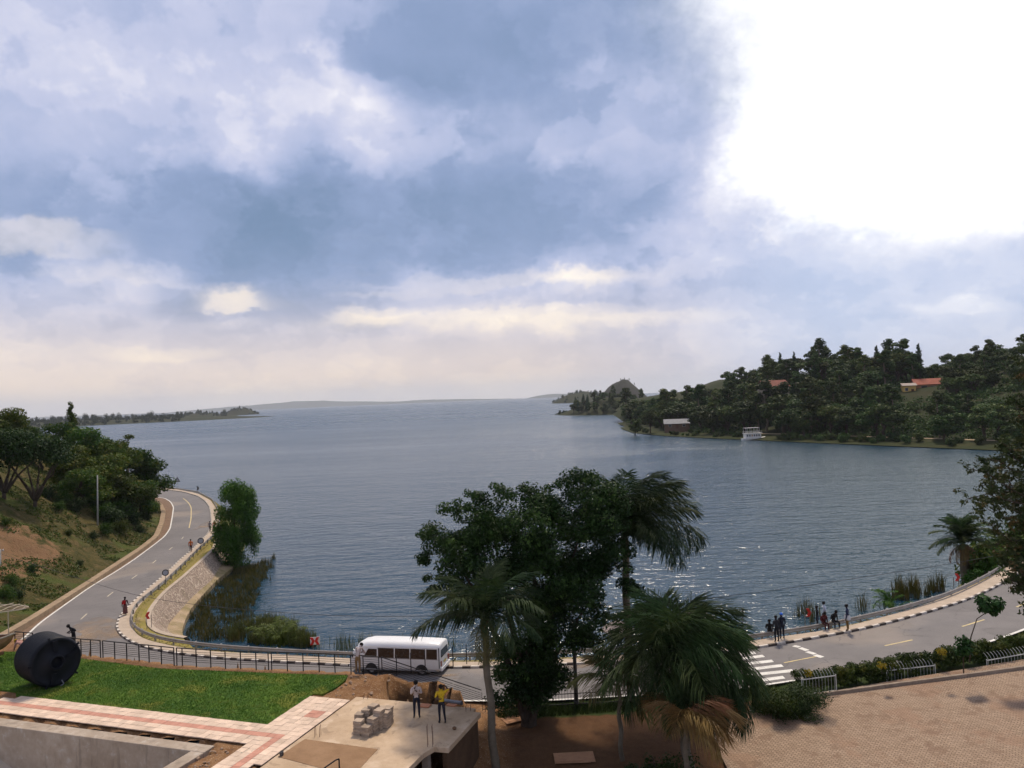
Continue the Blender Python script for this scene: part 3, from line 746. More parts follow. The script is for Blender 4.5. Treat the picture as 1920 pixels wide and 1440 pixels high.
# leave the basin open
uu = (NX-O_.x)*U_.x + (NY-O_.y)*U_.y; vvv = (NX-O_.x)*Vv.x + (NY-O_.y)*Vv.y
keep &= ~((uu < -1.55) & (vvv > 2.6))
rough_n = vnoise(NX, NY, 1.1, 5.0)
pd = np.sqrt(((NX+5.95)/1.65)**2 + ((NY-41.6)/1.4)**2) + rough_n*.16
NZ = np.where(pd < 1.0, np.minimum(NZ, 4.1), NZ); NZ = np.where((pd >= 1.0) & (pd < 1.5) & (NY > 41.4), np.maximum(NZ, 6.35), NZ)
pitm = np.exp(-(((NX+6.0)/4.2)**2 + ((NY-42.0)/2.4)**2)); NZ = NZ + rough_n*0.30*pitm
def m_near():
    m, nt, b = new_mat('site_soil'); P = geo(nt)
    a = noise(P, 0.35, 4, 0.6); c = noise(P, 2.2, 5, 0.7); g = noise(P, 14.0, 3, 0.7)
    col = mixc((a*0.4+c*0.6).step(0.3, 0.7), (0.135,0.062,0.026), (0.25,0.14,0.066))
    col = mixc((g-0.58).step(0, .06)*0.7, col, (0.42,0.31,0.21))
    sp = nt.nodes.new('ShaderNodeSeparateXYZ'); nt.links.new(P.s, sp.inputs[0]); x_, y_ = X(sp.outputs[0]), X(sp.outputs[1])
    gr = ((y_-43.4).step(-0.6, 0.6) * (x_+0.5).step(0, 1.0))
    col = mixc((x_+1.6).step(0.0, 1.2)*0.85, col, mixc(c, (0.045,0.021,0.010), (0.095,0.047,0.022)))  # tree shade over the garden, put into a darker soil colour
    col = mixc((gr*0.9 + (a-0.5)*1.6).step(0.45, 0.75), col, mixc(c, (0.014,0.026,0.007), (0.042,0.060,0.014)))
    pitd = vm('LENGTH', vm('MULTIPLY', vm('SUBTRACT', P, (-5.95,41.9,5.0)), (.5,.55,.55)), out=1) + (c-0.5)*0.5
    col = mixc(1.0-pitd.step(0.75, 1.0), col, mixc(g, (0.030,0.017,0.010), (0.055,0.030,0.016)))        # shade of the dug pit, painted into the soil colour
    setc(nt, b, col); b.inputs['Roughness'].default_value = 0.95; b.inputs['Specular IOR Level'].default_value = 0.1
    bump(nt, b, c*0.5+g*0.5, 0.9, 0.06); return m
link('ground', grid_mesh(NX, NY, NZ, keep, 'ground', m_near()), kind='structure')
_vn = np.stack([NX, NY, NZ], -1)
def gz(x, y):                    # height of that ground at a point
    return float(near_z(np.array([x]), np.array([y]))[0])

# ---- lawn
lawn_px = [(-60,1222),(62,1222),(152,1235),(230,1245),(303,1254),(406,1258),(514,1262.5),(600,1265),(652,1266),(648,1274),(632,1288),(606,1301)]
lawn = [onz(x, y, ZP+0.02) for x, y in lawn_px] + [uv(0.0,-3.9,ZP+.02), uv(0.0,-0.0,ZP+.02), uv(-16.4,0.0,ZP+.02), uv(-17.0,-0.5,ZP+.02), uv(-22,-0.3,ZP+.02), uv(-30,-2,ZP+.02)]
def m_lawn():
    m, nt, b = new_mat('lawn_grass'); P = geo(nt)
    a = noise(P, 0.28, 4, 0.6); c = noise(P, 2.5, 4, 0.65); g = noise(P, 40.0, 2, 0.7)
    col = mixc((a*0.5+c*0.5).step(0.33, 0.68), (0.026,0.070,0.008), (0.085,0.15,0.016))
    col = mixc((noise(P, 0.5, 3, .6)-0.52).step(0, .12)*0.7, col, (0.17,0.17,0.026))
    col = mixc((g-0.5).step(0, .3)*0.3, col, (0.10,0.17,0.03))
    setc(nt, b, col); b.inputs['Roughness'].default_value = 0.9; b.inputs['Specular IOR Level'].default_value = 0.15
    bump(nt, b, g*0.6+c*0.4, 0.9, 0.03); return m
LAWNM = m_lawn()
lm = MB(); lm.prism([(p.x, p.y) for p in lawn][::-1], ZP-0.1, ZP+0.03)
lm.build('lawn', LAWNM, kind='structure')
def blades(poly, n, hmin, hmax, w, z0, mat, name, lean=0.5, zfun=None, label=None, cat=None):
    P = np.array([(p[0], p[1]) for p in poly]); lo, hi = P.min(0), P.max(0); pts = np.zeros((0, 2))
    while len(pts) < n:
        c = lo + rng.random((n, 2))*(hi-lo); pts = np.vstack([pts, c[inpoly(c, P)]])
    pts = pts[:n]; h = rng.uniform(hmin, hmax, n); a = rng.uniform(0, 2*np.pi, n); b = rng.uniform(0, 2*np.pi, n); l = rng.random(n)*lean*h
    z = np.full(n, z0) if zfun is None else zfun(pts[:, 0], pts[:, 1])
    B0 = np.c_[pts[:, 0]-np.cos(a)*w, pts[:, 1]-np.sin(a)*w, z]; B1 = np.c_[pts[:, 0]+np.cos(a)*w, pts[:, 1]+np.sin(a)*w, z]
    T = np.c_[pts[:, 0]+np.cos(b)*l, pts[:, 1]+np.sin(b)*l, z+h]
    V = np.stack([B0, B1, T], 1).reshape(-1, 3); Fc = np.arange(3*n).reshape(-1, 3)
    o = link(name, raw_mesh(name, V, Fc, mat), kind='stuff')
    if label: o['label'] = label; o['category'] = cat
    return o
grass_bl = leaf_mat('grass_blade', (0.025,0.075,0.010), (0.10,0.17,0.022), (0.17,0.19,0.04), 0.0, 0.3)
blades(lawn, 80000, 0.03, 0.085, 0.012, ZP+0.03, grass_bl, 'lawn_grass', label='short mown green grass covering the lawn', cat='grass')

# ---- tiled path and terrace
tile_l = pm('tile_cream', (0.66,0.50,0.375), (0.50,0.37,0.27), 2.0, 0.8, 0.25, 0.25, per_obj=0.14)
tile_p = pm('tile_pink', (0.52,0.255,0.18), (0.40,0.19,0.13), 2.0, 0.8, 0.25, 0.25, per_obj=0.1)
def tile_mesh(mat, s=0.392, h=0.05):
    m = MB(); m.box((0, 0, 0), (s, s, h)); me = m.mesh('tile', mat)
    bm = bmesh.new(); bm.from_mesh(me); bmesh.ops.bevel(bm, geom=list(bm.edges), offset=0.008, segments=1, affect='EDGES'); bm.to_mesh(me); bm.free(); return me
TL, TP = tile_mesh(tile_l), tile_mesh(tile_p)
rz_uv = math.atan2(U_.y, U_.x)
PATH = bpy.data.objects.new('paved_path', None); COL.objects.link(PATH); PATH['kind'] = 'structure'
TERR = bpy.data.objects.new('paved_terrace', None); COL.objects.link(TERR); TERR['kind'] = 'structure'
def lay(u, v, pink, parent):
    o = bpy.data.objects.new('paving_tile', TP if pink else TL); COL.objects.link(o); o.parent = parent
    p = uv(u+random.uniform(-.006,.006), v+random.uniform(-.006,.006), ZP+0.0+random.uniform(-.006, .006)); o.location = p; o.rotation_euler = (random.uniform(-.008,.008), random.uniform(-.008,.008), rz_uv+random.uniform(-.012, .012))
for i in range(42):
    for j in range(5):
        if i == 41 and j < 1: continue
        if i > 39 and j == 0: continue
        lay(-0.2-0.4*i, 0.2+0.4*j, j == 2, PATH)
for i in range(6):
    for j in range(-9, 14):
        if i < 0: continue
        if j >= 5 and i < 1: continue
        pink = (j == 2 and i < 4) or (i == 3 and 2 <= j) or (i in (3, 4) and j in (-4, -5)) or (j == 11 and i > 3)
        if j > 8 and i > 4: continue
        lay(0.2+0.4*i, 0.2+0.4*j, pink, TERR)
# pink dirt apron at the path's end
# ---- concrete roof slab of the unfinished building
slab = root('concrete_slab', 'unfinished flat concrete slab deck with rebar stubs beside the tiled path', 'slab')
def m_slab():
    m, nt, b = new_mat('slab_concrete'); P = geo(nt)
    a = noise(P, 0.45, 4, 0.6); c = noise(P, 2.4, 5, 0.65); g = noise(P, 25.0, 3, 0.6)
    col = mixc((a*0.6+c*0.4).step(0.3, 0.7), (0.37,0.26,0.16), (0.52,0.385,0.26))
    col = mixc((noise(P, 0.9, 3, .6)-0.56).step(0, .12)*0.6, col, (0.56,0.43,0.31))
    col = mixc((noise(P, 1.3, 4, .6, dist=0.5)-0.6).step(0, .05)*0.5, col, (0.24,0.17,0.11))
    setc(nt, b, col); b.inputs['Roughness'].default_value = 0.9; b.inputs['Specular IOR Level'].default_value = 0.2
    bump(nt, b, c*0.6+g*0.4, 0.5, 0.02); return m
SLABM = m_slab()
sl = MB(); sp_ = [uv(2.45,-4.12), uv(9.14,-4.12), uv(9.14,-3.72), uv(9.56,-3.72), uv(9.56,0.18), uv(8.9,0.22), uv(8.7,0.9), uv(8.55,9), uv(2.45,9)]
sl.prism([(p.x, p.y) for p in sp_], ZP-0.24, ZP-0.005)
sl.build('deck', SLABM, slab, bevel=0.012)
ptch = MB(); pp = [uv(2.75,0.95), uv(6.55,1.05), uv(6.75,3.5), uv(2.6,2.75)]
ptch.prism([(p.x, p.y) for p in pp][::-1], ZP-0.1, ZP+0.012)
ptch.build('screed_patch', pm('sandy_screed', (0.30,0.185,0.105), (0.22,0.13,0.07), 1.1, 0.95, 0.1, 0.5), slab)
brick_m = pm('raw_brown_wall', (0.115,0.07,0.04), (0.075,0.045,0.028), 1.5, 0.95, 0.1, 0.6)
wlm = MB(); q0, q1, q2 = uv(9.2,-3.9), uv(9.2,-0.2), uv(2.6,-3.9)
wlm.beam((q0.x, q0.y, 5.2), (q1.x, q1.y, 5.2), 0.22, 2.7); wlm.beam((q0.x, q0.y, 5.2), (q2.x, q2.y, 5.2), 0.22, 2.7)
wlm.build('side_wall', brick_m, slab)
for v in (0.15, 3.2, 6.2):
    cm = MB(); p = uv(8.45, v); cm.box((p.x, p.y, 5.2), (0.3, 0.3, 2.72), Matrix.Rotation(rz_uv, 3, 'Z')); cm.build('column', pm('column_concrete', (0.30,0.25,0.2), (0.2,0.165,0.13), 2, 0.9), slab)
rust = pm('rusty_steel', (0.14,0.07,0.04), (0.09,0.05,0.035), 6, 0.7, 0.3)
for (px, py, hh) in ((686,1309,0.28),(596,1380,0.55),(807,1398,0.95),(878,1332,0.3)):
    c = onz(px, py, ZP)
    for k in range(4):
        rm = MB(); dx, dy = ((-.11,-.11),(.11,-.11),(.11,.11),(-.11,.11))[k]
        h = hh*random.uniform(0.75, 1.0)
        rm.tube([(c.x+dx, c.y+dy, ZP-0.1), (c.x+dx+random.uniform(-.01,.01), c.y+dy, ZP+h*0.5), (c.x+dx+random.uniform(-.03,.03), c.y+dy+random.uniform(-.03,.03), ZP+h)], 0.011, 5)
        rm.build('rebar', rust, slab)

# ---- concrete basin in the lower left corner
basin = root('concrete_basin', 'open concrete basin with thick rendered walls in front of the tiled path', 'basin')
def m_basin():
    m, nt, b = new_mat('basin_concrete'); P = geo(nt)
    a = noise(P, 0.5, 4, 0.6); c = noise(P, 2.6, 5, 0.65); g = noise(P, 20.0, 3, 0.6)
    sp = nt.nodes.new('ShaderNodeSeparateXYZ'); nt.links.new(P.s, sp.inputs[0])
    col = mixc((a*0.5+c*0.5).step(0.3, 0.7), (0.27,0.205,0.145), (0.40,0.325,0.25))
    st = noise(vec(X(sp.outputs[0])*2.2, X(sp.outputs[1])*2.2, X(sp.outputs[2])*0.3), 1.0, 4, .6)
    col = mixc((st-0.52).step(0, .16)*0.55, col, (0.16,0.125,0.09))
    col = mixc((c-0.58).step(0, .1)*0.5, col, (0.42,0.38,0.33))
    setc(nt, b, col); b.inputs['Roughness'].default_value = 0.88
    bump(nt, b, c*0.6+g*0.4, 0.45, 0.02); return m
BASM = m_basin()
bw = MB(); zt = 6.76
bw.prism([(p.x, p.y) for p in (uv(-32,2.42), uv(-1.05,2.42), uv(-1.05,3.12), uv(-32,3.28))], 2.5, zt)
bw.build('far_wall', BASM, basin, bevel=0.02)
bw = MB(); bw.prism([(p.x, p.y) for p in (uv(-1.75,3.125), uv(-1.05,3.125), uv(-1.35,12), uv(-2.05,12))], 2.5, zt-0.004)
bw.build('end_wall', BASM, basin, bevel=0.02)
bf = MB()
us = [(-32,6.2),(-17.2,6.0),(-15.6,5.75),(-13.2,5.0),(-11.5,4.2),(-1.7,3.3)]
bf.quad_strip([uv(u, 3.1, z) for u, z in us], [uv(u-0.8, 6.5, z-0.35) for u, z in us]); bf.quad_strip([uv(u-0.8, 6.5, z-0.35) for u, z in us], [uv(u-1.5, 13, z-0.6) for u, z in us])
bf.build('floor', pm('basin_floor', (0.47,0.37,0.26), (0.36,0.31,0.26), 0.6, 0.85, 0.25, 0.3), basin)
fm = MB()
fm.tube([uv(-15.4, 3.3, 5.66), uv(-14.2, 5.2, 5.2), uv(-13.9, 8, 4.75)], [0.10, 0.13, 0.13], 8)
fm.build('floor_ridge', pm('ridge_render', (0.26,0.21,0.16), (0.2,0.16,0.12), 2, 0.9), basin)
# ---- forecourt of small pavers on the right
def m_pavers():
    m, nt, b = new_mat('forecourt_pavers'); P = geo(nt)
    mp = nt.nodes.new('ShaderNodeMapping'); nt.links.new(P.s, mp.inputs[0]); mp.inputs['Rotation'].default_value = (0, 0, R(38)); mp.inputs['Scale'].default_value = (1, 1, 0)
    Q = X(mp.outputs[0]); Q = vm('ADD', Q, vm('MULTIPLY', noise(P, 0.4, 2, .5, color=True), (.35,.35,0)))
    br = nt.nodes.new('ShaderNodeTexBrick'); nt.links.new(Q.s, br.inputs['Vector'])
    br.inputs['Scale'].default_value = 1.0; br.inputs['Brick Width'].default_value = 0.24; br.inputs['Row Height'].default_value = 0.125
    br.inputs['Mortar Size'].default_value = 0.022; br.inputs['Mortar Smooth'].default_value = 0.4
    br.inputs['Color1'].default_value = (0.27,0.183,0.120,1); br.inputs['Color2'].default_value = (0.38,0.268,0.180,1); br.inputs['Mortar'].default_value = (0.12,0.080,0.054,1)
    a = noise(P, 0.22, 4, 0.6); c = noise(P, 1.2, 5, 0.65)
    col = mixc((a*0.5+c*0.5).step(0.35, 0.68)*0.45, X(br.outputs[0]), (0.32,0.232,0.160))
    col = mixc((noise(P, 0.33, 3, .6, w=3.0)-0.53).step(0, .12)*0.45, col, (0.25,0.145,0.09))
    col = mixc((noise(P, 0.8, 5, .7, w=8.0)-0.56).step(0, .06)*0.6, col, (0.18,0.11,0.07))
    setc(nt, b, col); b.inputs['Roughness'].default_value = 0.88; b.inputs['Specular IOR Level'].default_value = 0.2
    bump(nt, b, X(br.outputs[1])*-1.0 + c*0.5, 0.8, 0.02); return m
pz = MB()
edge_px = [(1330,1362),(1375,1336),(1410,1322),(1470,1335),(1530,1303),(1600,1293),(1700,1279),(1800,1266),(1920,1250),(2000,1240)]
E_ = [onz(x, y, 4.9) for x, y in edge_px]
E_ = [Vector((p.x, p.y, plaza_z(p.x))) for p in E_]
Er = resample(E_, 1.0); prev = Er
for i in range(1, 12):
    Q = Er.copy(); t = i/11; Q[:, 0] = Er[:, 0]*(1-t) + (Er[:, 0]*0.9+0.2)*t; Q[:, 1] = Er[:, 1]*(1-t) + 18*t
    Q[:, 2] = [plaza_z(x) for x in Q[:, 0]]; pz.quad_strip(prev, Q); prev = Q
pz.build('forecourt', m_pavers(), kind='structure')

# ================================================================== VEGETATION
def leafcloud(puffs, n, size, aspect=0.55, shell=0.45, up=0.35, droop=0.0, seed=1, jit=0.35):
    g = np.random.default_rng(seed); Pf = np.array(puffs, float)
    w = (Pf[:, 3]*Pf[:, 4]*Pf[:, 5])**(2/3); k = g.choice(len(Pf), n, p=w/w.sum())
    d = g.normal(size=(n, 3)); d /= np.linalg.norm(d, axis=1)[:, None]
    r = g.random(n)**shell
    C = Pf[k, :3] + d*r[:, None]*Pf[k, 3:6]
    nr = d + g.normal(size=(n, 3))*0.7 + np.array([0, 0, up]); nr /= np.linalg.norm(nr, axis=1)[:, None]
    a = g.normal(size=(n, 3)); a[:, 2] -= droop*2; a -= nr*(a*nr).sum(1)[:, None]; a /= np.linalg.norm(a, axis=1)[:, None]
    b = np.cross(nr, a); s = size*(1+jit*(g.random(n)*2-1)); L_ = (a*s[:, None]*0.5); B_ = (b*(s*aspect)[:, None]*0.5)
    V = np.stack([C-L_, C+B_-L_*0.1, C+L_, C-B_-L_*0.1], 1).reshape(-1, 3)
    return V, np.arange(4*n).reshape(-1, 4)
def limb(m, a, b, r0, r1, sag=0.0, n=6, wob=0.08, seed=0):
    g = random.Random(seed); a, b = Vector(a), Vector(b); L_ = (b-a).length; pts = []; rs = []
    for i in range(n+1):
        t = i/n; p = a.lerp(b, t); 
        if 0 < i < n: p += Vector((g.uniform(-1,1), g.uniform(-1,1), g.uniform(-1,1)))*wob*L_*0.5
        p.z += sag*L_*math.sin(math.pi*t)
        pts.append(p); rs.append(r0*(1-t)+r1*t)
    m.tube(pts, rs, 7)
    return pts
bark_d = pm('bark_dark', (0.075,0.055,0.04), (0.04,0.03,0.022), 3, 0.95, 0.1, 0.8, 0.05)
bark_l = pm('bark_pale', (0.20,0.16,0.12), (0.11,0.085,0.06), 3, 0.9, 0.1, 0.6, 0.03)
lf_wood = leaf_mat('wood_leaves', (0.022,0.044,0.011), (0.062,0.098,0.020), (0.11,0.11,0.028), 0.45, 0.2)
lf_cone = leaf_mat('conifer_leaves', (0.016,0.036,0.014), (0.038,0.062,0.02), None, 0.3, 0.1)
lf_hill = leaf_mat('hill_tree_leaves', (0.024,0.052,0.008), (0.075,0.108,0.014), (0.14,0.13,0.02), 0.3, 0.3)
lf_dark = leaf_mat('dark_broad_leaves', (0.012,0.03,0.008), (0.036,0.062,0.014), None, 0.2, 0.2)
lf_ficus = leaf_mat('ficus_leaves', (0.008,0.022,0.006), (0.034,0.066,0.016), (0.075,0.13,0.03), 0.0, 0.25)
lf_lake = leaf_mat('lakeside_leaves', (0.025,0.075,0.009), (0.075,0.155,0.020), (0.11,0.19,0.03), 0.0, 0.3)
lf_feather = leaf_mat('feathery_leaves', (0.018,0.03,0.010), (0.055,0.065,0.02), (0.13,0.075,0.03), 0.0, 0.25)

def tree_kind(kind, seed, leaves, size, mat):
    """unit trees standing on the origin; returns trunk mesh and crown mesh"""
    g = random.Random(seed); puffs = []; t = MB()
    if kind == 'round':          # height about 10
        limb(t, (0,0,-1.5), (g.uniform(-.5,.5), g.uniform(-.5,.5), 5.5), 0.32, 0.18, seed=seed)
        for i in range(13):
            a = g.uniform(0, 6.28); r = g.uniform(0.6, 2.9); z = g.uniform(2.4, 8.4)
            r *= 1.0-0.5*max(0, (z-6.5)/3)
            s = g.uniform(1.1, 1.9); puffs.append((r*math.cos(a), r*math.sin(a), z, s, s, s*0.75))
            if i % 2 == 0: limb(t, (0,0,g.uniform(2.2,4.5)), (r*math.cos(a)*.85, r*math.sin(a)*.85, z), 0.13, 0.04, seed=i)
    elif kind == 'tall':         # eucalyptus, height about 15, open tiers
        top = 13.5; bx, by = g.uniform(-.6,.6), g.uniform(-.6,.6)
        limb(t, (0,0,-2), (bx, by, top*0.9), 0.28, 0.07, seed=seed, n=9, wob=0.03)
        for i in range(15):
            z = 4.2 + (top-4.2)*i/14*g.uniform(0.93, 1.05); a = g.uniform(0, 6.28); r = g.uniform(0.5, 2.3)*(1.05-0.55*(z/top)**2)
            s = g.uniform(0.85, 1.5)*(1.1-0.35*z/top); puffs.append((bx*z/top+r*math.cos(a), by*z/top+r*math.sin(a), z, s, s, s*0.85))
            limb(t, (bx*z/top, by*z/top, z-1.4), (bx*z/top+r*math.cos(a), by*z/top+r*math.sin(a), z), 0.07, 0.02, seed=i, n=3)
    elif kind == 'cone':         # height about 13
        limb(t, (0,0,-2), (0, 0, 12), 0.22, 0.05, seed=seed, n=8, wob=0.01)
        for i in range(22):
            z = 2.0 + 10.4*i/21; R_ = 2.0*(1-(z-2)/11.4)**0.8
            for k in range(3):
                a = g.uniform(0, 6.28); puffs.append((R_*0.55*math.cos(a), R_*0.55*math.sin(a), z, R_*0.6+.12, R_*0.6+.12, 0.5))
    elif kind == 'umbrella':     # flat topped, branching low, height about 8
        for i in range(7):
            a = i*0.9+g.uniform(-.3,.3); r = g.uniform(2.0, 3.6)
            b = (r*math.cos(a), r*math.sin(a), g.uniform(4.8, 6.0)); mid = (b[0]*0.35, b[1]*0.35, 2.6)
            limb(t, (0,0,0.9), mid, 0.17, 0.11, seed=i, n=3); limb(t, mid, b, 0.11, 0.04, seed=i+9, n=4)
            puffs.append((b[0], b[1], b[2]+.7, 1.7, 1.7, 1.0))
        limb(t, (0,0,-1), (0,0,1.1), 0.26, 0.2, n=2)
        for i in range(6):
            a = g.uniform(0, 6.28); r = g.uniform(0, 2.2); puffs.append((r*math.cos(a), r*math.sin(a), g.uniform(6.0, 7.4), 1.7, 1.7, 1.0))
    elif kind == 'bush':         # height about 2.5
        limb(t, (0,0,-.5), (0.1,0,1.6), 0.08, 0.04, n=3)
        for i in range(9):
            a = g.uniform(0, 6.28); r = g.uniform(0, 1.2); s = g.uniform(0.55, 0.95); puffs.append((r*math.cos(a), r*math.sin(a), g.uniform(0.4, 1.8), s, s, s*0.85))
    Vv_, Fv = leafcloud(puffs, leaves, size, seed=seed)
    return t.mesh('trunk', bark_d if kind != 'tall' else bark_l, True), raw_mesh('crown', Vv_, Fv, mat)
def plant(name, label, cat, meshes, loc, s, rz, group=None, sz=None):
    o = root(name, label, cat, loc, rz, group); o.scale = (s, s, sz or s)
    link('trunk', meshes[0], o); link('crown', meshes[1], o); return o

# ---- far shores: terrain
wood_soil = pm('woodland_floor', (0.020,0.030,0.010), (0.036,0.034,0.015), 0.06, 0.95, 0.1, 0.6, 0.3, fine=0.4)
def terrain(name, xs, ys, zf, mat, cut=-1.4):
    A, B = np.meshgrid(xs, ys); Z = zf(A, B)
    return link(name, grid_mesh(A, B, Z, Z > cut, name, mat), kind='structure')
SH_px = [(1163,800),(1172,806),(1190,812),(1240,817),(1310,821),(1390,824.5),(1470,828),(1560,832),(1680,837),(1800,842),(1920,847),(2080,853)]
SH = resample([onz(x, y, 0) for x, y in SH_px], 8.0)
def ridge(x): return np.interp(x, [50, 70, 85, 113, 133, 154, 170, 195, 227, 273, 340], [3, 9, 14, 18, 20, 28, 22, 19, 27, 32, 36])
def pen_z(A, B):
    xy = np.stack([A.ravel(), B.ravel()], 1); d, s, _ = dist_poly(xy, SH)
    # inland: beyond the near shore as seen from the camera
    near_tip = np.hypot(xy[:, 0]-SH[0][0], xy[:, 1]-SH[0][1])
    d = np.where(s > 0, d, -d)
    tip = np.clip((xy[:, 0]-SH[0][0]+0.05*(xy[:, 1]-SH[0][1]) + 6)/40, -0.3, 1)
    up_ = np.clip((d-14)/95, 0, 1); up_ = up_*up_*(3-2*up_)
    dn = 1-np.clip((d-135)/120, 0, 1)*np.where(xy[:, 0] < 200, 1.0, 0.2)
    z = np.where(d > 0, np.minimum(d*0.16, 1.7) + ridge(xy[:, 0]-0.12*np.clip(d, 0, 200)*0.5)*up_*dn, d*0.3)
    z = np.where(d > 0, z*np.clip(tip, 0, 1) - 2*np.clip(0.15-tip, 0, 1), z)
    return z.reshape(A.shape)
PGX, PGY = np.arange(48, 420, 5.0), np.arange(215, 640, 5.0); PGZ = pen_z(*np.meshgrid(PGX, PGY))
terrain('peninsula', PGX, PGY, pen_z, wood_soil)
def pz_at(x, y): return float(bil(PGX, PGY, PGZ, x, y))
# grassy foot of the shore, footpath
def shore_strip(i0, i1, o0, o1, dz, name, mat):
    q = offset(SH, o0), offset(SH, o1)
    A = q[0][i0:i1].copy(); B = q[1][i0:i1].copy()
    for Q in (A, B):
        for p in Q: p[2] = max(pz_at(p[0], p[1]), 0.1) + dz
    m = MB(); m.quad_strip(A, B); return m.build(name, mat, kind='structure')
nS = len(SH)
shore_strip(2, nS, -1.0, 12.0, 0.12, 'shore_grass', pm('shore_grass', (0.018,0.028,0.007), (0.040,0.040,0.014), 0.12, 0.95, 0.1, 0.5, 0.2, fine=1.0))
shore_strip(int(nS*0.52), nS, 12.2, 15.0, 0.25, 'footpath', pm('footpath_soil', (0.33,0.25,0.155), (0.25,0.185,0.11), 0.2, 0.95))
# promontory behind, bare hill, farther headlands
def mound(cx, cy, rx, ry, h, rot=0.0, rough=0.25, seed=1.0, flat=1.0):
    def f(A, B):
        x = (A-cx)*math.cos(rot)+(B-cy)*math.sin(rot); y = -(A-cx)*math.sin(rot)+(B-cy)*math.cos(rot)
        r = np.sqrt((x/rx)**2+(y/ry)**2); n = vnoise(A/rx, B/ry, 1.6, seed)
        return h*np.clip(1.08-r**1.5, -0.4, 1)*(1+rough*n)**flat - 0.05*h
    return f
def mound_obj(name, cx, cy, rx, ry, h, mat, rot=0.0, seed=1.0, n=48, rough=0.25):
    f = mound(cx, cy, rx, ry, h, rot, rough, seed); M_ = max(rx, ry)*1.25
    terrain(name, np.linspace(cx-M_, cx+M_, n), np.linspace(cy-M_, cy+M_, n), f, mat, cut=-0.35*h)
    return lambda x, y: float(f(np.array([[x]]), np.array([[y]]))[0, 0])
def at(px, Y, z=0.0): p = aty(px, 745.8-0.0423*(px-960), Y); return p.x
prom = mound_obj('wooded_promontory', at(1165, 870), 880, 70, 80, 17, wood_soil, 0.0, 2.0)
bare = pm('bare_hill', (0.048,0.044,0.040), (0.032,0.036,0.024), 0.03, 0.95, 0.1, 0.5, 1.0, fine=0.2)
hill2 = mound_obj('bare_hill', at(1168, 1250), 1250, 46, 110, 44, bare, 0.0, 4.0, rough=0.12)
head3 = mound_obj('distant_headland', at(1090, 2300), 2300, 88, 120, 32, wood_soil, 0.0, 6.0, rough=0.2)
islet = mound_obj('low_islet', at(1052, 905), 905, 9, 10, 3.0, wood_soil, 0.0, 3.0, n=16)
hl = mound_obj('far_left_headland', at(205, 1900)-40, 1900, 420, 230, 12, wood_soil, 0.25, 7.0, n=70, rough=0.35)
hl2 = mound_obj('far_left_spit', at(370, 2500), 2500, 130, 90, 15, wood_soil, 0.1, 9.0, n=40)
isl = mound_obj('far_left_island', at(452, 3000), 3000, 66, 80, 26, wood_soil, 0.0, 11.0, n=30, rough=0.15)

# ---- woods on the peninsula, tree by tree
KIN = [tree_kind('round', 11, 2600, 0.60, lf_wood), tree_kind('round', 23, 2600, 0.60, lf_wood), tree_kind('tall', 31, 2400, 0.60, lf_wood),
       tree_kind('tall', 47, 2400, 0.60, lf_wood), tree_kind('cone', 5, 2000, 0.6, lf_cone), tree_kind('umbrella', 9, 2400, 0.65, lf_wood)]
KNAME = ['broadleaf_tree','broadleaf_tree','eucalyptus_tree','eucalyptus_tree','conifer_tree','spreading_tree']
KLAB = ['rounded dark green broadleaf tree in the wood across the water','bushy olive green broadleaf tree in the wood across the water',
        'tall slender eucalyptus rising from the wood across the water','tall leaning eucalyptus rising from the wood across the water',
        'narrow dark conifer in the wood across the water','flat topped spreading tree in the wood across the water']
g = random.Random(5)
placed = []
def wood_tree(k, x, y, z, s, sz=None, lab=None, grp='trees of the wood across the water'):
    plant(KNAME[k], lab or KLAB[k], 'tree', KIN[k], (x, y, z-0.3), s, g.uniform(0, 6.28), grp, sz)
tries = 0
houses_keep = []
for px, py, Y in ((1727,728,345),(1450,714,352),(1265,792,405)):
    houses_keep.append((px, Y))
while len(placed) < 235 and tries < 9000:
    tries += 1
    px = g.uniform(1172, 2010); sy = np.interp(px, [p[0] for p in SH_px], [p[1] for p in SH_px]); Ys = onz(px, sy, 0).y
    d = (g.random()**0.85)*150 + 10
    Y = Ys + d*0.9; x = at(px, Y); z = pz_at(x, Y)
    if z < 0.8: continue
    if px > 1745 and d < 75 and g.random() < 0.72: continue
    if px > 1840 and g.random() < 0.5: continue
    if any((x-a)**2+(Y-b)**2 < 5.2**2 for a, b in placed): continue
    if any(abs(px-hp) < 48*(1 if hp > 1400 else .75) and Y < hy+7 and Y > hy-75 and hp != 1450 for hp, hy in houses_keep): continue
    if 1388 < px < 1440 and d < 22: continue
    k = g.choices(range(6), (5, 5, 4, 4, 1.2, 2))[0]
    if px > 1740: k = g.choices(range(6), (5, 5, 1, 1, .3, 4))[0]
    s = g.uniform(0.85, 1.35)*(1.12 if d < 60 else 1.0)
    if k in (2, 3): s *= 0.92
    if px > 1740: s *= 0.7
    placed.append((x, Y))
    where = ' near the metal roofed shed' if px < 1330 else ' left of the moored white boat' if px < 1400 else ' behind the moored white boat' if px < 1500 else ' left of the yellow house' if px < 1680 else ' around the yellow house' if px < 1780 else ' on the slope at the right edge'
    row = 'front row ' if d < 45 else 'middle row ' if d < 95 else 'crest row '
    wood_tree(k, x, Y, z, s*(1.75 if k != 4 else 1.2), s*1.2, lab=row+KLAB[k].split(' in the wood')[0].split(' rising from')[0]+where)
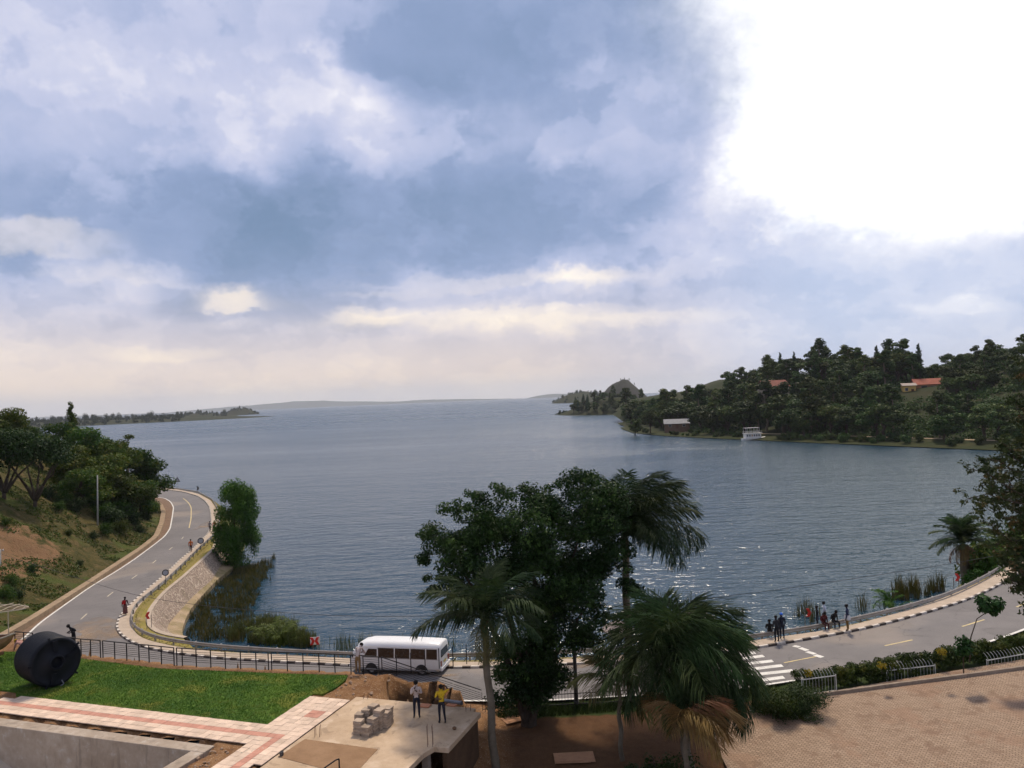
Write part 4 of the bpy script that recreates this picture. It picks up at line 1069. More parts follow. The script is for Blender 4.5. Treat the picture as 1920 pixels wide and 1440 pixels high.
# trees that stand out on the skyline and at the shore
for px, Y, k, s, lab in ((1530,385,3,1.32,'tallest eucalyptus standing above the wooded skyline'),(1572,392,0,1.3,'broad rounded tree on the skyline right of the tallest eucalyptus'),
                    (1717,372,0,1.35,'tall round headed tree on the skyline above the yellow house'),(1655,378,4,1.05,'thin conifer spike on the skyline left of the yellow house'),
                    (1688,380,4,1.0,'second thin conifer spike on the skyline left of the yellow house'),(1240,440,2,0.9,'slim tree alone on the skyline at the left end of the wood'),(1780,420,5,1.1,'flat topped tree at the crest on the right')):
    x = at(px, Y); wood_tree(k, x, Y, pz_at(x, Y), s, lab=lab, grp=None)
# undergrowth that fills the wood floor
gg = np.random.default_rng(77); upf = []
while len(upf) < 2100:
    px = gg.uniform(1172, 2010); sy = np.interp(px, [p[0] for p in SH_px], [p[1] for p in SH_px]); Ys = onz(px, sy, 0).y
    Y = Ys + 17 + gg.random()*165; x = at(px, Y); z = pz_at(x, Y)
    if z < 1.0: continue
    if any(abs(px-hp) < 34 and hy-26 < Y < hy+9 for hp, hy in houses_keep): continue
    r = gg.uniform(1.5, 3.4); upf.append((x, Y, z+0.5, r, r, r*gg.uniform(.5, 1.1)))
_V, _F = leafcloud(upf, 120000, 0.9, 0.7, seed=8)
_o = link('undergrowth', raw_mesh('undergrowth', _V, _F, lf_wood), kind='stuff'); _o['label'] = 'dense green undergrowth filling the wood across the water'; _o['category'] = 'undergrowth'
# shoreline bushes of the peninsula
BUSHW = tree_kind('bush', 3, 700, 0.42, lf_wood)
for i in range(110):
    px = g.uniform(1178, 1990); sy = np.interp(px, [p[0] for p in SH_px], [p[1] for p in SH_px]); Ys = onz(px, sy, 0).y
    if 1385 < px < 1440: continue
    Y = Ys + (g.uniform(1.0, 8) if g.random() < .7 else g.uniform(17, 60)); x = at(px, Y); s = g.uniform(0.6, 1.5)
    o = plant('shore_bush', ('large' if s > 1.1 else 'small')+' bush '+('at the waterline' if Y < Ys+9 else 'behind the far shore')+(' near the metal roofed shed' if px < 1330 else ' left of the moored white boat' if px < 1390 else ' right of the moored white boat' if px < 1560 else ' below the yellow house' if px < 1760 else ' beside the footpath at right'), 'bush', BUSHW, (x, Y, max(pz_at(x, Y), 0.2)-0.2), s, g.uniform(0, 6), 'bushes along the far shore')
# overhanging tree on the tip
x = at(1188, 398); plant('overhanging_tree', 'loose leaved tree leaning over the water at the wood tip', 'tree', KIN[1], (x, 398, 0.2), 1.02, 1.0)
x = at(1216, 404); plant('dark_round_tree', 'dark dense tree behind the overhanging tree at the wood tip', 'tree', KIN[0], (x, 404, 0.4), 1.25, 2.0)
# promontory trees
pl2 = []; tries = 0
while len(pl2) < 46 and tries < 900:
    tries += 1
    px = g.uniform(1070, 1215); Y = g.uniform(800, 930); x = at(px, Y); z = prom(x, Y)
    if z < 0.6 or any((x-a)**2+(Y-b)**2 < 36 for a, b in pl2): continue
    pl2.append((x, Y)); k = g.choices(range(6), (5, 5, 1, 1, 1.5, 1))[0]
    wood_tree(k, x, Y, z, g.uniform(1.1, 1.6), g.uniform(.8, 1.1), lab={0:'rounded tree',1:'bushy tree',2:'slender eucalyptus',3:'leaning eucalyptus',4:'narrow conifer',5:'flat topped tree'}[k]+' on the low promontory left of the wood', grp='trees on the low promontory')
for px in (1083, 1100, 1114): x = at(px, 838); wood_tree(4, x, 838, max(prom(x, 838), .5), 1.15, lab='dark conifer at the left end of the low promontory', grp='conifers at the end of the low promontory')
for px in (1165, 1172, 1181, 1190): x = at(px, 1252); wood_tree(g.choice((2, 4)), x, 1252, hill2(x, 1252), 0.36, lab='small tree on top of the bare dark hill', grp='small trees on the bare hill')
# far woods that read as one mass
def far_wood(name, label, f, cx, cy, R_, n, hmin, hmax, seed, pxr):
    gg = np.random.default_rng(seed); puffs = []
    while len(puffs) < n:
        px = gg.uniform(*pxr); Y = cy + gg.uniform(-1, 1)*R_; x = at(px, Y); z = f(x, Y)
        if z < 0.5: continue
        h = gg.uniform(hmin, hmax)*(1.7 if gg.random() < 0.10 else 1); r = h*gg.uniform(.22, .42)
        puffs.append((x, Y, z+h*0.55, r, r, h*0.5)); puffs.append((x+gg.uniform(-r, r), Y, z+h*0.25, r*1.2, r*1.2, h*0.35))
    V, Fq = leafcloud(puffs, n*40, 2.4, 0.7, seed=seed)
    o = link(name, raw_mesh(name, V, Fq, lf_cone), kind='stuff'); o['label'] = label; o['category'] = 'wood'; return o
far_wood('far_wood', 'hazy dark wood covering the long headland on the far left', hl, 0, 1880, 190, 1000, 5, 11, 1, (-30, 345))
far_wood('far_wood', 'thin row of hazy trees on the spit left of the island', hl2, 0, 2500, 70, 200, 4, 10, 2, (300, 424))
far_wood('far_wood', 'hazy trees covering the small far island', isl, 0, 3000, 50, 110, 4, 8, 3, (420, 486))
far_wood('far_wood', 'hazy trees covering the farthest headland beyond the wood', head3, 0, 2300, 90, 160, 4, 8, 4, (1036, 1140))
far_wood('islet_bushes', 'low bushes on the small islet beside the promontory', islet, 0, 905, 7, 14, 1.5, 3, 5, (1035, 1066))
# pale mountains across the lake
mt_m = pm('far_mountain', (0.09,0.10,0.09), (0.06,0.075,0.06), 0.0008, 0.95, 0.1, 0.0)
def mountain(name, prof, Y, depth):
    m = MB(); P0, P1, P2 = [], [], []
    pts = resample([(px, h) for px, h in prof], n=120)
    for i, (px, h) in enumerate(pts):
        x = at(px, Y); hh = max(0.0, h)*0.78*(1+0.10*mnoise.noise((px*0.05, Y*0.01, 0))+0.05*mnoise.noise((px*0.2, 3, 0)))
        P0.append((at(px, Y-depth), Y-depth, -5)); P1.append((x, Y, hh)); P2.append((at(px, Y+depth), Y+depth, -5))
    mid = [tuple((Vector(a)*0.45+Vector(b)*0.55)+Vector((0, 0, 12*mnoise.noise((i*0.3, 1, 1))))) for i, (a, b) in enumerate(zip(P0, P1))]
    m.quad_strip(P0, mid); m.quad_strip(mid, P1); m.quad_strip(P1, P2); return m.build(name, mt_m, smooth=True, kind='structure')
mountain('far_mountains', [(-60,30),(100,45),(200,30),(310,20),(360,55),(430,95),(500,130),(560,165),(600,155),(640,115),(690,85),(740,55),(800,70),(860,50),(930,20),(980,0)], 14600, 700)
mountain('far_mountains', [(985,0),(1010,50),(1035,75),(1060,60),(1090,20)], 12500, 500)

# ---- trees of the near hillside
HK = {'round': tree_kind('round', 101, 8500, 0.34, lf_hill), 'round2': tree_kind('round', 113, 8500, 0.34, lf_hill), 'umbrella': tree_kind('umbrella', 103, 7000, 0.28, lf_dark),
      'cone': tree_kind('cone', 107, 6000, 0.30, lf_hill), 'tall': tree_kind('tall', 109, 6500, 0.30, lf_hill)}
UH = {'round': 9.6, 'round2': 9.6, 'umbrella': 8.2, 'cone': 12.9, 'tall': 14.3}
def hz(x, y): return float(bil(HGX, HGY, GZ, x, y))
for px, Y, ytop, k, w, label in (
    (62,103,812,'umbrella',1.0,'dark low branching tree with bare forked limbs on the hillside'),
    (4,101,800,'umbrella',1.0,'dark forked tree at the left edge of the hillside'),
    (-8,120,744,'round',1.25,'olive topped tree at the far left edge above the hillside'),
    (32,138,774,'round2',1.2,'rounded green tree high on the hillside near the left edge'),
    (75,128,800,'round',1.2,'dense tree behind the dark forked tree'),
    (97,140,771,'round',1.15,'broad green tree left of the pointed conifer'),
    (133,146,752,'cone',1.0,'pointed conifer rising above the hillside trees'),
    (163,136,792,'round2',1.2,'bushy tree right of the pointed conifer'),
    (190,132,800,'round',1.1,'light green tree in the middle of the hillside clump'),
    (122,116,830,'round2',1.3,'dark spreading tree in the middle of the hillside'),
    (152,113,858,'round',1.25,'dark bushy tree low in the hillside clump'),
    (186,119,845,'round2',1.35,'dense dark tree behind the pale pole'),
    (212,128,822,'tall',1.35,'tall olive tree toward the road side of the clump'),
    (236,138,815,'tall',1.5,'tall leafy tree nearest the bend in the road'),
    (228,122,868,'round',1.3,'rounded tree low beside the road clump'),
    (256,146,832,'round2',1.25,'yellow green tree at the lakeward edge of the clump'),
    (262,134,880,'round',1.2,'dark tree hanging over the inside of the bend'),
    (276,160,868,'tall',0.9,'thin dark tree at the edge of the bend'),
    (45,150,778,'round',1.2,'far green tree at the crest by the left edge')):
    x = at(px, Y); z = hz(x, Y); top = H + (745.8-0.0423*(px-960)-ytop)/F*Y
    s = max(0.35, (top-z+0.4)/UH[k])
    plant('hillside_tree', label, 'tree', HK[k], (x, Y, z-0.4), s*w, g.uniform(0, 6.28), 'trees on the near hillside', s)
BUSHN = [tree_kind('bush', 201, 1500, 0.20, lf_hill), tree_kind('bush', 207, 1500, 0.20, lf_dark)]
nb = 0
for px, py_, s in ((205,985,1.5),(222,972,1.6),(240,965,1.7),(255,960,1.6),(268,948,1.5),(278,940,1.4),(286,952,1.0),(190,975,1.2),(252,985,1.2),(225,1000,1.0),(275,975,1.1),(198,1003,0.9),(262,1000,0.8),(285,925,1.5),
               (12,985,.5),(140,960,1.2),(165,945,1.3),(60,1075,0.5),(20,1095,0.6),(35,1120,0.6),(8,1125,.7),(150,1062,.4),(130,1005,.5),(175,1010,.6),(180,955,1.4),(150,940,1.3),(120,945,1.0),(90,935,1.1),(110,960,.7)):
    # walk along the sight line until it meets the hill
    d = ray(px, py_); best = None
    for t in np.arange(66, 175, 0.5):
        p = Vector((0, 0, H)) + d*(t/d.y)
        if hz(p.x, p.y) >= p.z: best = p; break
    if best is None: continue
    nb += 1
    plant('hillside_bush', ('big' if s >= 1.4 else 'leafy' if s >= 1.0 else 'small low')+' bush '+('right beside the bend of the road' if px > 250 else 'just right of the pale hillside pole' if px > 186 else 'just left of the pale hillside pole' if px > 105 else 'on the hillside near the left edge'), 'bush', BUSHN[nb % 2], (best.x, best.y, hz(best.x, best.y)-0.15), s, g.uniform(0, 6), 'bushes on the near hillside')
# rough herbs on the slope
hp = [(p[0]-0.3, p[1]) for p in HW[::4]] + [(-100, 60), (-100, 170)]
def herb():
    n = 46000; px = rng.uniform(-20, 300, n*2); Y = rng.uniform(60, 150, n*2)
    x = np.array([at(a, b) for a, b in zip(px[:200], Y[:200])]); X_ = (px-960)/F*Y
    z, d = bil(HGX, HGY, GZ, X_, Y), bil(HGX, HGY, GD, X_, Y); m = (d > 0.4) & (d < 26); X_, Y, z, d = X_[m][:n], Y[m][:n], z[m][:n], d[m][:n]
    keepm = vnoise(X_, Y, 0.22, 2.2) > -0.12; X_, Y, z = X_[keepm], Y[keepm], z[keepm]
    nn = len(X_); P = np.c_[X_, Y, z, np.full(nn, .25), np.full(nn, .25), np.full(nn, .2)]
    V, Fq = leafcloud(P, nn*2, 0.26, 0.5, seed=4)
    o = link('hillside_herbs', raw_mesh('hillside_herbs', V, Fq, leaf_mat('herb_leaves', (0.035,0.055,0.012), (0.10,0.13,0.025), (0.15,0.11,0.045), 0.0, .2)), kind='stuff'); o['label'] = 'rough low herbs covering the hillside'; o['category'] = 'herbs'
herb()

# ---- leafy tree standing at the water by the inlet
def custom_tree(name, label, base, puffs, leaves, size, mat, limbs, seed=3, droop=0.0, aspect=.5, bark=None, parts=True):
    o = root(name, label, 'tree', base); t = MB()
    for i, (a, b, r0, r1) in enumerate(limbs): limb(t, a, b, r0, r1, seed=i, n=5, wob=0.06)
    link('trunk', t.mesh('trunk', bark or bark_d, True), o)
    V, Fq = leafcloud(puffs, leaves, size, aspect, seed=seed, droop=droop, shell=.38)
    link('crown', raw_mesh('crown', V, Fq, mat), o); return o
b = onz(440, 1062, 0.3)
gg = random.Random(3); pf = []
for i in range(64):
    t = gg.random(); z = 0.9+10.6*t; wdt = 3.1*(0.75+0.5*math.sin(math.pi*min(1, t*1.1)))*(0.8 if t < .25 else 1)
    a = gg.uniform(0, 6.28); r = gg.uniform(0, 1)**.6*wdt*.72; s = gg.uniform(1.0, 1.5)
    pf.append((r*math.cos(a)+0.7*t-0.2*(t<.3), r*math.sin(a), z, s, s, s*1.0))
for i in range(14):             # drooping skirts
    a = gg.uniform(0, 6.28); pf.append((2.5*math.cos(a)+.2, 2.5*math.sin(a), gg.uniform(1.8, 6.5), .75, .75, 1.7))
custom_tree('lakeside_tree', 'dense bright green drooping tree at the water beside the stone wall', (b.x, b.y, 0.1), pf, 30000, 0.34, lf_lake,
            [((0,0,-1),(0.1,0.1,5.5),.3,.2),((0,0,2),(1.8,.5,7),.16,.06),((0,0,2),(-1.7,-.4,6),.16,.06),((0.1,0.1,5),(.6,0,10.5),.16,.05)], droop=.8, aspect=.35)

# ---- palms
def frond_mesh(length, arch, n, llen, lw, droop, mat, seed, plume=0.5, stalk=0.12):
    """one frond leaving the origin along +x and arching; leaflets hang from both sides"""
    g = np.random.default_rng(seed); m = MB(); pts = []; p = Vector((0, 0, 0)); ang = arch[0]; N = 14
    for i in range(N+1):
        pts.append(p.copy()); t = i/N; a = arch[0] + (arch[1]-arch[0])*t**1.15
        p = p + Vector((math.cos(a), 0, math.sin(a)))*length/N
    m.tube(pts, [0.045*(1-.85*i/N) for i in range(N+1)], 5)
    me_s = m.mesh('rachis', [mat])
    V = []; Fc = []
    for i in range(n):
        t = stalk + (1-stalk)*(i+0.5)/n; f = t*N; k = min(int(f), N-1); q = pts[k].lerp(pts[k+1], f-k); T = (pts[k+1]-pts[k]).normalized()
        up_ = Vector((-T.z, 0, T.x))
        for s in (-1, 1):
            L_ = llen*(0.45+0.75*math.sin(math.pi*min(1, t*0.86+.12)))*g.uniform(.8, 1.15)
            d = (Vector((0, s, 0))*1.0 + T*(0.45+0.4*t) + up_*g.uniform(-plume, plume*1.1)).normalized()
            w = Vector((0, 0, 1)).cross(d).normalized()*lw*.5
            a0 = q; a1 = q + d*L_*.5 + Vector((0, 0, -droop*L_*.18)); d2 = (d + Vector((0, 0, -droop*1.5))).normalized(); a2 = a1 + d2*L_*.5
            b0 = len(V); V += [a0-w*.6, a0+w*.6, a1+w, a1-w, a2]
            Fc += [(b0, b0+1, b0+2, b0+3), (b0+3, b0+2, b0+4)]
    vv = m.v; nv = len(vv)
    me = bpy.data.meshes.new('frond'); me.from_pydata(vv + [tuple(v) for v in V], [], m.f + [tuple(i+nv for i in f) for f in Fc]); me.materials.append(mat); me.update()
    bpy.data.meshes.remove(me_s); return me
lf_palm = leaf_mat('palm_leaflets', (0.010,0.022,0.008), (0.036,0.058,0.020), (0.06,0.08,0.03), 0.25, 0.2)
lf_palmb = leaf_mat('bright_palm_leaflets', (0.013,0.028,0.009), (0.046,0.076,0.024), (0.085,0.115,0.04), 0.3, 0.25)
lf_dead = leaf_mat('withered_leaflets', (0.14,0.075,0.03), (0.28,0.16,0.065), (0.34,0.22,0.10), 0.2, 0.2)
lf_olive = leaf_mat('yellowing_leaflets', (0.07,0.07,0.022), (0.16,0.14,0.05), None, 0.25, 0.2)
trunk_p = pm('palm_trunk', (0.16,0.135,0.10), (0.10,0.08,0.055), 2.5, 0.9, 0.15, 0.6, 0.04)
def palm(name, label, base, crown, r0, r1, fronds, shaft=True):
    """fronds: (azimuth deg, elevation deg, mesh, scale)"""
    o = root(name, label, 'palm tree', base); B = Vector(base); C = Vector(crown)-B
    m = MB(); pts = [Vector((0,0,-.6)).lerp(C, i/12) + Vector((0.05*math.sin(i*1.3), 0.05*math.cos(i), 0)) for i in range(13)]
    pts[0] = Vector((0,0,-.6))
    m.tube(pts, [r0*1.25 if i == 0 else r0+(r1-r0)*i/12 for i in range(13)], 12); link('trunk', m.mesh('trunk', trunk_p, True), o)
    if shaft:
        m = MB(); m.tube([C+Vector((0,0,-.7)), C+Vector((0,0,-.2)), C+Vector((0,0,.35))], [r1*1.05, r1*1.35, r1*.7], 10); link('crownshaft', m.mesh('crownshaft', pm('crownshaft_green', (0.07,0.075,0.03), (0.05,0.04,0.02), 3, .7), True), o)
    for az, el, me, s in fronds:
        f = link('frond', me, o); f.location = C + Vector((0,0,.1)); f.rotation_euler = (random.uniform(-.25,.25), -R(el), R(az)); f.scale = (s, s, s)
    return o
FA = [frond_mesh(3.7, (R(20), R(-62)), 58, 1.05, 0.062, .55, lf_palm, i, .6) for i in (1, 2, 3)]
FD = frond_mesh(2.6, (R(10), R(-88)), 34, 0.8, 0.04, .7, lf_olive, 9, .5)
fr = [(a, e, FA[i % 3], s) for i, (a, e, s) in enumerate([(0,55,1.0),(35,30,.95),(80,50,1),(120,28,.9),(165,35,1.0),(200,12,1.0),(235,40,1.0),(270,20,.9),(300,5,.9),(330,28,1.05),(20,5,.85),(150,5,.9),(185,62,.9),(60,70,.9),(285,60,1.0),(345,0,.85)])]
fr += [(275, -30, FD, .9), (240, -38, FD, .8), (310, -35, FD, .8)]
palm('palm_tree', 'slim palm with pale ringed trunk left of the dark broad tree', (-1.55,37.4,3.9), tuple(aty(907,1166,37.6)), 0.21, 0.15, fr)
FB_ = [frond_mesh(5.1, (R(28), R(-62)), 76, 1.4, 0.055, .75, lf_palm, i, .95) for i in (11, 12, 13)]
fr = [(a, e, FB_[i % 3], s) for i, (a, e, s) in enumerate([(5,42,1.0),(30,20,.95),(355,8,1.0),(330,30,1.0),(300,45,.9),(60,55,.9),(100,60,.85),(140,50,.9),(180,62,.8),(210,40,.8),(245,55,.9),(270,25,.8),(15,68,.9),(340,66,.95),(45,2,.9),(20,-8,.85),(318,5,.9),(90,30,.8),(350,52,1.0),(325,55,1.0),(38,38,1.0),(15,28,1.05),(2,0,.95),(290,15,.9),(75,20,.9),(160,25,.8),(200,75,.9),(270,75,.95),(335,-12,.8),(310,-5,.85)])]
palm('palm_tree', 'tall palm with arching feathery fronds right of the dark broad tree', (6.1,45.2,3.8), tuple(aty(1171,1010,45.2)), 0.24, 0.2, fr)
FC = [frond_mesh(4.6, (R(36), R(-98)), 86, 1.55, 0.044, .95, lf_palmb, i, 1.0) for i in (21, 22, 23)]
FE = frond_mesh(2.5, (R(5), R(-92)), 60, 1.25, 0.045, .9, lf_dead, 31, .7)
FO = frond_mesh(3.0, (R(15), R(-88)), 58, 1.1, 0.045, .9, lf_olive, 33, .6)
fr = [(a, e, FC[i % 3], s) for i, (a, e, s) in enumerate([(0,50,1.05),(25,30,1),(50,60,1.0),(80,45,.9),(110,62,1.0),(140,45,.95),(175,40,1.0),(200,20,1.0),(225,40,.95),(250,30,.9),(280,25,.95),(310,35,1.0),(335,20,1.05),(355,8,1.05),(320,8,.95),(30,78,1.0),(120,80,1.05),(210,75,.95),(300,70,1.0),(345,45,1.0),(10,12,1.0),(265,5,.85),(290,-5,.95),(325,-8,1.0),(345,-12,1.0),(15,40,1.0),(60,25,.9),(95,70,1.05),(160,68,1.0),(240,62,1.0),(185,30,.95),(215,5,.9),(0,65,1.1),(330,55,1.05)])]
fr += [(215, -2, FO, 1.0), (240, -12, FO, 1.0), (190, -8, FO, .9)] + [(a, e, FC[i % 3], s) for i, (a, e, s) in enumerate([(300,-18,.8),(330,-22,.85),(5,-20,.85),(255,-15,.75),(35,-15,.8),(280,-30,.7),(345,-32,.75)])]
FU = frond_mesh(3.4, (R(20), R(-25)), 60, 1.2, .04, .55, lf_palmb, 77, .8)
fr += [(a, e, FU, s) for a, e, s in ((0,72,1.0),(70,66,.95),(130,78,1.05),(200,70,.95),(260,74,1.0),(320,66,1.0),(30,60,.9),(170,62,.9))]
palm('palm_tree', 'bushy foreground palm with long drooping fronds beside the brick forecourt', (7.6,36.2,4.2), tuple(aty(1264,1268,36.2)), 0.24, 0.2, fr, shaft=False)
p = aty(1285, 1352, 33.5)
palm('withered_palm', 'small withered palm head of rust coloured hanging fronds in the foreground', (p.x-.1, p.y+.1, 4.2), tuple(p), 0.13, 0.11,
     [(a, e, FE, s) for a, e, s in ((350,40,.95),(320,30,.9),(290,45,.9),(20,50,.8),(250,55,.8),(180,62,.75),(335,62,.8),(305,10,.85),(230,30,.6))], shaft=False)
p = aty(1160, 1295, 38)
palm('withered_palm', 'yellowing drooping palm head left of the foreground palm', (p.x, p.y, 4.1), tuple(p), 0.12, 0.1,
     [(a, e, FO, s) for a, e, s in ((0,45,.95),(60,50,.8),(120,55,.9),(180,40,.9),(230,35,.9),(270,40,.95),(310,40,.9),(340,75,.9),(200,78,.8))], shaft=False)

# ---- big dark broad-leaved tree in the garden
gg = random.Random(12); pf = []
def lobe(cx, cy, cz, rx, ry, rz, n, s0, s1):
    for i in range(n):
        d = Vector((gg.gauss(0,1), gg.gauss(0,1), gg.gauss(0,1))).normalized(); r = gg.random()**.45; s = gg.uniform(s0, s1)
        pf.append((cx+d.x*rx*r, cy+d.y*ry*r, cz+d.z*rz*r, s, s, s*.8))
def fz(px, py, Y=42.6): p = aty(px, py, Y); return p.x-0.1, p.z-4.0
for px, py, rx, rz, n in ((860,1010,2.0,1.7,26),(930,990,2.0,1.5,26),(1010,985,2.0,2.0,24),(1090,960,2.2,1.9,26),(1040,1060,2.6,2.2,22),(930,1070,2.4,1.9,20),(1120,1050,2.0,2.3,24),(1135,980,1.6,1.8,18),(1030,1150,2.5,2.2,28),(1090,1140,1.7,1.9,16),(1000,1235,2.1,2.2,26),(960,1290,1.2,1.2,9),(1030,1300,1.0,.9,6),(880,1110,1.5,1.4,9)):
    x, z = fz(px, py); lobe(x, gg.uniform(-.8,.8), z, rx, 2.4, rz, n, .55, .95)
for i in range(46):              # loose sprays at the crown's edge
    px, py = gg.choice(((800,1010),(815,985),(840,955),(870,940),(905,930),(945,920),(985,925),(1030,915),(1060,900),(1090,893),(1120,905),(800,1050),(815,1090),(850,1130),(880,1160),(1185,1090),(1180,1110),(1150,1170),(1120,1220)))
    x, z = fz(px+gg.uniform(-14,14), py+gg.uniform(-12,12)); pf.append((x, gg.uniform(-1.5,1.5), z, gg.uniform(.25,.5), .45, gg.uniform(.16,.3)))
for px, py in ((812,1000),(800,1040),(835,950),(900,935),(950,925),(1055,905),(1110,900),(1085,895),(1180,1105),(1195,1110),(1150,1190),(860,1160),(1170,1060)):
    x, z = fz(px, py); pf.append((x, gg.uniform(-1,1), z, .5, .6, .4))
b = Vector((0.1, 42.6, 4.0)); br_ = []
for px, py, r in ((860,1040,.16),(930,1010,.18),(1010,1000,.2),(1090,1000,.2),(1040,1120,.15),(900,1130,.12),(1120,1100,.13)):
    x, z = fz(px, py); br_ += [((gg.uniform(-.4,.4), gg.uniform(-.3,.3), -.6), (x*.35, gg.uniform(-.4,.4), z*.45), .2, r), ((x*.35, 0, z*.45), (x, gg.uniform(-1,1), z), r, .04)]
custom_tree('broadleaf_garden_tree', 'huge dark dense broadleaf tree in the garden between the palms', tuple(b), pf, 105000, 0.185, lf_ficus, br_, seed=14, aspect=.5)

# ---- sparse feathery tree at the right edge
def twig_tree(name, label, base, tips, leaves_per, size, mat, seed):
    gg = random.Random(seed); o = root(name, label, 'tree', base); t = MB(); pf = []
    B = Vector(base)
    t.tube([Vector((0,0,-.5)), Vector((-.1,0,4)), Vector((-.3,.1,8))], [.24,.18,.14], 8)
    for tx in tips:
        T = Vector(tx)-B; s = Vector((-.25, .05, min(max(3.5, T.z-gg.uniform(1.5, 4)), 12)))
        if s.z > 8: t.tube([Vector((-.3,.1,8)), Vector((-.3,.1,s.z))], [.14,.07], 6)
        pts = limb(t, s, T, .05, .012, sag=gg.uniform(-.05,.12), n=7, wob=.07, seed=gg.random())
        for q in pts[2:]:
            for k in range(4):
                e = q + Vector((gg.uniform(-1,1), gg.uniform(-1,1), gg.uniform(-.6,.8)))*gg.uniform(.25,.8)
                t.tube([q, e], [.010,.004], 4, cap=False); pf.append((e.x, e.y, e.z, .26, .26, .14)); m_ = q.lerp(e, .5); pf.append((m_.x, m_.y, m_.z, .18, .18, .12))
    link('trunk', t.mesh('trunk', bark_d, True), o)
    V, Fq = leafcloud(pf, len(pf)*leaves_per, size, .42, seed=seed, shell=.6); link('crown', raw_mesh('crown', V, Fq, mat), o); return o
tips = []
gg = random.Random(8)
for px, py in ((1822,880),(1835,910),(1850,860),(1870,885),(1815,935),(1845,950),(1880,930),(1900,860),(1915,820),(1905,760),(1918,700),(1925,640),(1860,985),(1885,1000),(1910,960),(1880,1045),(1905,1065),(1915,1095),(1870,1020),(1930,1020),(1940,900),(1935,780),(1880,830),(1925,1080),(1960,960),(1955,850),(1908,1015),(1893,905),(1895,1085),(1930,1105)):
    tips.append(tuple(aty(px, py, 33+gg.uniform(-2.2, 2.2))))
p = aty(2010, 900, 33)
twig_tree('feathery_tree', 'sparse feathery leaved tree reaching in at the right edge', (p.x, 33.2, 5.4), tips, 11, .20, lf_feather, 5)

# ---- date palm and bushes beyond the right-hand barrier
FP = [frond_mesh(3.1, (R(35), R(-55)), 48, .7, 0.075, .25, lf_palmb, i, .35) for i in (41, 42)]
FQ = frond_mesh(2.2, (R(5), R(-80)), 30, .5, 0.05, .3, lf_dead, 44, .35)
p = aty(1806, 1022, 70)
palm('date_palm', 'stout date palm with a brown dead skirt beyond the right barrier', (p.x+.2, 70, 0.6), tuple(p), .42, .36,
     [(a, e, FP[i % 2], s) for i, (a, e, s) in enumerate([(0,30,1),(30,10,.9),(60,50,1),(100,45,1),(140,20,1),(170,40,1),(195,10,1),(220,35,1),(250,20,.9),(280,50,1),(310,25,1),(335,5,.9),(15,65,1),(200,65,1),(120,70,1),(300,72,1),(180,-15,.9),(40,35,1),(80,25,1),(110,55,1),(155,55,1),(210,50,1),(235,5,1),(265,40,1),(295,5,.95),(325,45,1),(350,48,1),(0,80,1),(160,-5,1)])] + [(a, -25, FQ, 1) for a in (200,235,270,305,340,170)], shaft=False)
BUSHR = [tree_kind('bush', 301, 2600, 0.2, lf_lake), tree_kind('bush', 305, 2600, 0.2, lf_hill)]
for px, py, Y, s, k, lab in ((1853,1062,69,1.7,1,'dark bush right of the date palm'),(1880,1050,70,1.9,1,'large bush hidden behind the feathery tree'),(1846,1085,67,1.0,0,'light green bush at the foot of the date palm'),(1900,1030,74,2.3,1,'tall bush at the right edge beyond the barrier')):
    p = aty(px, py, Y); plant('bush', lab, 'bush', BUSHR[k], (p.x, Y, p.z-1.0*s), s, 1.0+px)
# bright arching clump on the right bank, grass clump on the left bank
FG = [frond_mesh(2.3, (R(60), R(-45)), 30, .5, 0.05, .3, lf_lake, i, .5) for i in (51, 52)]
def clump(name, label, cat, px, py, Y, fr_, s, n, seed):
    gg = random.Random(seed); p = aty(px, py, Y); o = root(name, label, cat, tuple(p))
    for i in range(n):
        f = link('frond', fr_[i % len(fr_)], o); f.location = (gg.uniform(-1,1)*s*1.1, gg.uniform(-.6,.6)*s, 0); f.rotation_euler = (gg.uniform(-.3,.3), -R(gg.uniform(-5,45)), gg.uniform(0, 6.28)); k = s*gg.uniform(.7,1.1); f.scale = (k,)*3
    return o
clump('reed_palm_clump', 'bright green arching clump beyond the right barrier', 'plant', 1662, 1142, 62, FG, .85, 16, 3)
def reeds(name, label, pxpoly, n, h0, h1, mat, z0=-.1, w=.02, lean=.35, gap=-.12):
    P = np.array([onz(x, y, 0.0)[:2] for x, y in pxpoly]); lo, hi = P.min(0)-1.2, P.max(0)+1.2; c = lo + rng.random((n*4, 2))*(hi-lo)
    nz = vnoise(c[:, 0], c[:, 1], .5, n*.01); d, _, _ = dist_poly(c, np.vstack([P, P[:1]])); ins = inpoly(c, P)
    sd = np.where(ins, d, -d); ok = (sd + nz*1.6 > .25) & (nz > gap); c = c[ok][:n]; nz = nz[ok][:n]; k = len(c)
    h = (h0+(h1-h0)*rng.random(k)**1.5)*(1+.35*nz); a = rng.uniform(0, 6.28, k); b = rng.uniform(0, 6.28, k); l = rng.random(k)**2*lean*h*1.6
    M_ = np.c_[c[:, 0]+np.cos(b)*l*.3, c[:, 1]+np.sin(b)*l*.3, z0+h*.62]; T_ = np.c_[c[:, 0]+np.cos(b)*l, c[:, 1]+np.sin(b)*l, z0+h*(1-.25*(l/h))]
    ww = np.c_[np.cos(a)*w, np.sin(a)*w, np.zeros(k)]; B_ = np.c_[c, np.full(k, z0)]
    V = np.stack([B_-ww, B_+ww, M_+ww*.8, M_-ww*.8, T_], 1).reshape(-1, 3); i = np.arange(k)*5
    Fc = np.concatenate([np.stack([i, i+1, i+2], 1), np.stack([i, i+2, i+3], 1), np.stack([i+3, i+2, i+4], 1)])
    o = link(name, raw_mesh(name, V, Fc, mat), kind='stuff'); o['label'] = label; o['category'] = 'reeds'; return o
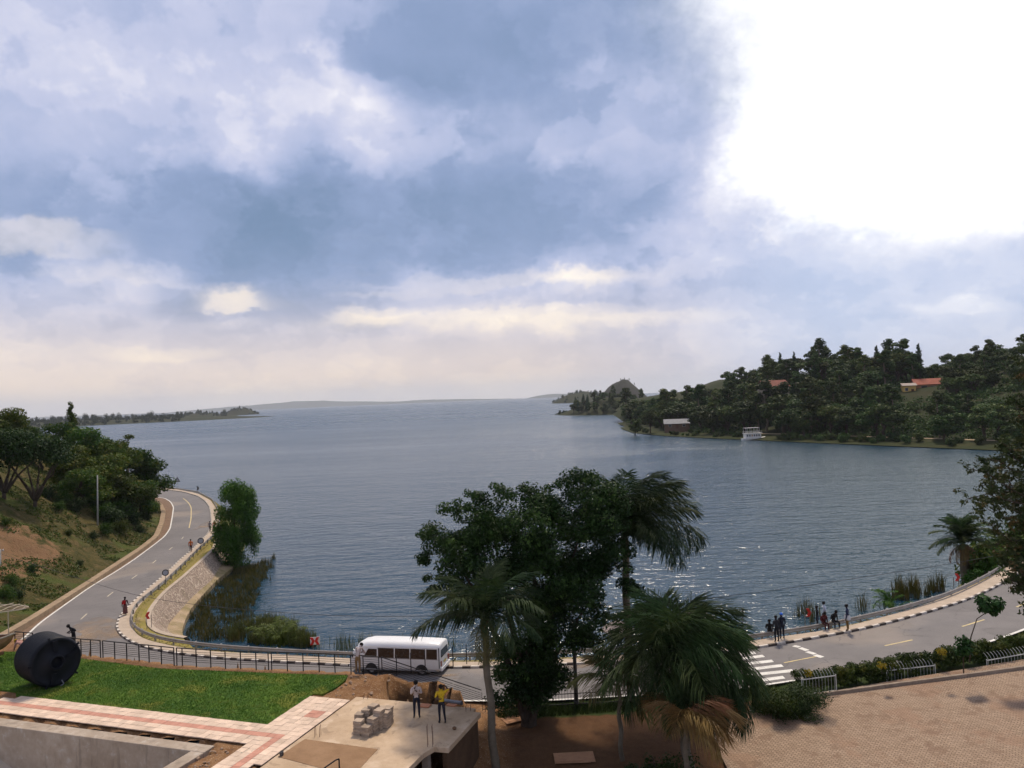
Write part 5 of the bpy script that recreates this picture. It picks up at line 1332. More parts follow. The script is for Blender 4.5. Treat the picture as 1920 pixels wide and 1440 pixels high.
reed_b = leaf_mat('reed_brown', (0.040,0.042,0.010), (0.10,0.088,0.024), (0.15,0.11,0.04), 0.0, .3)
reed_g = leaf_mat('reed_green', (0.045,0.055,0.016), (0.11,0.12,0.03), (0.15,0.14,0.05), 0.0, .3)
reeds('reed_bed', 'brown reed bed standing in the inlet below the stone wall', [(350,1203),(362,1150),(385,1118),(412,1092),(436,1072),(470,1058),(515,1048),(508,1068),(490,1100),(478,1130),(466,1165),(450,1190),(470,1206),(410,1208)], 8000, .25, 1.0, reed_b, w=.03, gap=-.3)
reeds('reed_bed', 'greener reeds at the near end of the inlet by the barrier', [(430,1205),(450,1180),(480,1172),(540,1178),(575,1195),(580,1212),(500,1212)], 4200, .6, 1.7, reed_g, w=.03, lean=.6)
reeds('reed_bed', 'sparse dark reeds in the water below the red chevron sign on the right', [(1472,1168),(1476,1158),(1530,1147),(1545,1153),(1540,1162)], 330, .8, 2.0, reed_b, w=.022)
reeds('reed_bed', 'thin reeds in the water right of the standing people', [(1588,1150),(1600,1140),(1650,1126),(1660,1134),(1620,1150)], 320, .8, 2.1, reed_b, w=.022)
reeds('reed_bed', 'brown reed tuft left of the date palm', [(1668,1128),(1690,1115),(1735,1104),(1762,1106),(1750,1118),(1700,1132)], 1300, .9, 2.1, reed_b, w=.026)
reeds('reed_bed', 'thin line of reeds in the water behind the bus', [(580,1212),(640,1206),(720,1206),(900,1208),(900,1218),(620,1221)], 500, .5, 1.5, reed_g, w=.02)
LF_G = leaf_mat('tuft_blade', (0.05,0.075,0.015), (0.13,0.16,0.03), (0.2,0.17,0.06), 0.0, .3)
FT = [frond_mesh(2.6, (R(75), R(-35)), 26, .55, 0.06, .5, LF_G, i, .5) for i in (61, 62)]
clump('tall_grass_clump', 'tall olive grass clump at the water left of the red chevron sign', 'plant', 520, 1211, 62.5, FT, 1.0, 26, 6)

# ---- verge tufts
def line_tufts(P, o0, o1, n, h0, h1, mat, name, label, zoff=0.0):
    A = offset(P, o0); B = offset(P, o1); i = rng.integers(0, len(P), n); t = rng.random(n)
    C = A[i]*(1-t)[:, None]+B[i]*t[:, None]; h = rng.uniform(h0, h1, n); a = rng.uniform(0, 6.28, n); l = rng.random(n)*.5*h; w = .02
    V = np.stack([np.c_[C[:, 0]-np.cos(a)*w, C[:, 1]-np.sin(a)*w, C[:, 2]+zoff], np.c_[C[:, 0]+np.cos(a)*w, C[:, 1]+np.sin(a)*w, C[:, 2]+zoff], np.c_[C[:, 0]+np.sin(a)*l, C[:, 1]+np.cos(a)*l, C[:, 2]+h+zoff]], 1).reshape(-1, 3)
    o = link(name, raw_mesh(name, V, np.arange(3*n).reshape(-1, 3), mat), kind='stuff'); o['label'] = label; o['category'] = 'grass'
verge_bl = leaf_mat('verge_blade', (0.10,0.10,0.02), (0.22,0.18,0.05), (0.27,0.20,0.09), 0.0, .25)
line_tufts(RB, -0.75, 0.5, 14000, .06, .22, verge_bl, 'verge_tufts', 'dry yellow green grass along the barrier')

# ---- hedge, shrubs and flowers by the forecourt
def hedge(name, label, pts, w, h, n, size, mat, seed):
    P = resample(pts, .45); gg = random.Random(seed); o = root(name, label, 'hedge', tuple(P[0])); pf = []
    for q in P:
        for k in range(3): pf.append((q[0]-P[0][0]+gg.uniform(-.1,.1), q[1]-P[0][1]+gg.uniform(-1,1)*w*.3, q[2]-P[0][2]+h*(.2+.3*k)+gg.uniform(-.08,.1), .34, w*.42, .26))
    m = MB()
    for q in P[::3]: m.tube([(q[0]-P[0][0], q[1]-P[0][1], q[2]-P[0][2]-.2), (q[0]-P[0][0]+.05, q[1]-P[0][1], q[2]-P[0][2]+h*.7)], [.02,.01], 5)
    link('stems', m.mesh('stems', bark_d), o); V, Fq = leafcloud(pf, n, size, .5, seed=seed, shell=.5); link('foliage', raw_mesh('foliage', V, Fq, mat), o); return o
lf_hedge = leaf_mat('hedge_leaves', (0.016,0.032,0.006), (0.055,0.075,0.012), (0.11,0.11,0.02), 0.0, .2)
hp_ = [onz(x, y, 5.0) for x, y in ((1502,1300),(1560,1292),(1640,1280),(1720,1270),(1800,1259),(1880,1247),(1960,1236))]
hp_ = [Vector((p.x, p.y+.55, plaza_z(p.x))) for p in hp_]
hedge('clipped_hedge', 'long dark clipped hedge between the forecourt and the road', hp_, 1.15, .95, 26000, .15, lf_hedge, 4)
SHRUB = [tree_kind('bush', 401, 4200, 0.12, lf_hedge), tree_kind('bush', 405, 4200, .12, lf_dark)]
for px, py, Y, s, k, lab in ((1497,1312,40.9,.95,1,'round dark shrub at the hedge end'),(1462,1332,40.2,.95,0,'spreading shrub at the corner of the forecourt'),(1438,1318,41.4,.85,0,'low shrub left of the round dark shrub'),(1508,1330,40.0,.7,1,'small shrub on the forecourt corner')):
    p = aty(px, py, Y); plant('shrub', lab, 'shrub', SHRUB[k], (p.x, Y, plaza_z(p.x)-.1), s, px*.1, None, s*.75)
fl = []; gg = random.Random(2)
for i in range(110):
    t = gg.random(); p = onz(1408+t*104, 1331+t*20+gg.uniform(-9,5)-8*math.sin(3.1*t), 4.85); fl.append((p.x, p.y, plaza_z(p.x)+.10+gg.uniform(0,.08), gg.uniform(.1,.26), gg.uniform(.1,.26), gg.uniform(.06,.16)))
V, Fq = leafcloud(fl, 420, .07, .9, seed=3)
o = link('white_flowers', raw_mesh('white_flowers', V, Fq, pm('white_petals', (.62,.58,.5), (.5,.46,.38), 5, .8)), kind='stuff'); o['label'] = 'low white flowers edging the corner shrubs'; o['category'] = 'flowers'
V, Fq = leafcloud(fl, 5200, .11, .6, seed=5)
o = link('flower_leaves', raw_mesh('flower_leaves', V, Fq, lf_hedge), kind='stuff'); o['label'] = 'low leaves under the white flowers'; o['category'] = 'ground cover'
# saplings with big leaves by the road
def sapling(name, label, px0, py0, Y, path, cpx, cpy, r, n, size):
    b = aty(px0, py0, Y); o = root(name, label, 'tree', tuple(b)); m = MB()
    m.tube([Vector((0,0,-.5))]+[Vector(aty(x, y, Y))-b for x, y in path], [.035,.03,.025,.02][:len(path)+1], 6); link('trunk', m.mesh('trunk', bark_d), o)
    c = Vector(aty(cpx, cpy, Y))-b; gg = random.Random(px0); pf = []
    for i in range(10):
        d = Vector((gg.gauss(0,1), gg.gauss(0,1), gg.gauss(0,1))).normalized()*r*.6; pf.append((c.x+d.x, c.y+d.y, c.z+d.z*.85, r*.5, r*.5, r*.4))
    V, Fq = leafcloud(pf, n, size, .7, seed=px0, droop=.6); link('crown', raw_mesh('crown', V, Fq, leaf_mat('broad_sapling_leaves', (0.014,0.042,0.010), (0.04,0.095,0.022), None, 0.0, .2)), o); return o
sapling('leaning_sapling', 'leaning sapling with a round head of large leaves over the road', 1817, 1225, 42.5, [(1820,1196),(1832,1160),(1853,1146)], 1857, 1131, .78, 420, .26)
sapling('young_tree', 'small round leafy young tree standing in the hedge', 1806, 1245, 42.2, [(1806,1230),(1806,1215)], 1805, 1210, .62, 420, .2)
for px, py, lab in ((1765,1221,'yellow flowering shoot above the hedge'),(1653,1247,'yellow tinged tuft on the hedge top'),(1516,1262,'yellow tuft above the left white fence panel')):
    p = aty(px, py, 42.6); o = root('yellow_shoot', lab, 'plant', tuple(p)); m = MB(); m.tube([(0,0,-.5),(0,0,.1)], .012, 5); link('stem', m.mesh('stem', bark_d), o)
    V, Fq = leafcloud([(0,0,0,.28,.28,.2)], 120, .13, .5, seed=px); link('leaves', raw_mesh('leaves', V, Fq, leaf_mat('yellow_leaves', (0.18,0.15,0.015), (0.36,0.27,0.03), None, 0, .3)), o)
gp = [onz(x, y, 4.0) for x, y in ((945,1352),(1000,1345),(1130,1338),(1260,1330),(1400,1326),(1420,1306),(1260,1306),(1120,1316),(1030,1322),(920,1340))]
blades(gp, 9000, .08, .3, .018, 4.0, leaf_mat('garden_blade', (0.012,0.026,0.006), (0.045,0.065,0.014), None, 0.0, .2), 'garden_grass', .6, zfun=near_z, label='dark grass strip between garden soil and picket fence', cat='grass')
# plants in the garden below the foreground palm
for px, py, Y, s, k, lab in ((1200,1400,35.0,.62,0,'leafy garden plant under the foreground palm'),(1175,1425,34.0,.55,1,'dark garden plant at the lower edge beside the bare soil'),(1235,1440,32.5,.6,0,'green plant at the bottom edge under the withered palm'),(1225,1370,36.0,.6,1,'dark shrub at the foot of the foreground palm'),(1300,1410,34.0,.5,1,'shrub between the withered palm and the forecourt'),(1255,1395,34.6,.7,1,'dense dark shrub behind the withered palm'),(1000,1330,44.3,.5,1,'dark shrub by the dark picket fence'),(960,1325,44.0,.5,1,'shrub behind the slim palm trunk')):
    p = aty(px, py, Y); plant('garden_shrub', lab, 'shrub', [tree_kind('bush', 500+px, 900, .24, lf_palmb), tree_kind('bush', 600+px, 900, .22, lf_dark)][k], (p.x, Y, gz(p.x, Y)-.05), s, px*.3)

# ================================================================== THINGS
steel_k = pm('black_painted_steel', (0.010,0.010,0.011), (0.022,0.016,0.014), 4, .6, .2, .1)
galv = pm('galvanised_steel', (0.36,0.33,0.29), (0.25,0.22,0.19), 1.5, .55, .4, .15, metal=.2)
# ---- black railing along the lawn
FBr = resample(FB, .2)
def fb_at(px):                   # base of the railing where it is seen at this column
    j = int(np.argmin([abs(proj_px(p)[0]-px) for p in FBr])); return Vector(FBr[j])
def proj_px(p):
    d = Vector(p)-Vector((0, 0, H)); k = d.dot(_f); return 960+F*d.dot(_r)/k, 720-F*d.dot(_u)/k
def railing(label, bases, h=.95, rails=6):
    o = root('railing', label, 'railing', tuple(bases[0]), 0, 'black railings beside the lawn'); B0 = Vector(bases[0])
    for b in bases:
        m = MB(); p = b-B0; m.box((p.x, p.y, h/2-.1), (.05,.05,h+.2)); link('post', m.mesh('post', steel_k), o)
    m = MB(); m.beam(bases[0]-B0+Vector((0,0,h)), bases[-1]-B0+Vector((0,0,h)), .06, .045) if len(bases) == 2 else [m.beam(a-B0+Vector((0,0,h)), b-B0+Vector((0,0,h)), .06, .045) for a, b in zip(bases[:-1], bases[1:])]
    link('top_rail', m.mesh('top_rail', steel_k), o)
    for k in range(rails):
        z = h*(.18+.125*k); m = MB()
        for a, b in zip(bases[:-1], bases[1:]): m.tube([a-B0+Vector((0,0,z)), b-B0+Vector((0,0,z))], .012, 5)
        link('rail', m.mesh('rail', steel_k), o)
    return o
railing('short black railing at the left end by the wooden boat', [fb_at(p) for p in (30, 46, 62)])
railing('black railing behind the round black tank', [fb_at(p) for p in (71, 91, 111, 131, 151, 171, 190.5)])
railing('black railing right of the round black tank', [fb_at(p) for p in (194.5, 216, 237, 259, 281, 303, 325)])
railing('black railing along the middle of the lawn', [fb_at(p) for p in (329.5, 341, 367, 395, 422.5, 450, 478, 506)])
railing('black railing in front of the bus', [fb_at(p) for p in (512, 540, 569, 598, 627, 657, 684, 714)])
a, b = fb_at(714)+Vector((.18,-.06,0)), Vector((-2.55,45.5,4.0))
railing('black railing sloping down beside the soil heap', [a.lerp(b, t) for t in np.linspace(0, 1, 8)])

# ---- crash barrier
bar = root('crash_barrier', 'long galvanised crash barrier following the road along the lake', 'barrier')
TR = np.gradient(RAIL[:, :2], axis=0); TR /= np.linalg.norm(TR, axis=1)[:, None]; NR = np.c_[TR[:, 1], -TR[:, 0]]   # towards the road
m = MB(); prof = [(0.0, 0.0), (.05,-.05), (.0,-.11), (.0,-.17), (.05,-.23), (0.0,-.30)]
rows = [np.c_[RAIL[:, 0]+NR[:, 0]*a, RAIL[:, 1]+NR[:, 1]*a, RAIL[:, 2]+b] for a, b in prof]
for A, B in zip(rows[:-1], rows[1:]): m.quad_strip(A, B)
back = [np.c_[RAIL[:, 0]+NR[:, 0]*(a-.02), RAIL[:, 1]+NR[:, 1]*(a-.02), RAIL[:, 2]+b] for a, b in prof]
for A, B in zip(back[:-1], back[1:]): m.quad_strip(A, B)
m.quad_strip(rows[0], back[0]); m.quad_strip(rows[-1], back[-1])
m.build('rail_beam', galv, bar)
for p in resample(RAIL, 2.6):
    mm = MB(); j = int(np.argmin(np.hypot(RAIL[:, 0]-p[0], RAIL[:, 1]-p[1]))); mm.box((p[0]-NR[j, 0]*.08, p[1]-NR[j, 1]*.08, p[2]-.45), (.11,.11,.92)); mm.build('post', galv, bar)

# ---- road signs
red_p = pm('sign_red', (0.55,0.03,0.025), (0.42,0.025,0.02), 3, .45); sign_w = pm('sign_white', (.72,.70,.66), (.6,.58,.55), 3, .5)
sign_k = pm('sign_dark', (.05,.045,.045), (.09,.08,.075), 3, .6); post_g = pm('sign_post', (.25,.23,.21), (.17,.15,.14), 3, .6, metal=.3)
def chevron(label, px, py, z, w, left, board, yaw=0.0, both=False, hgt_=1.3):
    b = onz(px, py, z); o = root('chevron_sign', label, 'road sign', tuple(b), yaw); s = w
    for dx in (-.3*s, .3*s):
        m = MB(); m.box((dx, .04, hgt_/2-.2), (.05,.05,hgt_+.4)); link('post', m.mesh('post', post_g), o)
    if board:
        m = MB(); m.box((0,0,hgt_), (s*1.25,.03,s)); link('board', m.mesh('board', sign_w), o)
    def ch(cx, d):
        m = MB(); t = .03; k = s*.5
        P = [(cx+d*-.15*s, k), (cx+d*.22*s, k), (cx+d*.48*s, 0), (cx+d*.22*s, -k), (cx+d*-.15*s, -k), (cx+d*.11*s, 0)]
        m.v = [(x, -.02, hgt_+z_) for x, z_ in P] + [(x, -.05, hgt_+z_) for x, z_ in P]
        m.f = [(0,1,2,5), (5,2,3,4), (6,11,8,7), (11,10,9,8)] + [(i, i+6, (i+1) % 6+6, (i+1) % 6) for i in range(6)]; m.mi = [0]*len(m.f)
        link('chevron', m.mesh('chevron', red_p), o)
    if both: ch(-.52*s, 1 if left else -1); ch(.42*s, -1 if left else 1)
    else: ch(0, -1 if left else 1)
    return o
chevron('white board with red chevrons beyond the barrier left of the bus', 592, 1232, 2.6, .58, True, True, R(8), True, 1.25)
chevron('red left pointing chevron sign at the top of the stone wall', 280, 1180, 2.7, .62, True, False, R(30), False, 1.25)
chevron('red right pointing chevron sign in front of the reeds by the seated people', 1515, 1178, 4.2, .60, False, False, R(-10), False, 1.15)
chevron('red right pointing chevron sign below the date palm', 1794, 1112, 4.4, .62, False, False, R(-20), False, 1.3)
def pole_sign(name, label, px, py, z, h, kind, s, yaw=0.0):
    b = onz(px, py, z); o = root(name, label, 'road sign', tuple(b), yaw); m = MB(); m.tube([(0,0,-.3),(0,0,h)], .035, 8); link('post', m.mesh('post', post_g), o); m = MB()
    if kind == 'tri':
        P = [(-s, h-.1), (s, h-.1), (0, h+1.55*s)]; Q = [(-s*.62, h+.08), (s*.62, h+.08), (0, h+1.1*s)]
        m.v = [(x, -.02, z_) for x, z_ in P+Q] + [(x, .02, z_) for x, z_ in P+Q]
        m.f = [(0,1,4,3),(1,2,5,4),(2,0,3,5),(6,9,10,7),(7,10,11,8),(8,11,9,6),(0,6,7,1),(1,7,8,2),(2,8,6,0),(3,4,10,9),(4,5,11,10),(5,3,9,11)]; m.mi = [0]*12
        link('frame', m.mesh('frame', sign_k), o); m = MB(); m.poly([(x, 0, z_) for x, z_ in Q]); link('panel', m.mesh('panel', pm('sign_back', (.36,.37,.40), (.28,.29,.32), 3, .6)), o)
    elif kind == 'round':
        m.lathe([(s*.72,-.02),(s,-.02),(s,.02),(s*.72,.02)], 20, Matrix.Rotation(R(90), 3, 'X'), (0, -.05, h+s*.6), cap=False); link('rim', m.mesh('rim', sign_k), o)
        m = MB(); m.lathe([(s*.73,-.01),(s*.73,.01)], 20, Matrix.Rotation(R(90), 3, 'X'), (0, -.05, h+s*.6)); link('disc', m.mesh('disc', pm('sign_back', (.36,.37,.40), (.28,.29,.32), 3, .6)), o)
    elif kind == 'board':
        m.box((0, -.05, h-s*.7), (s, .03, s*1.5)); link('board', m.mesh('board', sign_k), o)
    elif kind == 'arrow':
        m.v = [(-s*.5,-.05,h-.2),(s*.2,-.05,h-.2),(s*.6,-.05,h+.25),(s*.2,-.05,h+.7),(-s*.5,-.05,h+.7),(-.1*s,-.05,h+.25)]; m.v += [(x, -.02, z_) for x, y_, z_ in m.v]
        m.f = [(0,1,2,5),(5,2,3,4),(6,11,8,7),(11,10,9,8)] + [(i, (i+1) % 6, (i+1) % 6+6, i+6) for i in range(6)]; m.mi = [0]*10; link('arrow', m.mesh('arrow', sign_k), o)
    return o
pole_sign('warning_sign', 'triangular warning sign at the far bend of the road', 333, 914, 3.2, 1.5, 'tri', .75)
pole_sign('marker_sign', 'small dark marker sign at the far bend left of the triangle', 301, 915, 3.2, .8, 'arrow', .6)
pole_sign('marker_sign', 'small dark marker sign at the far bend right of the triangle', 371, 924, 3.2, .8, 'arrow', .6)
pole_sign('round_sign', 'round sign on the barrier nearer the stone wall', 311, 1095, 2.9, 1.05, 'round', .36, R(20))
pole_sign('round_sign', 'round sign on the barrier nearer the lakeside tree', 377, 1031, 2.9, 1.0, 'round', .42, R(20))
pole_sign('roadside_sign', 'thin sign on a grey post seen almost edge on beside the seated people', 1394, 1200, 4.55, 2.2, 'board', .34, R(62))

# ---- poles and overhead cable
concrete_p = pm('pole_concrete', (.36,.35,.32), (.26,.25,.22), 2, .85)
def pole(name, label, base, top, r0, r1, mat=concrete_p, arm=None):
    o = root(name, label, 'pole', tuple(base)); m = MB(); m.tube([Vector((0,0,-.6)), Vector(top)-Vector(base)], [r0, r1], 10); link('shaft', m.mesh('shaft', mat, True), o)
    if arm:
        m = MB(); t = Vector(top)-Vector(base); m.beam(t+Vector((-.4,0,-.15)), t+Vector((.4,0,-.15)), .07, .07); link('crossarm', m.mesh('crossarm', mat), o)
        for dx in (-.32, .32):
            m = MB(); m.lathe([(.025,0),(.05,.03),(.05,.1),(.02,.14)], 8, None, t+Vector((dx,0,-.11))); link('insulator', m.mesh('insulator', sign_w), o)
    return o
d = ray(183, 985); hitp = None
for t in np.arange(70, 160, .5):
    p = Vector((0,0,H)) + d*(t/d.y)
    if hz(p.x, p.y) >= p.z: hitp = p; break
pole('utility_pole', 'pale slim pole standing on the green hillside', hitp, aty(182.5, 891, hitp.y), .13, .08)
pb = onz(-2, 1085, 5.2); ptop = aty(0, 1030, pb.y)
pole('utility_pole', 'grey pole at the left edge of the photo carrying the cable', (pb.x, pb.y, 4.2), ptop, .15, .11, arm=True)
pr_ = aty(2060, 1000, 60); pole('utility_pole', 'cable pole beyond the right edge of the frame', (pr_.x, pr_.y, 4.0), pr_, .15, .11, arm=True)
cp_ = [(0,1038,pb.y),(165,1090,64),(260,1119,58),(370,1135,54),(500,1147,51),(640,1157,50),(800,1156,50),(950,1152,50),(1150,1140,50),(1350,1121,51),(1560,1091,53),(1780,1058,56),(2060,1006,60)]
cb = resample([aty(x, y, Y) for x, y, Y in cp_], 1.0); cb = smooth(cb, 20)
o = root('overhead_cable', 'thin dark cable sagging across the view above the road', 'cable', tuple(cb[0])); m = MB(); m.tube([Vector(p)-Vector(cb[0]) for p in cb], .016, 5); link('wire', m.mesh('wire', sign_k), o)
o = root('lamp_post', 'dark post between the road and the garden fence', 'post', tuple(onz(1081,1318,4.0))); m = MB(); m.tube([(0,0,-.4),(0,0,2.4),(-.02,0,4.2)], [.12,.11,.10], 10); link('shaft', m.mesh('shaft', sign_k, True), o); m = MB(); m.lathe([(.16,-.05),(.16,.12),(.13,.14)], 10); link('base_collar', m.mesh('base_collar', sign_k), o)

# ---- bus
def build_bus():
    rear, front = onz(826,1270,3.06), onz(655,1263,3.06); rear.z = front.z = 0; ax = (front-rear).normalized(); L_ = (front-rear).length
    yaw = math.atan2(ax.y, ax.x); side = Vector((-ax.y, ax.x, 0))           # camera side is +side*?
    if side.y > 0: side = -side
    W = 1.98; org = rear - side*W/2
    o = root('minibus', 'white minibus with dark windows parked at the kerb behind the railing', 'bus', (org.x, org.y, 3.06), yaw)
    paint = pm('bus_white', (.78,.77,.74), (.70,.68,.64), .7, .28, .5, 0.0); glass = pm('bus_glass', (.012,.012,.014), (.02,.018,.02), 2, .08, .6, 0.0)
    blackp = pm('bus_black_trim', (.02,.02,.02), (.03,.03,.03), 4, .5); chrome = pm('bus_grey', (.30,.30,.30), (.22,.22,.22), 3, .4)
    near = 1 if (Vector((math.cos(yaw+math.pi/2), math.sin(yaw+math.pi/2), 0)).dot(side) > 0) else -1   # local y of the camera side
    # body lofted along x: (x, floor z, roof z, half width at belt, half width at roof)
    sec = [(0.0,.50,2.06,.93,.86),(.04,.42,2.15,.97,.89),(.14,.36,2.20,.99,.91),(1.2,.34,2.23,.99,.92),(3.5,.34,2.25,.99,.92),(5.2,.34,2.23,.99,.90),(5.75,.34,2.12,.985,.86),(6.1,.36,1.92,.97,.82),(6.35,.38,1.55,.94,.80),(6.52,.40,1.12,.90,.84),(6.6,.46,.85,.84,.80)]
    m = MB(); ring = []
    for x, z0, z1, wb, wr in sec:
        s_ = L_/6.6; pts = []
        hh = z1-z0
        for y, z in ((-wb*.93,z0),(-wb,z0+.12*hh),(-wb,z0+.52*hh),(-wr-.01,z1-.16*hh),(-wr*.9,z1-.05*hh),(-wr*.5,z1),(0,z1+.015),(wr*.5,z1),(wr*.9,z1-.05*hh),(wr+.01,z1-.16*hh),(wb,z0+.52*hh),(wb,z0+.12*hh),(wb*.93,z0)): pts.append(Vector((x*s_, y, z)))
        ring.append(pts)
    for A, B in zip(ring[:-1], ring[1:]): m.quad_strip(A, B, closed=True)
    m.poly(ring[0][::-1]); m.poly(ring[-1])
    me = m.mesh('body', paint, True); bm = bmesh.new(); bm.from_mesh(me); bmesh.ops.remove_doubles(bm, verts=bm.verts, dist=.001); bmesh.ops.recalc_face_normals(bm, faces=bm.faces); bm.to_mesh(me); bm.free()
    body = link('body', me, o)
    def side_panel(name, x0, x1, z0, z1, mat, off=.012, slant=0.0):
        # follows the tumblehome of the side above the belt
        def yy(z): t = min(1, max(0, (z-1.32)/(.60))); return (.99*(1-t)+.925*t)
        for s in (near, -near):
            q = MB(); P = [Vector((x0+slant*0, s*(yy(z0)+off), z0)), Vector((x1, s*(yy(z0)+off), z0)), Vector((x1-slant, s*(yy(z1)+off), z1)), Vector((x0, s*(yy(z1)+off), z1))]
            Q = [p-Vector((0, s*.03, 0)) for p in P]; q.v = [tuple(v) for v in P+Q]; q.f = [(0,1,2,3),(7,6,5,4),(0,4,5,1),(1,5,6,2),(2,6,7,3),(3,7,4,0)]; q.mi = [0]*6
            w = link(name, q.mesh(name, mat), o)
    for x0, x1 in ((.20,.98),(1.05,2.13),(2.20,3.28),(3.35,4.53)): side_panel('window', x0, x1, 1.20, 1.86, glass)
    side_panel('front_window', 4.62, 5.62, 1.22, 1.78, glass, slant=.35)
    side_panel('door_seam', 4.56, 4.585, .45, 1.85, chrome, .008)
    side_panel('waist_line', .1, 6.2, 1.16, 1.185, chrome, .006)
    side_panel('sill', .3, 5.9, .36, .44, chrome, .008)
    side_panel('gutter', .15, 5.8, 1.93, 1.955, paint, .02)
    q = MB(); q.v = [(-.015,-.76,1.28),(-.015,.76,1.28),(.055,.70,1.84),(.055,-.70,1.84),(.05,-.76,1.28),(.05,.76,1.28),(.11,.70,1.84),(.11,-.70,1.84)]
    q.v = [(x-.045, y, z) for x, y, z in q.v]; q.f = [(0,1,2,3),(4,7,6,5),(0,4,5,1),(1,5,6,2),(2,6,7,3),(3,7,4,0)]; q.mi = [0]*6; link('rear_window', q.mesh('rear_window', glass), o)
    q = MB(); q.v = [(6.02,-.78,1.28),(6.02,.78,1.28),(5.72,.74,1.95),(5.72,-.74,1.95)]; q.v = [(x*L_/6.6+.33, y, z) for x, y, z in q.v]; q.v += [(x-.05, y, z-.03) for x, y, z in q.v]; q.f = [(0,1,2,3),(7,6,5,4),(0,4,5,1),(1,5,6,2),(2,6,7,3),(3,7,4,0)]; q.mi = [0]*6; link('windscreen', q.mesh('windscreen', glass), o)
    for x in (1.35, 5.05):
        for s in (-1, 1):
            w = MB(); w.lathe([(.20,-.10),(.34,-.11),(.37,-.06),(.37,.06),(.34,.11),(.20,.10)], 22, Matrix.Rotation(R(90), 3, 'X'), (x, s*.86, .37), cap=False); wh = link('wheel', w.mesh('wheel', blackp, True), o)
            w = MB(); w.lathe([(.05,.06),(.2,.10),(.2,-.10),(.05,-.06)], 18, Matrix.Rotation(R(90), 3, 'X'), (x, s*.86, .37)); link('rim', w.mesh('rim', chrome), wh)
            w = MB(); pts = [(x+.42*math.cos(a), s*.995, .38+.42*math.sin(a)) for a in np.linspace(0, math.pi, 14)]; w.tube(pts, .03, 5); w.v = list(w.v); link('wheel_arch', w.mesh('wheel_arch', blackp), o)
            w = MB(); n = 16; P = [(x+.40*math.cos(a), s*.993, .38+.40*math.sin(a)) for a in np.linspace(-.2, math.pi+.2, n)]; w.poly(P); link('wheel_well', w.mesh('wheel_well', blackp), o)
    q = MB(); q.box((-.06, 0, .5), (.14, 1.86, .2)); link('rear_bumper', q.mesh('rear_bumper', paint), o)
    lamp = pm('tail_lamp', (.25,.02,.015), (.18,.015,.012), 3, .3)
    for s in (-1, 1): q = MB(); q.box((-.03, s*.80, .86), (.06, .16, .34)); link('tail_light', q.mesh('tail_light', lamp), o)
    q = MB(); q.box((-.045, 0, .84), (.04, .5, .14)); link('number_plate', q.mesh('number_plate', pm('plate_yellow', (.55,.42,.12), (.5,.38,.1), 3, .5)), o)
    q = MB(); q.box((6.72, 0, .55), (.14, 1.74, .22)); link('front_bumper', q.mesh('front_bumper', paint), o)
    for s in (-1, 1):
        q = MB(); q.box((6.62, s*.62, .82), (.08, .28, .16)); link('headlight', q.mesh('headlight', pm('lamp_glass', (.6,.6,.6), (.5,.5,.5), 3, .1)), o)
        q = MB(); q.tube([(6.15, s*.95, 1.45),(6.35, s*1.16, 1.42)], .015, 5); q.box((6.36, s*1.19, 1.35), (.05,.14,.26)); link('side_mirror', q.mesh('side_mirror', blackp), o)
    return o
build_bus()

# ---- big black water tank lying on the lawn
def build_tank():
    c = onz(101, 1289, ZP); ax = Vector((.79,-.61,0)).normalized(); yaw = math.atan2(ax.y, ax.x); r = 1.37
    c = c + Vector((-.55,.55,0)); o = root('water_tank', 'large round black plastic tank lying on its side on the lawn', 'water tank', (c.x, c.y, ZP+.04), yaw)
    blk = pm('tank_plastic', (.006,.007,.010), (.010,.011,.015), 1.5, .5, .12, .12, .01); Rt = Matrix.Rotation(R(90), 3, 'Y')
    prof = [(.0,-1.32),(r*.7,-1.32),(r*.94,-1.28),(r,-1.2)]
    for i in range(18): x = -1.15+i*.11; prof += [(r, x), (r+.018, x+.03), (r+.018, x+.055), (r, x+.085)]
    prof += [(r,.84),(r*.965,.92),(r*.90,.95),(r*.86,.93)]
    m = MB(); m.lathe([(max(a, .001), b) for a, b in prof], 56, Rt, (0,0,r), cap=False); link('shell', m.mesh('shell', blk, True), o)
    # dished top end with neck, ribs
    m = MB(); m.lathe([(r*.87,.93),(r*.84,.88),(r*.6,.92),(.44,.98),(.42,1.02),(.38,1.12),(.33,1.13),(.31,1.05),(.30,.6),(.001,.6)], 48, Rt, (0,0,r), cap=False); link('top_end', m.mesh('top_end', blk, True), o)
    for a in (92, 18, -100):
        m = MB(); ca, sa = math.cos(R(a)), math.sin(R(a)); rot = Matrix.Rotation(R(a), 3, 'X')
        ctr = Vector((.965, r*.66*ca, r+r*.66*sa)); m.box(ctr, (.10, r*.44, .24), Matrix.Rotation(R(a), 3, 'X')); link('rib', m.mesh('rib', blk), o)
    for i in range(5):
        a = i*2*math.pi/5+.55; m = MB(); m.box((.90, r*.96*math.cos(a), r+r*.96*math.sin(a)), (.10,.30,.09), Matrix.Rotation(a, 3, 'X')); link('rim_lug', m.mesh('rim_lug', blk), o)
    m = MB(); m.lathe([(.44,0),(.44,.05),(.40,.08),(.1,.10)], 24, Matrix.Rotation(R(70), 3, 'Y'), (1.05,.15,.34)); 
    m = MB(); m.tube([(.95,.25,.30),(1.10,.3,.12),(1.15,.1,.05)], .03, 6); link('outlet_pipe', m.mesh('outlet_pipe', pm('grey_pvc', (.2,.2,.21), (.15,.15,.16), 3, .5), True), o)
build_tank()
p = onz(128, 1222, ZP); o = root('black_bin', 'square black bin standing against the railing behind the tank', 'bin', (p.x, p.y, ZP), R(-18))
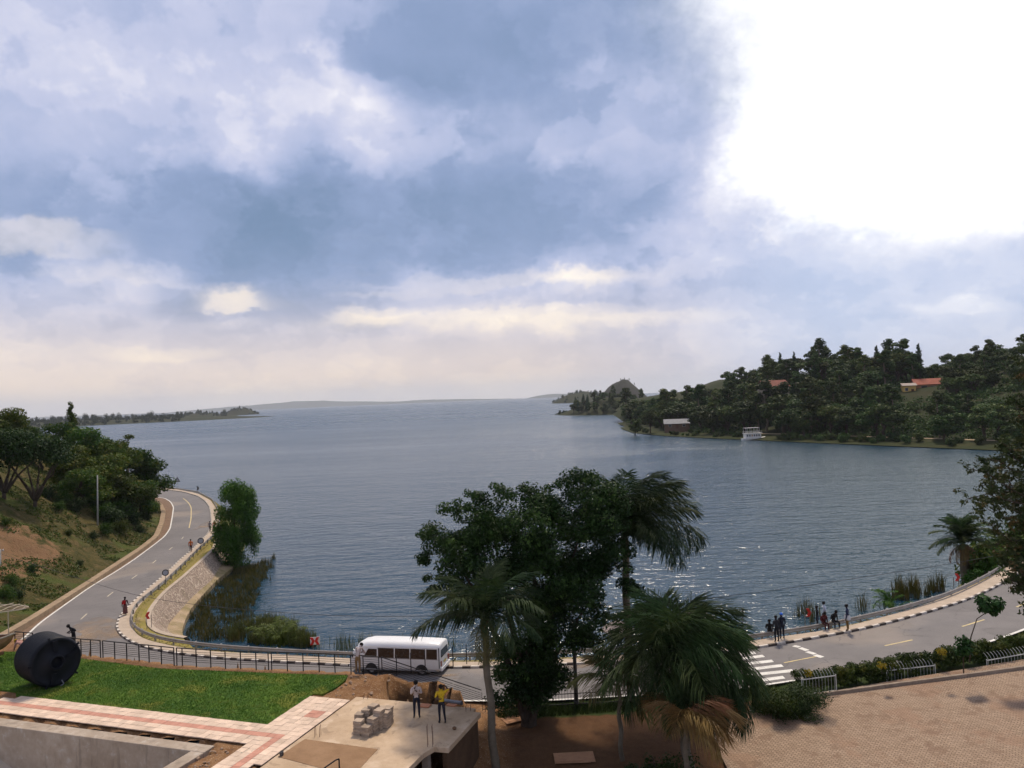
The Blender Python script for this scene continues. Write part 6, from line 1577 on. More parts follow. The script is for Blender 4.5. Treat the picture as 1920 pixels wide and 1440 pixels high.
m = MB(); m.box((0,0,.42), (.62,.5,.8)); m.build('bin_body', steel_k, o, bevel=.02); m = MB(); m.box((0,0,.85), (.66,.54,.06)); m.build('lid', steel_k, o, bevel=.01); m = MB(); m.box((0,0,.03),(.56,.44,.08)); m.build('base', steel_k, o)

# ---- wooden boat drawn up on the grass at the left edge
def build_boat():
    tip = aty(27, 1187, 49.3); d = Vector((-1, .12, 0)).normalized(); o = root('wooden_boat', 'weathered wooden boat with a pole canopy frame drawn up at the left edge', 'boat', (tip.x, tip.y, ZP), math.atan2(d.y, d.x))
    wood = pm('boat_planks', (.34,.19,.085), (.20,.105,.05), 3, .8, .2, .5); inn = pm('boat_inside', (.20,.105,.06), (.12,.065,.04), 3, .9, .1, .4); pale = pm('pale_poles', (.50,.42,.31), (.36,.29,.20), 4, .8)
    st = [(0,.02,1.55,1.45),(.35,.30,1.42,.95),(.9,.62,1.28,.55),(1.8,.88,1.16,.30),(3.2,.98,1.08,.22),(5.0,.95,1.08,.22),(6.4,.7,1.2,.35)]
    m = MB(); L_, Rr, Kl = [], [], []
    rows = []
    for x, hw, zg, zk in st: rows.append([Vector((x,-hw,zg)), Vector((x,-hw*.9,zk+(zg-zk)*.45)), Vector((x,-hw*.5,zk+.06)), Vector((x,0,zk)), Vector((x,hw*.5,zk+.06)), Vector((x,hw*.9,zk+(zg-zk)*.45)), Vector((x,hw,zg))])
    for k in range(6): m.quad_strip([r_[k] for r_ in rows], [r_[k+1] for r_ in rows])
    link('hull', m.mesh('hull', wood, True), o)
    m = MB(); ins = [[Vector((v.x+.05, v.y*.93, v.z+.04)) for v in r_] for r_ in rows]
    for k in range(6): m.quad_strip([r_[k] for r_ in ins], [r_[k+1] for r_ in ins])
    link('inner_planking', m.mesh('inner_planking', inn, True), o)
    for s in (0, 6):
        m = MB(); m.tube([r_[s]+Vector((0,0,.02)) for r_ in rows], .05, 6); link('gunwale', m.mesh('gunwale', pale), o)
    for x in (1.0, 2.0, 3.0, 4.0):
        m = MB(); i = np.interp(x, [s[0] for s in st], [s[1] for s in st]); zg = np.interp(x, [s[0] for s in st], [s[2] for s in st]); m.beam((x,-i*.92,zg-.12),(x,i*.92,zg-.12),.12,.06); link('thwart', m.mesh('thwart', inn), o)
    # canopy frame of bound poles
    ct = aty(54, 1139, 49.3)-Vector((tip.x, tip.y, ZP)); zc = ct.z; x0 = -(ct.x)*1.0
    rx = lambda t: -ct.length*0 + t
    tipx = -(Vector((ct.x, ct.y, 0)).length); hwf = lambda t: .10+1.0*min(1, t/1.9)**.7
    for s in (-1, -.5, 0, .5, 1):
        m = MB(); m.tube([(tipx+t, s*hwf(t), zc-.03*t*abs(s)) for t in (0, .35, .8, 1.4, 2.2, 3.4, 5.0)], .035 if abs(s) == 1 else .04, 6); link('canopy_pole', m.mesh('canopy_pole', pale if abs(s) == 1 else pm('brown_poles', (.33,.25,.15), (.24,.17,.1), 4, .85)), o)
    for t in (.1, .6, 1.2, 1.9, 2.8, 3.8):
        m = MB(); m.tube([(tipx+t, -hwf(t), zc+.04), (tipx+t+.1, 0, zc+.07), (tipx+t, hwf(t), zc+.04)], .025, 6); link('cross_pole', m.mesh('cross_pole', pale), o)
    for x, s in ((.9,-1),(.9,1),(3.0,-1),(3.0,1)):
        hw = np.interp(x, [q[0] for q in st], [q[1] for q in st])*.95; zg = np.interp(x, [q[0] for q in st], [q[2] for q in st]); m = MB(); m.tube([(x, s*hw, zg-.2), (x, s*min(hw, 1.0), zc-.02)], .03, 6); link('stanchion', m.mesh('stanchion', pale), o)
    for x in (1.4, 4.4): m = MB(); m.box((x,0,.13),(.2,1.2,.26)); link('keel_block', m.mesh('keel_block', inn), o)
build_boat()

# ---- stacks of paving tiles on the slab, loose tiles, rubble
ts_w = pm('stacked_tile', (.42,.33,.25), (.30,.225,.16), 3, .85, .2, .3, per_obj=.2)
tstk = MB(); tstk.box((0,0,0), (.40,.40,.052)); TS = tstk.mesh('tile', ts_w)
gg = random.Random(4)
lay_ = [(674,1375,14,'front left stack of paving tiles on the slab'),(688,1379,10,'lowest stack of paving tiles at the front corner of the pile'),(700,1372,15,'front middle stack of paving tiles on the slab'),(712,1366,19,'tall stack of paving tiles in the middle of the pile'),
        (723,1363,16,'front right stack of paving tiles on the slab'),(676,1366,16,'left back stack of paving tiles on the slab'),(690,1362,18,'stack of paving tiles at the back of the pile left of the tallest'),(702,1359,21,'tallest stack of paving tiles at the back of the pile'),(716,1357,17,'stack of paving tiles at the back right of the pile'),(728,1357,17,'outermost right stack of paving tiles')]
for i, (px, py, n, lab) in enumerate(lay_):
    c = uv(5.10+.43*(i % 5)*1.0, -1.05-.46*(i//5)) if False else onz(px, py, ZP)
    o = root('tile_stack', lab, 'tile stack', (c.x, c.y, ZP), rz_uv+gg.uniform(-.08,.08), 'stacks of paving tiles on the slab'); n = int(n*.85)
    for k in range(n):
        t = link('tile', TS, o); t.location = (gg.uniform(-.02,.02), gg.uniform(-.02,.02), .03+k*.056); t.rotation_euler = (0, 0, gg.uniform(-.16,.16))
for px, py, w, h, lab in ((797,1324,.55,.4,'orange tile lying on the slab behind the white shirted man'),(847,1323,.5,.25,'orange tile lying near the far edge of the slab')):
    c = onz(px, py, ZP); o = link('loose_tile', None); bpy.data.objects.remove(o); m = MB(); m.box((0,0,.03), (w,h,.05)); o = m.build('loose_tile', pm('orange_tile', (.48,.20,.10), (.40,.16,.08), 3, .8), None, bevel=.006); o.location = (c.x, c.y, ZP); o.rotation_euler = (0,0,rz_uv); o['label'] = lab; o['category'] = 'tile'
c = onz(852, 1368, ZP); m = MB(); m.lathe([(.05,0),(.09,.03),(.10,.09),(.06,.13)], 9); o = m.build('brick_lump', pm('brown_lump', (.16,.09,.05), (.1,.06,.035), 6, .95)); o.location = (c.x, c.y, ZP); o['label'] = 'small brown lump lying on the slab near its right edge'; o['category'] = 'rubble'
c = onz(528, 1417, ZP); m = MB(); m.lathe([(.07,0),(.09,.02),(.09,.16),(.05,.20),(.05,.12)], 10); o = m.build('pipe_stub', sign_k); o.location = (c.x, c.y, ZP+.01); o['label'] = 'dark pipe stub at the corner of the sandy patch'; o['category'] = 'pipe'
a, b = aty(829, 1313, 40.3), aty(866, 1318, 39.6); o = root('drain_pipe', 'grey plastic pipe lying on the soil behind the slab', 'pipe', tuple(a)); m = MB(); m.tube([(0,0,0), b-a], .09, 10, cap=False); link('tube', m.mesh('tube', pm('grey_pvc', (.2,.2,.21), (.15,.15,.16), 3, .5), True), o); m = MB(); m.tube([(b-a)*.93, b-a], .105, 10, cap=False); link('socket', m.mesh('socket', pm('grey_pvc', (.2,.2,.21), (.15,.15,.16), 3, .5), True), o)
# discarded rope in the soil gap by the basin
c = onz(472, 1414, ZP-.08); m = MB(); m.tube([(c.x-.7+i*.09+.05*math.sin(i*2.1), c.y+.16*math.sin(i*1.25)+.02*i, ZP-.05+.05*abs(math.sin(i*1.7))) for i in range(15)], .045, 6); o = m.build('rope', pm('pale_rope', (.52,.45,.34), (.4,.33,.24), 8, .9), smooth=True); o['label'] = 'pale crumpled rope lying in the soil beside the basin'; o['category'] = 'rope'
# stones on the spoil heap
gg = random.Random(14); SM_ = []
for s in range(3):
    m = MB(); m.lathe([(.3,-.5),(.8,-.25),(1,.1),(.7,.45),(.2,.6)], 7); m.v = [(x*gg.uniform(.75,1.2), y*gg.uniform(.75,1.2), z*gg.uniform(.8,1.1)) for x, y, z in m.v]; SM_.append(m.mesh('stone', pm('rubble_stone', (.36,.25,.17), (.22,.14,.09), 4, .95)))
rub = bpy.data.objects.new('soil_rubble', None); COL.objects.link(rub); rub['kind'] = 'structure'
for i in range(150):
    x, y = gg.uniform(-10.2,-1.6), gg.uniform(40.6,44.6)
    if i > 110: q = uv(gg.uniform(-1.0,.0), gg.uniform(2.4,5)); x, y = q.x, q.y
    z = gz(x, y); r = gg.uniform(.03,.10); o = link('stone', SM_[i % 3], rub); o.location = (x, y, z+r*.3); o.scale = (r, r*gg.uniform(.7,1.2), r*.8); o.rotation_euler = (gg.uniform(-.4,.4), gg.uniform(-.4,.4), gg.uniform(0,6))
# cardboard sheets on the garden soil
card = pm('cardboard', (.36,.19,.10), (.27,.14,.075), 2.5, .9)
for px, py, w, h, yaw, lab in ((1072,1420,2.0,1.1,-.1,'brown cardboard sheet lying flat on the bare garden soil'),(962,1349,1.0,.9,.3,'torn cardboard pieces at the foot of the dark tree')):
    c = onz(px, py, 4.1); z = gz(c.x, c.y); m = MB()
    for k in range(3): m.box((gg.uniform(-.1,.1)*w, gg.uniform(-.1,.1)*h, .03+.014*k), (w*(1-.16*k), h*(1-.2*k), .01), Matrix.Rotation(gg.uniform(-.15,.15), 3, 'Z') @ Matrix.Rotation(gg.uniform(-.02,.02), 3, 'X'))
    o = m.build('cardboard_sheet', card); o.location = (c.x, c.y, z+.03); o.rotation_euler = (0,0,yaw); o['label'] = lab; o['category'] = 'cardboard'
# short handrail end at the bottom edge
p = onz(632, 1440, ZP); o = root('handrail', 'end of a black handrail at the bottom edge below the slab', 'handrail', (p.x, p.y-.2, ZP)); m = MB(); m.tube([(-.5,-.6,.28),(0,0,.42),(.12,.1,.42)], .03, 6); link('rail', m.mesh('rail', steel_k), o); m = MB(); m.box((.12,.1,.2),(.05,.05,.42)); link('post', m.mesh('post', steel_k), o)

# ---- white curved-picket fence panels standing in the hedge
wht = pm('white_painted_steel', (.56,.56,.52), (.40,.40,.37), 5, .6)
def panel(label, px0, py0, px1, py1, z, n, Y0, Y1):
    a, b = aty(px0, py0, Y0), aty(px1, py1, Y1); o = root('white_fence_panel', label, 'fence panel', (a.x, a.y, a.z)); d = b-a
    for t in (0.0, .82):
        m = MB(); m.beam((0,0,-.02-t), d+Vector((0,0,-.02-t)), .035, .045); link('rail', m.mesh('rail', wht), o)
    for i in range(n):
        q = d*((i+.5)/n); m = MB(); m.tube([q+Vector((0,0,-.85)), q+Vector((0,0,0)), q+Vector((-.03,.06,.16)), q+Vector((-.07,.16,.27)), q+Vector((-.1,.28,.33))], [.008,.010,.013,.012,.009], 5); link('picket', m.mesh('picket', wht), o)
    for t in (0, 1):
        m = MB(); q = d*t; m.box((q.x,q.y,q.z-.42),(.04,.04,.95)); link('post', m.mesh('post', wht), o)
panel('white curved picket fence panel at the left end of the hedge', 1503, 1274, 1567, 1266, 0, 11, 42.5, 42.9)
panel('white curved picket fence panel in the middle of the hedge', 1662, 1257, 1753, 1247, 0, 15, 44.3, 44.8)
panel('white curved picket fence panel at the right end of the hedge', 1850, 1238, 1935, 1223, 0, 14, 45.2, 45.9)
# ---- dark picket fence between garden and road
def pickets(label, p0, p1, n):
    a, b = p0, p1; o = root('picket_fence', label, 'fence', tuple(a)); d = b-a
    for z in (.25, .85): m = MB(); m.beam((0,0,z), d+Vector((0,0,z)), .03, .04); link('rail', m.mesh('rail', steel_k), o)
    for i in range(n+1):
        q = d*(i/n); m = MB(); h = 1.05 if i % 6 else 1.25; m.tube([q+Vector((0,0,-.1)), q+Vector((0,0,h))], [.016,.010], 5); link('picket', m.mesh('picket', steel_k), o)
pickets('dark metal picket fence at the roadside behind the garden', onz(905,1338,4.0), onz(1180,1322,4.0), 48)
# concrete kerb of the forecourt
fk = root('forecourt_kerb', 'low weathered kerb along the forecourt under the hedge', 'kerb'); kp = resample([Vector((p.x, p.y+.0, plaza_z(p.x))) for p in (onz(1533,1304,5.0), onz(1600,1294,5.1), onz(1700,1280,5.2), onz(1800,1267,5.3), onz(1930,1250,5.4))], 1.0)
for i, (a, b) in enumerate(zip(kp[:-1], kp[1:])):
    m = MB(); a_, b_ = Vector(a), Vector(b); m.beam(a_+(b_-a_)*.008+Vector((0,0,.02)), b_-(b_-a_)*.008+Vector((0,0,.02+random.uniform(-.01,.01))), .16, .3); m.build('kerb_block', pm('old_kerb', (.30,.24,.18), (.20,.15,.11), 2, .95), fk)

# ---- parasols and kiosk by the lake
def parasol(label, px, py, Y, r, h, mat, tilt=0.0):
    b = aty(px, py, Y); o = root('parasol', label, 'parasol', tuple(b)); m = MB(); m.tube([(0,0,-.2),(0,0,h)], .03, 6); link('pole', m.mesh('pole', post_g), o); m = MB()
    ring0 = [(r*math.cos(a), r*math.sin(a), h-.55) for a in np.linspace(0, 2*math.pi, 9)[:-1]]; mid = [(r*.5*math.cos(a), r*.5*math.sin(a), h-.2) for a in np.linspace(0, 2*math.pi, 9)[:-1]]
    m.quad_strip(ring0, mid, closed=True); b0 = len(m.v); m.v.append((0,0,h+.05)); m.v += mid
    for i in range(8): m.f.append((b0, b0+1+i, b0+1+(i+1) % 8)); m.mi.append(0)
    m.quad_strip([(x, y, z-.12) for x, y, z in ring0], ring0, closed=True); link('canopy', m.mesh('canopy', mat), o)
    for a in np.linspace(0, 2*math.pi, 9)[:-1]: m = MB(); m.tube([(0,0,h-.5),(r*.75*math.cos(a), r*.75*math.sin(a), h-.42)], .01, 4); link('rib', m.mesh('rib', post_g), o)
    return o
par_m = pm('faded_canvas', (.33,.27,.24), (.26,.21,.19), 2, .9)
parasol('faded brown parasol by the lake above the seated group', 1309, 1212, 54.6, 1.35, 2.55, par_m)
parasol('faded grey parasol by the lake beside the tall palm trunk', 1160, 1226, 55.2, 1.2, 2.35, par_m)
b = aty(1322, 1203, 54.2); o = root('bench_table', 'small green topped table under the brown parasol', 'table', (b.x, b.y, b.z)); m = MB(); m.box((0,0,.72),(1.5,.6,.05)); link('table_top', m.mesh('table_top', pm('green_board', (.09,.17,.08), (.06,.12,.06), 3, .7)), o)
for dx in (-.65,.65):
    for dy in (-.24,.24): m = MB(); m.box((dx,dy,.34),(.05,.05,.72)); link('leg', m.mesh('leg', bark_d), o)

# ---- white passenger boat moored at the wooded shore
def ferry():
    c = onz(1412, 824.5, 0); o = root('passenger_boat', 'white two deck passenger boat moored at the wooded shore', 'boat', (c.x, c.y-1, 0), R(6)); wp = pm('boat_white', (.72,.70,.66), (.6,.57,.52), 1, .5); dk = pm('boat_dark', (.05,.045,.045), (.08,.07,.065), 1, .6)
    L_ = 10.2; m = MB(); st = [(-L_/2,1.3,.9),(-L_/2+.5,1.6,.8),(0,1.7,.8),(L_/2-2.2,1.6,.95),(L_/2-.6,.8,1.15),(L_/2,.05,1.35)]
    A = [Vector((x,-w,z)) for x, w, z in st]; B = [Vector((x,-w*.8,-.3)) for x, w, z in st]; C_ = [Vector((x,w*.8,-.3)) for x, w, z in st]; D = [Vector((x,w,z)) for x, w, z in st]
    m.quad_strip(A, B); m.quad_strip(B, C_); m.quad_strip(C_, D); m.quad_strip(D, A); m.poly([A[0],B[0],C_[0],D[0]]); link('hull', m.mesh('hull', wp), o)
    m = MB(); m.box((-.6,0,1.75),(6.6,2.7,1.9)); cab = link('cabin', m.mesh('cabin', wp), o)
    for i in range(6): m = MB(); m.box((-3.2+i*1.0,-1.36,1.95),(.55,.06,.8)); link('window', m.mesh('window', dk if i != 2 else pm('boat_orange', (.45,.25,.1), (.35,.2,.08), 1, .6)), cab)
    m = MB(); m.box((-.5,0,2.78),(7.6,3.1,.14)); link('upper_deck', m.mesh('upper_deck', wp), o)
    m = MB(); m.box((-.9,0,5.1),(6.2,2.9,.12)); link('canopy', m.mesh('canopy', pm('boat_canopy', (.42,.40,.40), (.33,.31,.31), 1, .7)), o)
    for x in (-3.8,-2.1,-.4,1.3,2.0):
        for y in (-1.35,1.35): m = MB(); m.tube([(x,y,2.8),(x,y,5.1)], .06, 5); link('stanchion', m.mesh('stanchion', wp), o)
    for z in (3.2, 3.65):
        for y in (-1.45,1.45): m = MB(); m.tube([(-4.2,y,z),(3.2,y,z)], .05, 5); link('handrail', m.mesh('handrail', wp), o)
ferry()

# ---- houses across the water
def house(name, label, px, Y, zb, w, d, h, roof, wallc, roofc, yaw, wins, doors=(), cat='house', over=.5, gable=True):
    x = at(px, Y); o = root(name, label, cat, (x, Y, zb), yaw); wm_ = pm('wall_'+name+str(int(px)), wallc, tuple(v*.8 for v in wallc), .5, .9); rm_ = pm('roof_'+name+str(int(px)), roofc, tuple(v*.7 for v in roofc), .6, .8)
    m = MB(); m.box((0,0,h/2-1.5),(w,d,h+3)); m.v += [(-w/2,-d/2,h),(-w/2,d/2,h),(-w/2,0,h+roof*.9),(w/2,-d/2,h),(w/2,d/2,h),(w/2,0,h+roof*.9)]; n = len(m.v)-6
    m.f += [(n,n+1,n+2),(n+3,n+5,n+4)]; m.mi += [0,0]; link('wall', m.mesh('wall', wm_), o)
    ro = MB(); W_, D_ = w/2+over, d/2+over; k = over/(d/2)*roof; t = .14
    for s in (-1, 1):
        P = [Vector((-W_, s*D_, h-k)), Vector((W_, s*D_, h-k)), Vector((W_, 0, h+roof)), Vector((-W_, 0, h+roof))]; Q = [p+Vector((0,0,t)) for p in P]; b0 = len(ro.v); ro.v += [tuple(v) for v in P+Q]
        for f in ((0,1,2,3),(7,6,5,4),(0,4,5,1),(1,5,6,2),(2,6,7,3),(3,7,4,0)): ro.f.append(tuple(b0+i for i in f)); ro.mi.append(0)
    link('roof', ro.mesh('roof', rm_), o)
    gl = pm('house_glass', (.03,.035,.04), (.05,.05,.055), 1, .15); fr = pm('house_frame', (.5,.45,.38), (.4,.36,.3), 1, .8)
    for wx, wz, ww, wh in wins:
        m = MB(); m.box((wx,-d/2-.02,wz),(ww+.2,.1,wh+.2)); f_ = link('window', m.mesh('window', fr), o); m = MB(); m.box((wx,-d/2-.06,wz),(ww,.06,wh)); link('pane', m.mesh('pane', gl), f_)
    for wx, ww, wh in doors: m = MB(); m.box((wx,-d/2-.03,wh/2),(ww,.1,wh)); link('door', m.mesh('door', pm('brown_door', (.12,.05,.03), (.08,.035,.02), 1, .7)), o)
    return o
zb = aty(1725, 741, 345).z+0.6
house('hillside_house', 'yellow house with a red tiled roof among trees on the right slope', 1738, 345, zb, 11.5, 7.5, 4.3, 2.3, (.40,.20,.10), (.36,.10,.055), R(-14), [(-2.2,2.6,2.4,1.6),(1.4,2.6,1.8,1.5),(4.2,2.6,1.4,1.5)])
house('house_annexe', 'pale yellow annexe left of the red roofed house on the slope', 1702, 342, zb, 5.2, 5.0, 4.0, .9, (.64,.42,.13), (.40,.32,.26), R(-14), [(-1.2,2.3,1.1,1.3)], [(1.2,1.1,2.4)])
house('villa', 'two storey house with red roof half hidden by trees on the peninsula', 1449, 352, aty(1449, 748, 352).z, 11.5, 8, 5.8, 2.6, (.30,.25,.18), (.22,.065,.04), R(8), [(-4,4.8,1.6,1.4),(-1,4.8,1.6,1.4),(2.2,4.8,1.6,1.4),(4.6,4.8,1.4,1.4),(-4,1.8,1.6,1.4),(3,1.8,1.6,1.4)], [(-.4,1.2,2.3)])
house('boat_shed', 'low shed with pale metal roof near the wood tip', 1266, 402, aty(1266, 803, 402).z, 12.5, 7, 2.7, 2.0, (.16,.10,.065), (.30,.295,.29), R(-10), [(-3.5,1.5,1.4,1.0),(3.5,1.5,1.4,1.0)], [(0,1.3,2.1)])

# ================================================================== PEOPLE
def person(label, loc, face, pose=None, h=1.72, top=(.2,.2,.2), legs=(.03,.03,.035), shoe=(.02,.02,.02), skin=(.085,.045,.028), hair=(.012,.010,.010), short=False, skirt=None, hat=None, bag=None):
    """one skinned body posed by joints; face = heading (radians, 0 looks along +y)"""
    J = {'pel':(0,0,.94),'spi':(0,0,1.14),'che':(0,.0,1.36),'nek':(0,.01,1.48),'hb':(0,.02,1.56),'hd':(0,.03,1.645),
         'sL':(-.185,0,1.415),'eL':(-.24,-.03,1.13),'wL':(-.24,.05,.88),'hL':(-.235,.07,.80),'sR':(.185,0,1.415),'eR':(.24,-.03,1.13),'wR':(.24,.05,.88),'hR':(.235,.07,.80),
         'pL':(-.095,0,.90),'kL':(-.11,.02,.49),'aL':(-.115,-.02,.08),'tL':(-.125,.13,.035),'pR':(.095,0,.90),'kR':(.11,.02,.49),'aR':(.115,-.02,.08),'tR':(.125,.13,.035)}
    J.update(pose or {})
    RD = {'pel':.155,'spi':.13,'che':.165,'nek':.062,'hb':.078,'hd':.098,'sL':.082,'eL':.052,'wL':.036,'hL':.035,'pL':.102,'kL':.066,'aL':.046,'tL':.042}
    E = [('pel','spi','top'),('spi','che','top'),('che','nek','top'),('nek','hb','skin'),('hb','hd','skin')]
    for s in 'LR': E += [('che','s'+s,'top'),('s'+s,'e'+s,'top'),('e'+s,'w'+s,'skin' if short else 'top'),('w'+s,'h'+s,'skin'),('pel','p'+s,'legs'),('p'+s,'k'+s,'legs'),('k'+s,'a'+s,'legs'),('a'+s,'t'+s,'shoe')]
    names = list(J); k = h/1.72
    me = bpy.data.meshes.new('body_cage'); me.from_pydata([Vector(J[n])*k for n in names], [(names.index(a), names.index(b)) for a, b, _ in E], [])
    tmp = bpy.data.objects.new('body_cage', me); COL.objects.link(tmp)
    md = tmp.modifiers.new('skin', 'SKIN'); md.use_smooth_shade = True; md.branch_smoothing = .6
    for i, n in enumerate(names):
        r = RD.get(n, RD.get(n[0]+'L', .05))*k; v = me.skin_vertices[0].data[i]; v.radius = (r, r*(.78 if n in ('pel','spi','che') else 1)); v.use_root = n == 'pel'
    tmp.modifiers.new('sub', 'SUBSURF').levels = 1
    dg = bpy.context.evaluated_depsgraph_get(); em = bpy.data.meshes.new_from_object(tmp.evaluated_get(dg)); bpy.data.objects.remove(tmp); bpy.data.meshes.remove(me)
    V = [v.co.copy() for v in em.vertices]; Fc = [tuple(p.vertices) for p in em.polygons]; bpy.data.meshes.remove(em)
    keys = ['top','legs','skin','shoe','dark']; segs = [(Vector(J[a])*k, Vector(J[b])*k, m_, max(.03, RD.get(a, RD.get(a[0]+'L', .05)))) for a, b, m_ in E]
    MI = []
    for f in Fc:
        c = sum((V[i] for i in f), Vector())/len(f); best = 9; mk = 0
        for a, b, m_, r in segs:
            d = b-a; t = min(1, max(0, (c-a).dot(d)/max(1e-9, d.length_squared))); q = (c-(a+d*t)).length - r*k*.6
            if q < best: best = q; mk = keys.index(m_)
        if mk == 0 and c.z < (Vector(J['pel'])*k).z-.02*k and abs(c.x) < .2: mk = 1
        MI.append(mk)
    def add(bm_, mat):
        b0 = len(V); V.extend(Vector(v) for v in bm_.v); Fc.extend(tuple(i+b0 for i in f) for f in bm_.f); MI.extend([mat]*len(bm_.f))
    hd = Vector(J['hd'])*k; up_ = (hd-Vector(J['nek'])*k).normalized(); fw = Vector((0,1,0)); fw = (fw-up_*fw.dot(up_)).normalized(); rt = fw.cross(up_)
    m = MB(); m.tube([hd+fw*.085*k+up_*.01*k, hd+fw*.118*k-up_*.012*k, hd+fw*.09*k-up_*.025*k], [.012*k,.016*k,.012*k], 5); add(m, 2)
    for s in (-1, 1):
        m = MB(); m.lathe([(.004,-.012),(.02*k,0),(.004,.012)], 6, None, hd+rt*s*.098*k-up_*.005*k); add(m, 2)
        m = MB(); m.box(hd+fw*.091*k+rt*s*.034*k+up_*.018*k, (.018*k,.012*k,.012*k)); add(m, 4)
    m = MB(); m.box(hd+fw*.088*k-up_*.048*k, (.042*k,.012*k,.01*k)); add(m, 4)
    for s in 'LR':                # palm and five fingers
        w, hn = Vector(J['w'+s])*k, Vector(J['h'+s])*k; d = (hn-w).normalized(); sd = d.orthogonal().normalized(); th = d.cross(sd)
        for i in range(4):
            q = hn + sd*(i-1.5)*.017*k; ln = (.07,.08,.075,.06)[i]*k; m = MB(); m.tube([q-d*.02*k, q+d*ln*.55, q+d*ln*.9+th*.02*k], [.010*k,.0095*k,.006*k], 5); add(m, 2)
        q = hn-d*.035*k+sd*.03*k; m = MB(); m.tube([q, q+(d*.5+sd).normalized()*.03*k, q+(d+sd*.6).normalized()*.06*k], [.012*k,.011*k,.007*k], 5); add(m, 2)
    bm_ = bpy.data.meshes.new('body'); bm_.from_pydata([tuple(v) for v in V], [], Fc)
    def cm(c, nm, ro=.85): key = nm+'_%02x%02x%02x' % tuple(int(min(255, v*255)) for v in c); return pm(key, c, tuple(v*.65 for v in c), 9, ro, .2, .3, .01)
    for mm in (cm(top,'cloth'), cm(legs,'cloth'), cm(skin,'skin',.6), cm(shoe,'leather',.5), cm((.01,.008,.008),'dark')): bm_.materials.append(mm)
    bm_.polygons.foreach_set('material_index', MI); bm_.polygons.foreach_set('use_smooth', [True]*len(Fc)); bm_.update()
    o = root('person', label, 'person', tuple(loc), face); link('body', bm_, o)
    m = MB(); cap = []; rings = [(.098,-.03),(.108,.02),(.106,.055),(.085,.092),(.045,.112),(.005,.118)]
    for r, z in rings: cap.append([hd + (rt*math.cos(a)*.95+fw*(math.sin(a)-.12))*r*k*1.06 + up_*z*k for a in np.linspace(0, 2*math.pi, 15)[:-1]])
    for a, b in zip(cap[:-1], cap[1:]): m.quad_strip(a, b, closed=True)
    link('hair' if not hat else 'hat', m.mesh('hair', cm(hat or hair, 'hair' if not hat else 'cloth', .9), True), o)
    if skirt:
        p0 = Vector(J['pel'])*k; m = MB(); R_ = [(.165,.06),(.20,-.25),(.22,-.55),(.24,-.78)]
        rr = [[p0+Vector((math.cos(a)*r*k, math.sin(a)*r*k*.85+.0, z*k)) for a in np.linspace(0, 2*math.pi, 17)[:-1]] for r, z in R_]
        for a, b in zip(rr[:-1], rr[1:]): m.quad_strip(a, b, closed=True)
        link('skirt', m.mesh('skirt', cm(skirt, 'cloth'), True), o)
    if bag:
        p0 = Vector(J['che'])*k; m = MB(); m.box(p0+Vector((-.05,-.19,-.1))*k, (.26*k,.14*k,.34*k)); link('bag', m.mesh('bag', cm(bag, 'cloth')), o)
    return o
def pose_sit(lean=.05, hd=0.0, seat=.50, spread=.0):
    p = {'pel':(0,0,seat),'spi':(0,.02+lean*.3,seat+.2),'che':(0,.02+lean,seat+.42),'nek':(0,.03+lean*1.3,seat+.54),'hb':(0,.05+lean*1.5,seat+.62),'hd':(0,.07+lean*1.7+hd,seat+.70)}
    for s, sg in (('L',-1),('R',1)):
        p.update({'s'+s:(sg*.185,.01+lean,seat+.475),'e'+s:(sg*.25,.02+lean*.6,seat+.2),'w'+s:(sg*.17,.26,seat+.12),'h'+s:(sg*.13,.33,seat+.11),'p'+s:(sg*.1,.05,seat-.01),'k'+s:(sg*(.13+spread),.42,seat-.01),'a'+s:(sg*(.13+spread),.40,.08),'t'+s:(sg*(.14+spread),.54,.035)})
    return p
WALK = {'kL':(-.10,.12,.50),'aL':(-.10,-.02,.12),'tL':(-.1,.10,.06),'kR':(.10,-.02,.49),'aR':(.10,-.22,.13),'tR':(.10,-.10,.05),'eL':(-.25,-.08,1.14),'wL':(-.24,-.06,.90),'hL':(-.235,-.03,.82),'eR':(.25,.06,1.14),'wR':(.23,.2,.93),'hR':(.22,.25,.86)}
CAM = math.pi                    # heading that looks back at the camera
pk = onz(671.5, 1262.5, ZP)
person('man in pale shirt and khaki trousers leaning on the black railing', pk, -.35, {'spi':(0,.06,1.12),'che':(0,.20,1.28),'nek':(0,.30,1.37),'hb':(0,.37,1.43),'hd':(0,.45,1.46),'sL':(-.185,.22,1.31),'eL':(-.25,.34,1.06),'wL':(-.12,.52,1.0),'hL':(-.06,.57,1.0),'sR':(.185,.22,1.31),'eR':(.27,.36,1.06),'wR':(.14,.53,1.0),'hR':(.08,.58,1.0)}, 1.72, (.52,.42,.38), (.26,.16,.075), (.4,.36,.33))
person('man in pale pink shirt and dark trousers standing on the slab', onz(782,1345,ZP), CAM+.2, {'wR':(.10,.24,1.42),'eR':(.25,.10,1.16),'hR':(.06,.24,1.50),'eL':(-.26,.08,1.15),'wL':(-.05,.22,1.28),'hL':(.02,.24,1.34),'aR':(.12,-.06,.08),'tR':(.16,.08,.035)}, 1.74, (.56,.45,.40), (.016,.018,.03), (.012,.012,.014))
person('man in bright yellow shirt with one arm raised standing on the slab', onz(829,1354,ZP), CAM-.15, {'eL':(-.36,.02,1.52),'wL':(-.22,-.04,1.66),'hL':(-.15,-.05,1.68),'eR':(.26,.06,1.15),'wR':(.06,.24,1.16),'hR':(-.02,.25,1.17),'kL':(-.13,.05,.49),'aL':(-.16,.0,.08),'tL':(-.18,.14,.035)}, 1.74, (.62,.40,.02), (.02,.02,.028), (.012,.012,.014), short=True)
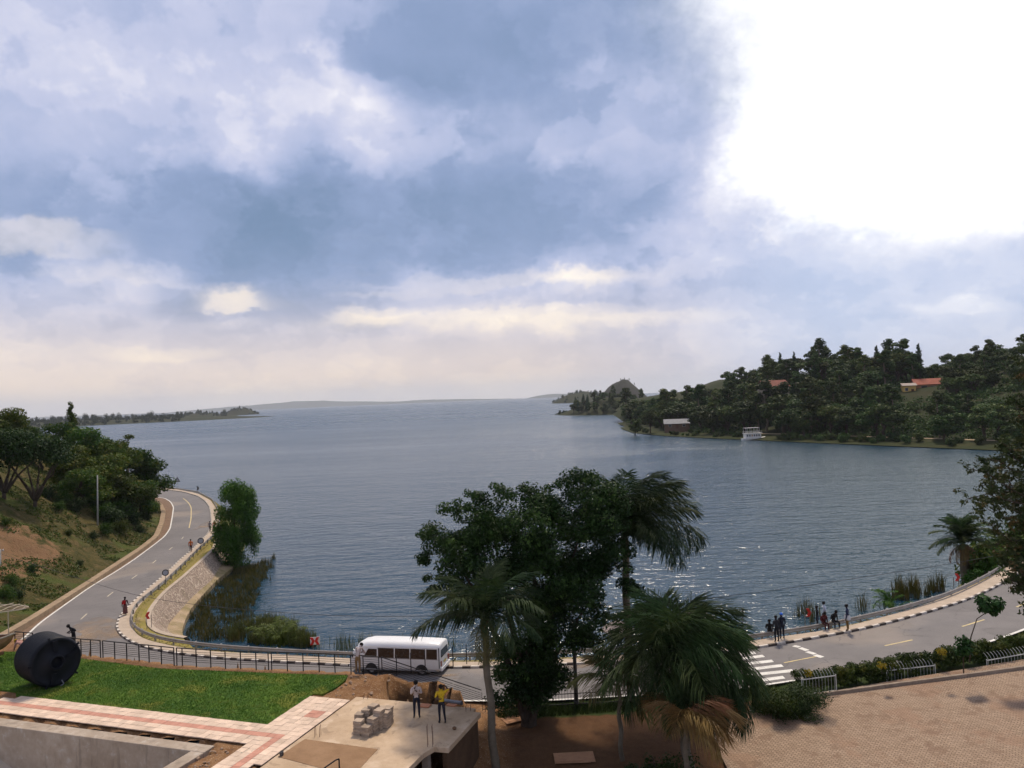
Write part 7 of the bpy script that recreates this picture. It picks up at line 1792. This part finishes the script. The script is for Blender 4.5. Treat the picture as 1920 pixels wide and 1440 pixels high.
person('woman with red bag in a long patterned skirt walking up the pavement', onz(235,1153,3.12), .2, WALK, 1.66, (.07,.035,.035), (.05,.03,.03), skirt=(.16,.07,.06), bag=(.45,.02,.02))
person('person in orange clothes walking along the kerb', onz(358,1035,3.1), .3, WALK, 1.68, (.55,.13,.02), (.08,.02,.02))
person('person in grey top walking beside the one in red', onz(394,997,3.1), .1, WALK, 1.62, (.16,.15,.16), (.02,.02,.025))
person('person in red top walking beside the one in grey', onz(402,996,3.1), .05, WALK, 1.62, (.50,.04,.035), (.02,.02,.025))
p = onz(130, 1219, ZP); person('person in black hunched behind the black bin at the railing', (p.x, p.y+.55, ZP), 2.6, {'spi':(0,.05,1.12),'che':(0,.16,1.28),'nek':(0,.24,1.38),'hb':(0,.29,1.44),'hd':(0,.34,1.50),'sL':(-.185,.16,1.32),'sR':(.185,.16,1.32),'wL':(-.12,.36,1.06),'hL':(-.07,.4,1.06),'wR':(.12,.36,1.06),'hR':(.07,.4,1.06)}, 1.7, (.018,.018,.022), (.02,.02,.022))
p = onz(42, 1232, ZP); person('worker in a yellow hat bending beside the wooden boat', (p.x, p.y, ZP), 1.2, {'pel':(0,-.1,.74),'spi':(0,.05,.86),'che':(0,.26,.95),'nek':(0,.38,.98),'hb':(0,.46,1.0),'hd':(0,.55,.99),'sL':(-.185,.27,.96),'eL':(-.24,.38,.68),'wL':(-.16,.52,.5),'hL':(-.14,.56,.43),'sR':(.185,.27,.96),'eR':(.24,.38,.68),'wR':(.16,.52,.5),'hR':(.14,.56,.43),'pL':(-.1,-.1,.72),'pR':(.1,-.1,.72),'kL':(-.14,.12,.42),'kR':(.14,.12,.42),'aL':(-.12,-.1,.08),'aR':(.12,-.1,.08),'tL':(-.13,.05,.035),'tR':(.13,.05,.035)}, 1.7, (.42,.22,.18), (.12,.06,.05), hat=(.60,.36,.02))
def on_rail(px, back=0.0):        # a seat on the barrier at this column
    j = int(np.argmin([abs(proj_px(q)[0]-px) for q in RAIL])); q = RAIL[j]; return Vector((q[0]+NR[j, 0]*(.02-back), q[1]+NR[j, 1]*(.02-back), q[2]-.52)), math.atan2(-NR[j, 0], NR[j, 1])
q, hd_ = on_rail(1438); person('person in black sitting on the barrier left of the standing pair', q, hd_+2.7, pose_sit(.0, seat=.56), 1.70, (.018,.017,.018), (.02,.02,.022))
person('man in dark suit standing on the pavement beside the blue capped man', onz(1457,1203.5,4.75), .25, {}, 1.74, (.035,.033,.036), (.018,.018,.022))
person('man in navy jacket and bright blue cap standing on the pavement', onz(1467,1198,4.75), .15, {}, 1.74, (.018,.020,.035), (.016,.018,.03), hat=(.05,.16,.62))
q, hd_ = on_rail(1545, .65); person('person in black standing beyond the barrier in the group', (q.x, q.y, q.z-.15), 1.1, {}, 1.68, (.018,.018,.022), (.06,.07,.10))
q, hd_ = on_rail(1557, .9); person('man in white shirt standing behind the maroon seated person', (q.x, q.y, q.z-.1), 1.5, {}, 1.74, (.55,.58,.66), (.03,.03,.04))
q, hd_ = on_rail(1548); person('person in maroon sitting on the barrier facing the road', q, hd_, pose_sit(.10, seat=.56), 1.72, (.10,.022,.022), (.09,.03,.028))
q, hd_ = on_rail(1568); person('person in black with head bowed sitting on the barrier', q, hd_, pose_sit(.16, .03, seat=.56, spread=.05), 1.72, (.014,.014,.016), (.03,.028,.03))
person('man in navy top and khaki trousers standing with a white cloth at his waist', onz(1590,1183,5.1), 1.0, {'wR':(.2,.16,.98),'hR':(.18,.2,.93)}, 1.78, (.03,.035,.075), (.24,.14,.045), bag=None)
m = MB(); q = onz(1590,1183,5.1)+Vector((0,0,.92)); rr = [[q+Vector((math.cos(a)*r, math.sin(a)*r*.9, z)) for a in np.linspace(0, 6.2832, 15)[:-1]] for r, z in ((.19,.18),(.21,.05),(.215,-.10),(.19,-.16))]
for a, b in zip(rr[:-1], rr[1:]): m.quad_strip(a, b, closed=True)
o = m.build('white_jacket', pm('white_cloth', (.68,.67,.66), (.55,.54,.53), 8, .9), smooth=True); o['label'] = 'white jacket tied round the waist of the man in navy'; o['category'] = 'jacket'
q, hd_ = on_rail(1295); person('person in red sitting on the barrier under the brown parasol', q, hd_+.3, pose_sit(.05, seat=.56), 1.7, (.50,.03,.03), (.06,.03,.03))
q, hd_ = on_rail(1326); person('dark clothed person sitting by the green topped table', q, hd_-.3, pose_sit(.08, seat=.56), 1.7, (.045,.03,.028), (.03,.025,.025))
q, hd_ = on_rail(1353, .3); person('person in brown standing beyond the barrier right of the parasol', (q.x, q.y, q.z-.1), .6, {}, 1.7, (.16,.085,.05), (.03,.025,.025))
q, hd_ = on_rail(1381, .3); person('person in bright blue shirt beside the thin roadside sign', (q.x, q.y, q.z-.25), -.5, {}, 1.68, (.04,.24,.62), (.06,.07,.05))
q, hd_ = on_rail(1160, .3); person('person in an orange top by the tall palm trunk', (q.x, q.y, q.z), .5, {}, 1.72, (.62,.12,.03), (.05,.06,.12))

# ================================================================== THE AIR
hzm = bpy.data.materials.new('haze_air'); hzm.use_nodes = True; nt = hzm.node_tree; nt.nodes.clear()
vp = nt.nodes.new('ShaderNodeVolumePrincipled'); vp.inputs['Color'].default_value = (.89,.92,.97,1); vp.inputs['Density'].default_value = 5.5e-5; vp.inputs['Anisotropy'].default_value = 0.0
ho = nt.nodes.new('ShaderNodeOutputMaterial'); nt.links.new(vp.outputs[0], ho.inputs['Volume'])
m = MB(); m.box((0, 7900, 148), (36000, 16400, 320)); HAZE = m.build('haze', hzm, kind='stuff')
HAZE['label'] = 'thin pale haze over the lake'; HAZE['category'] = 'haze'
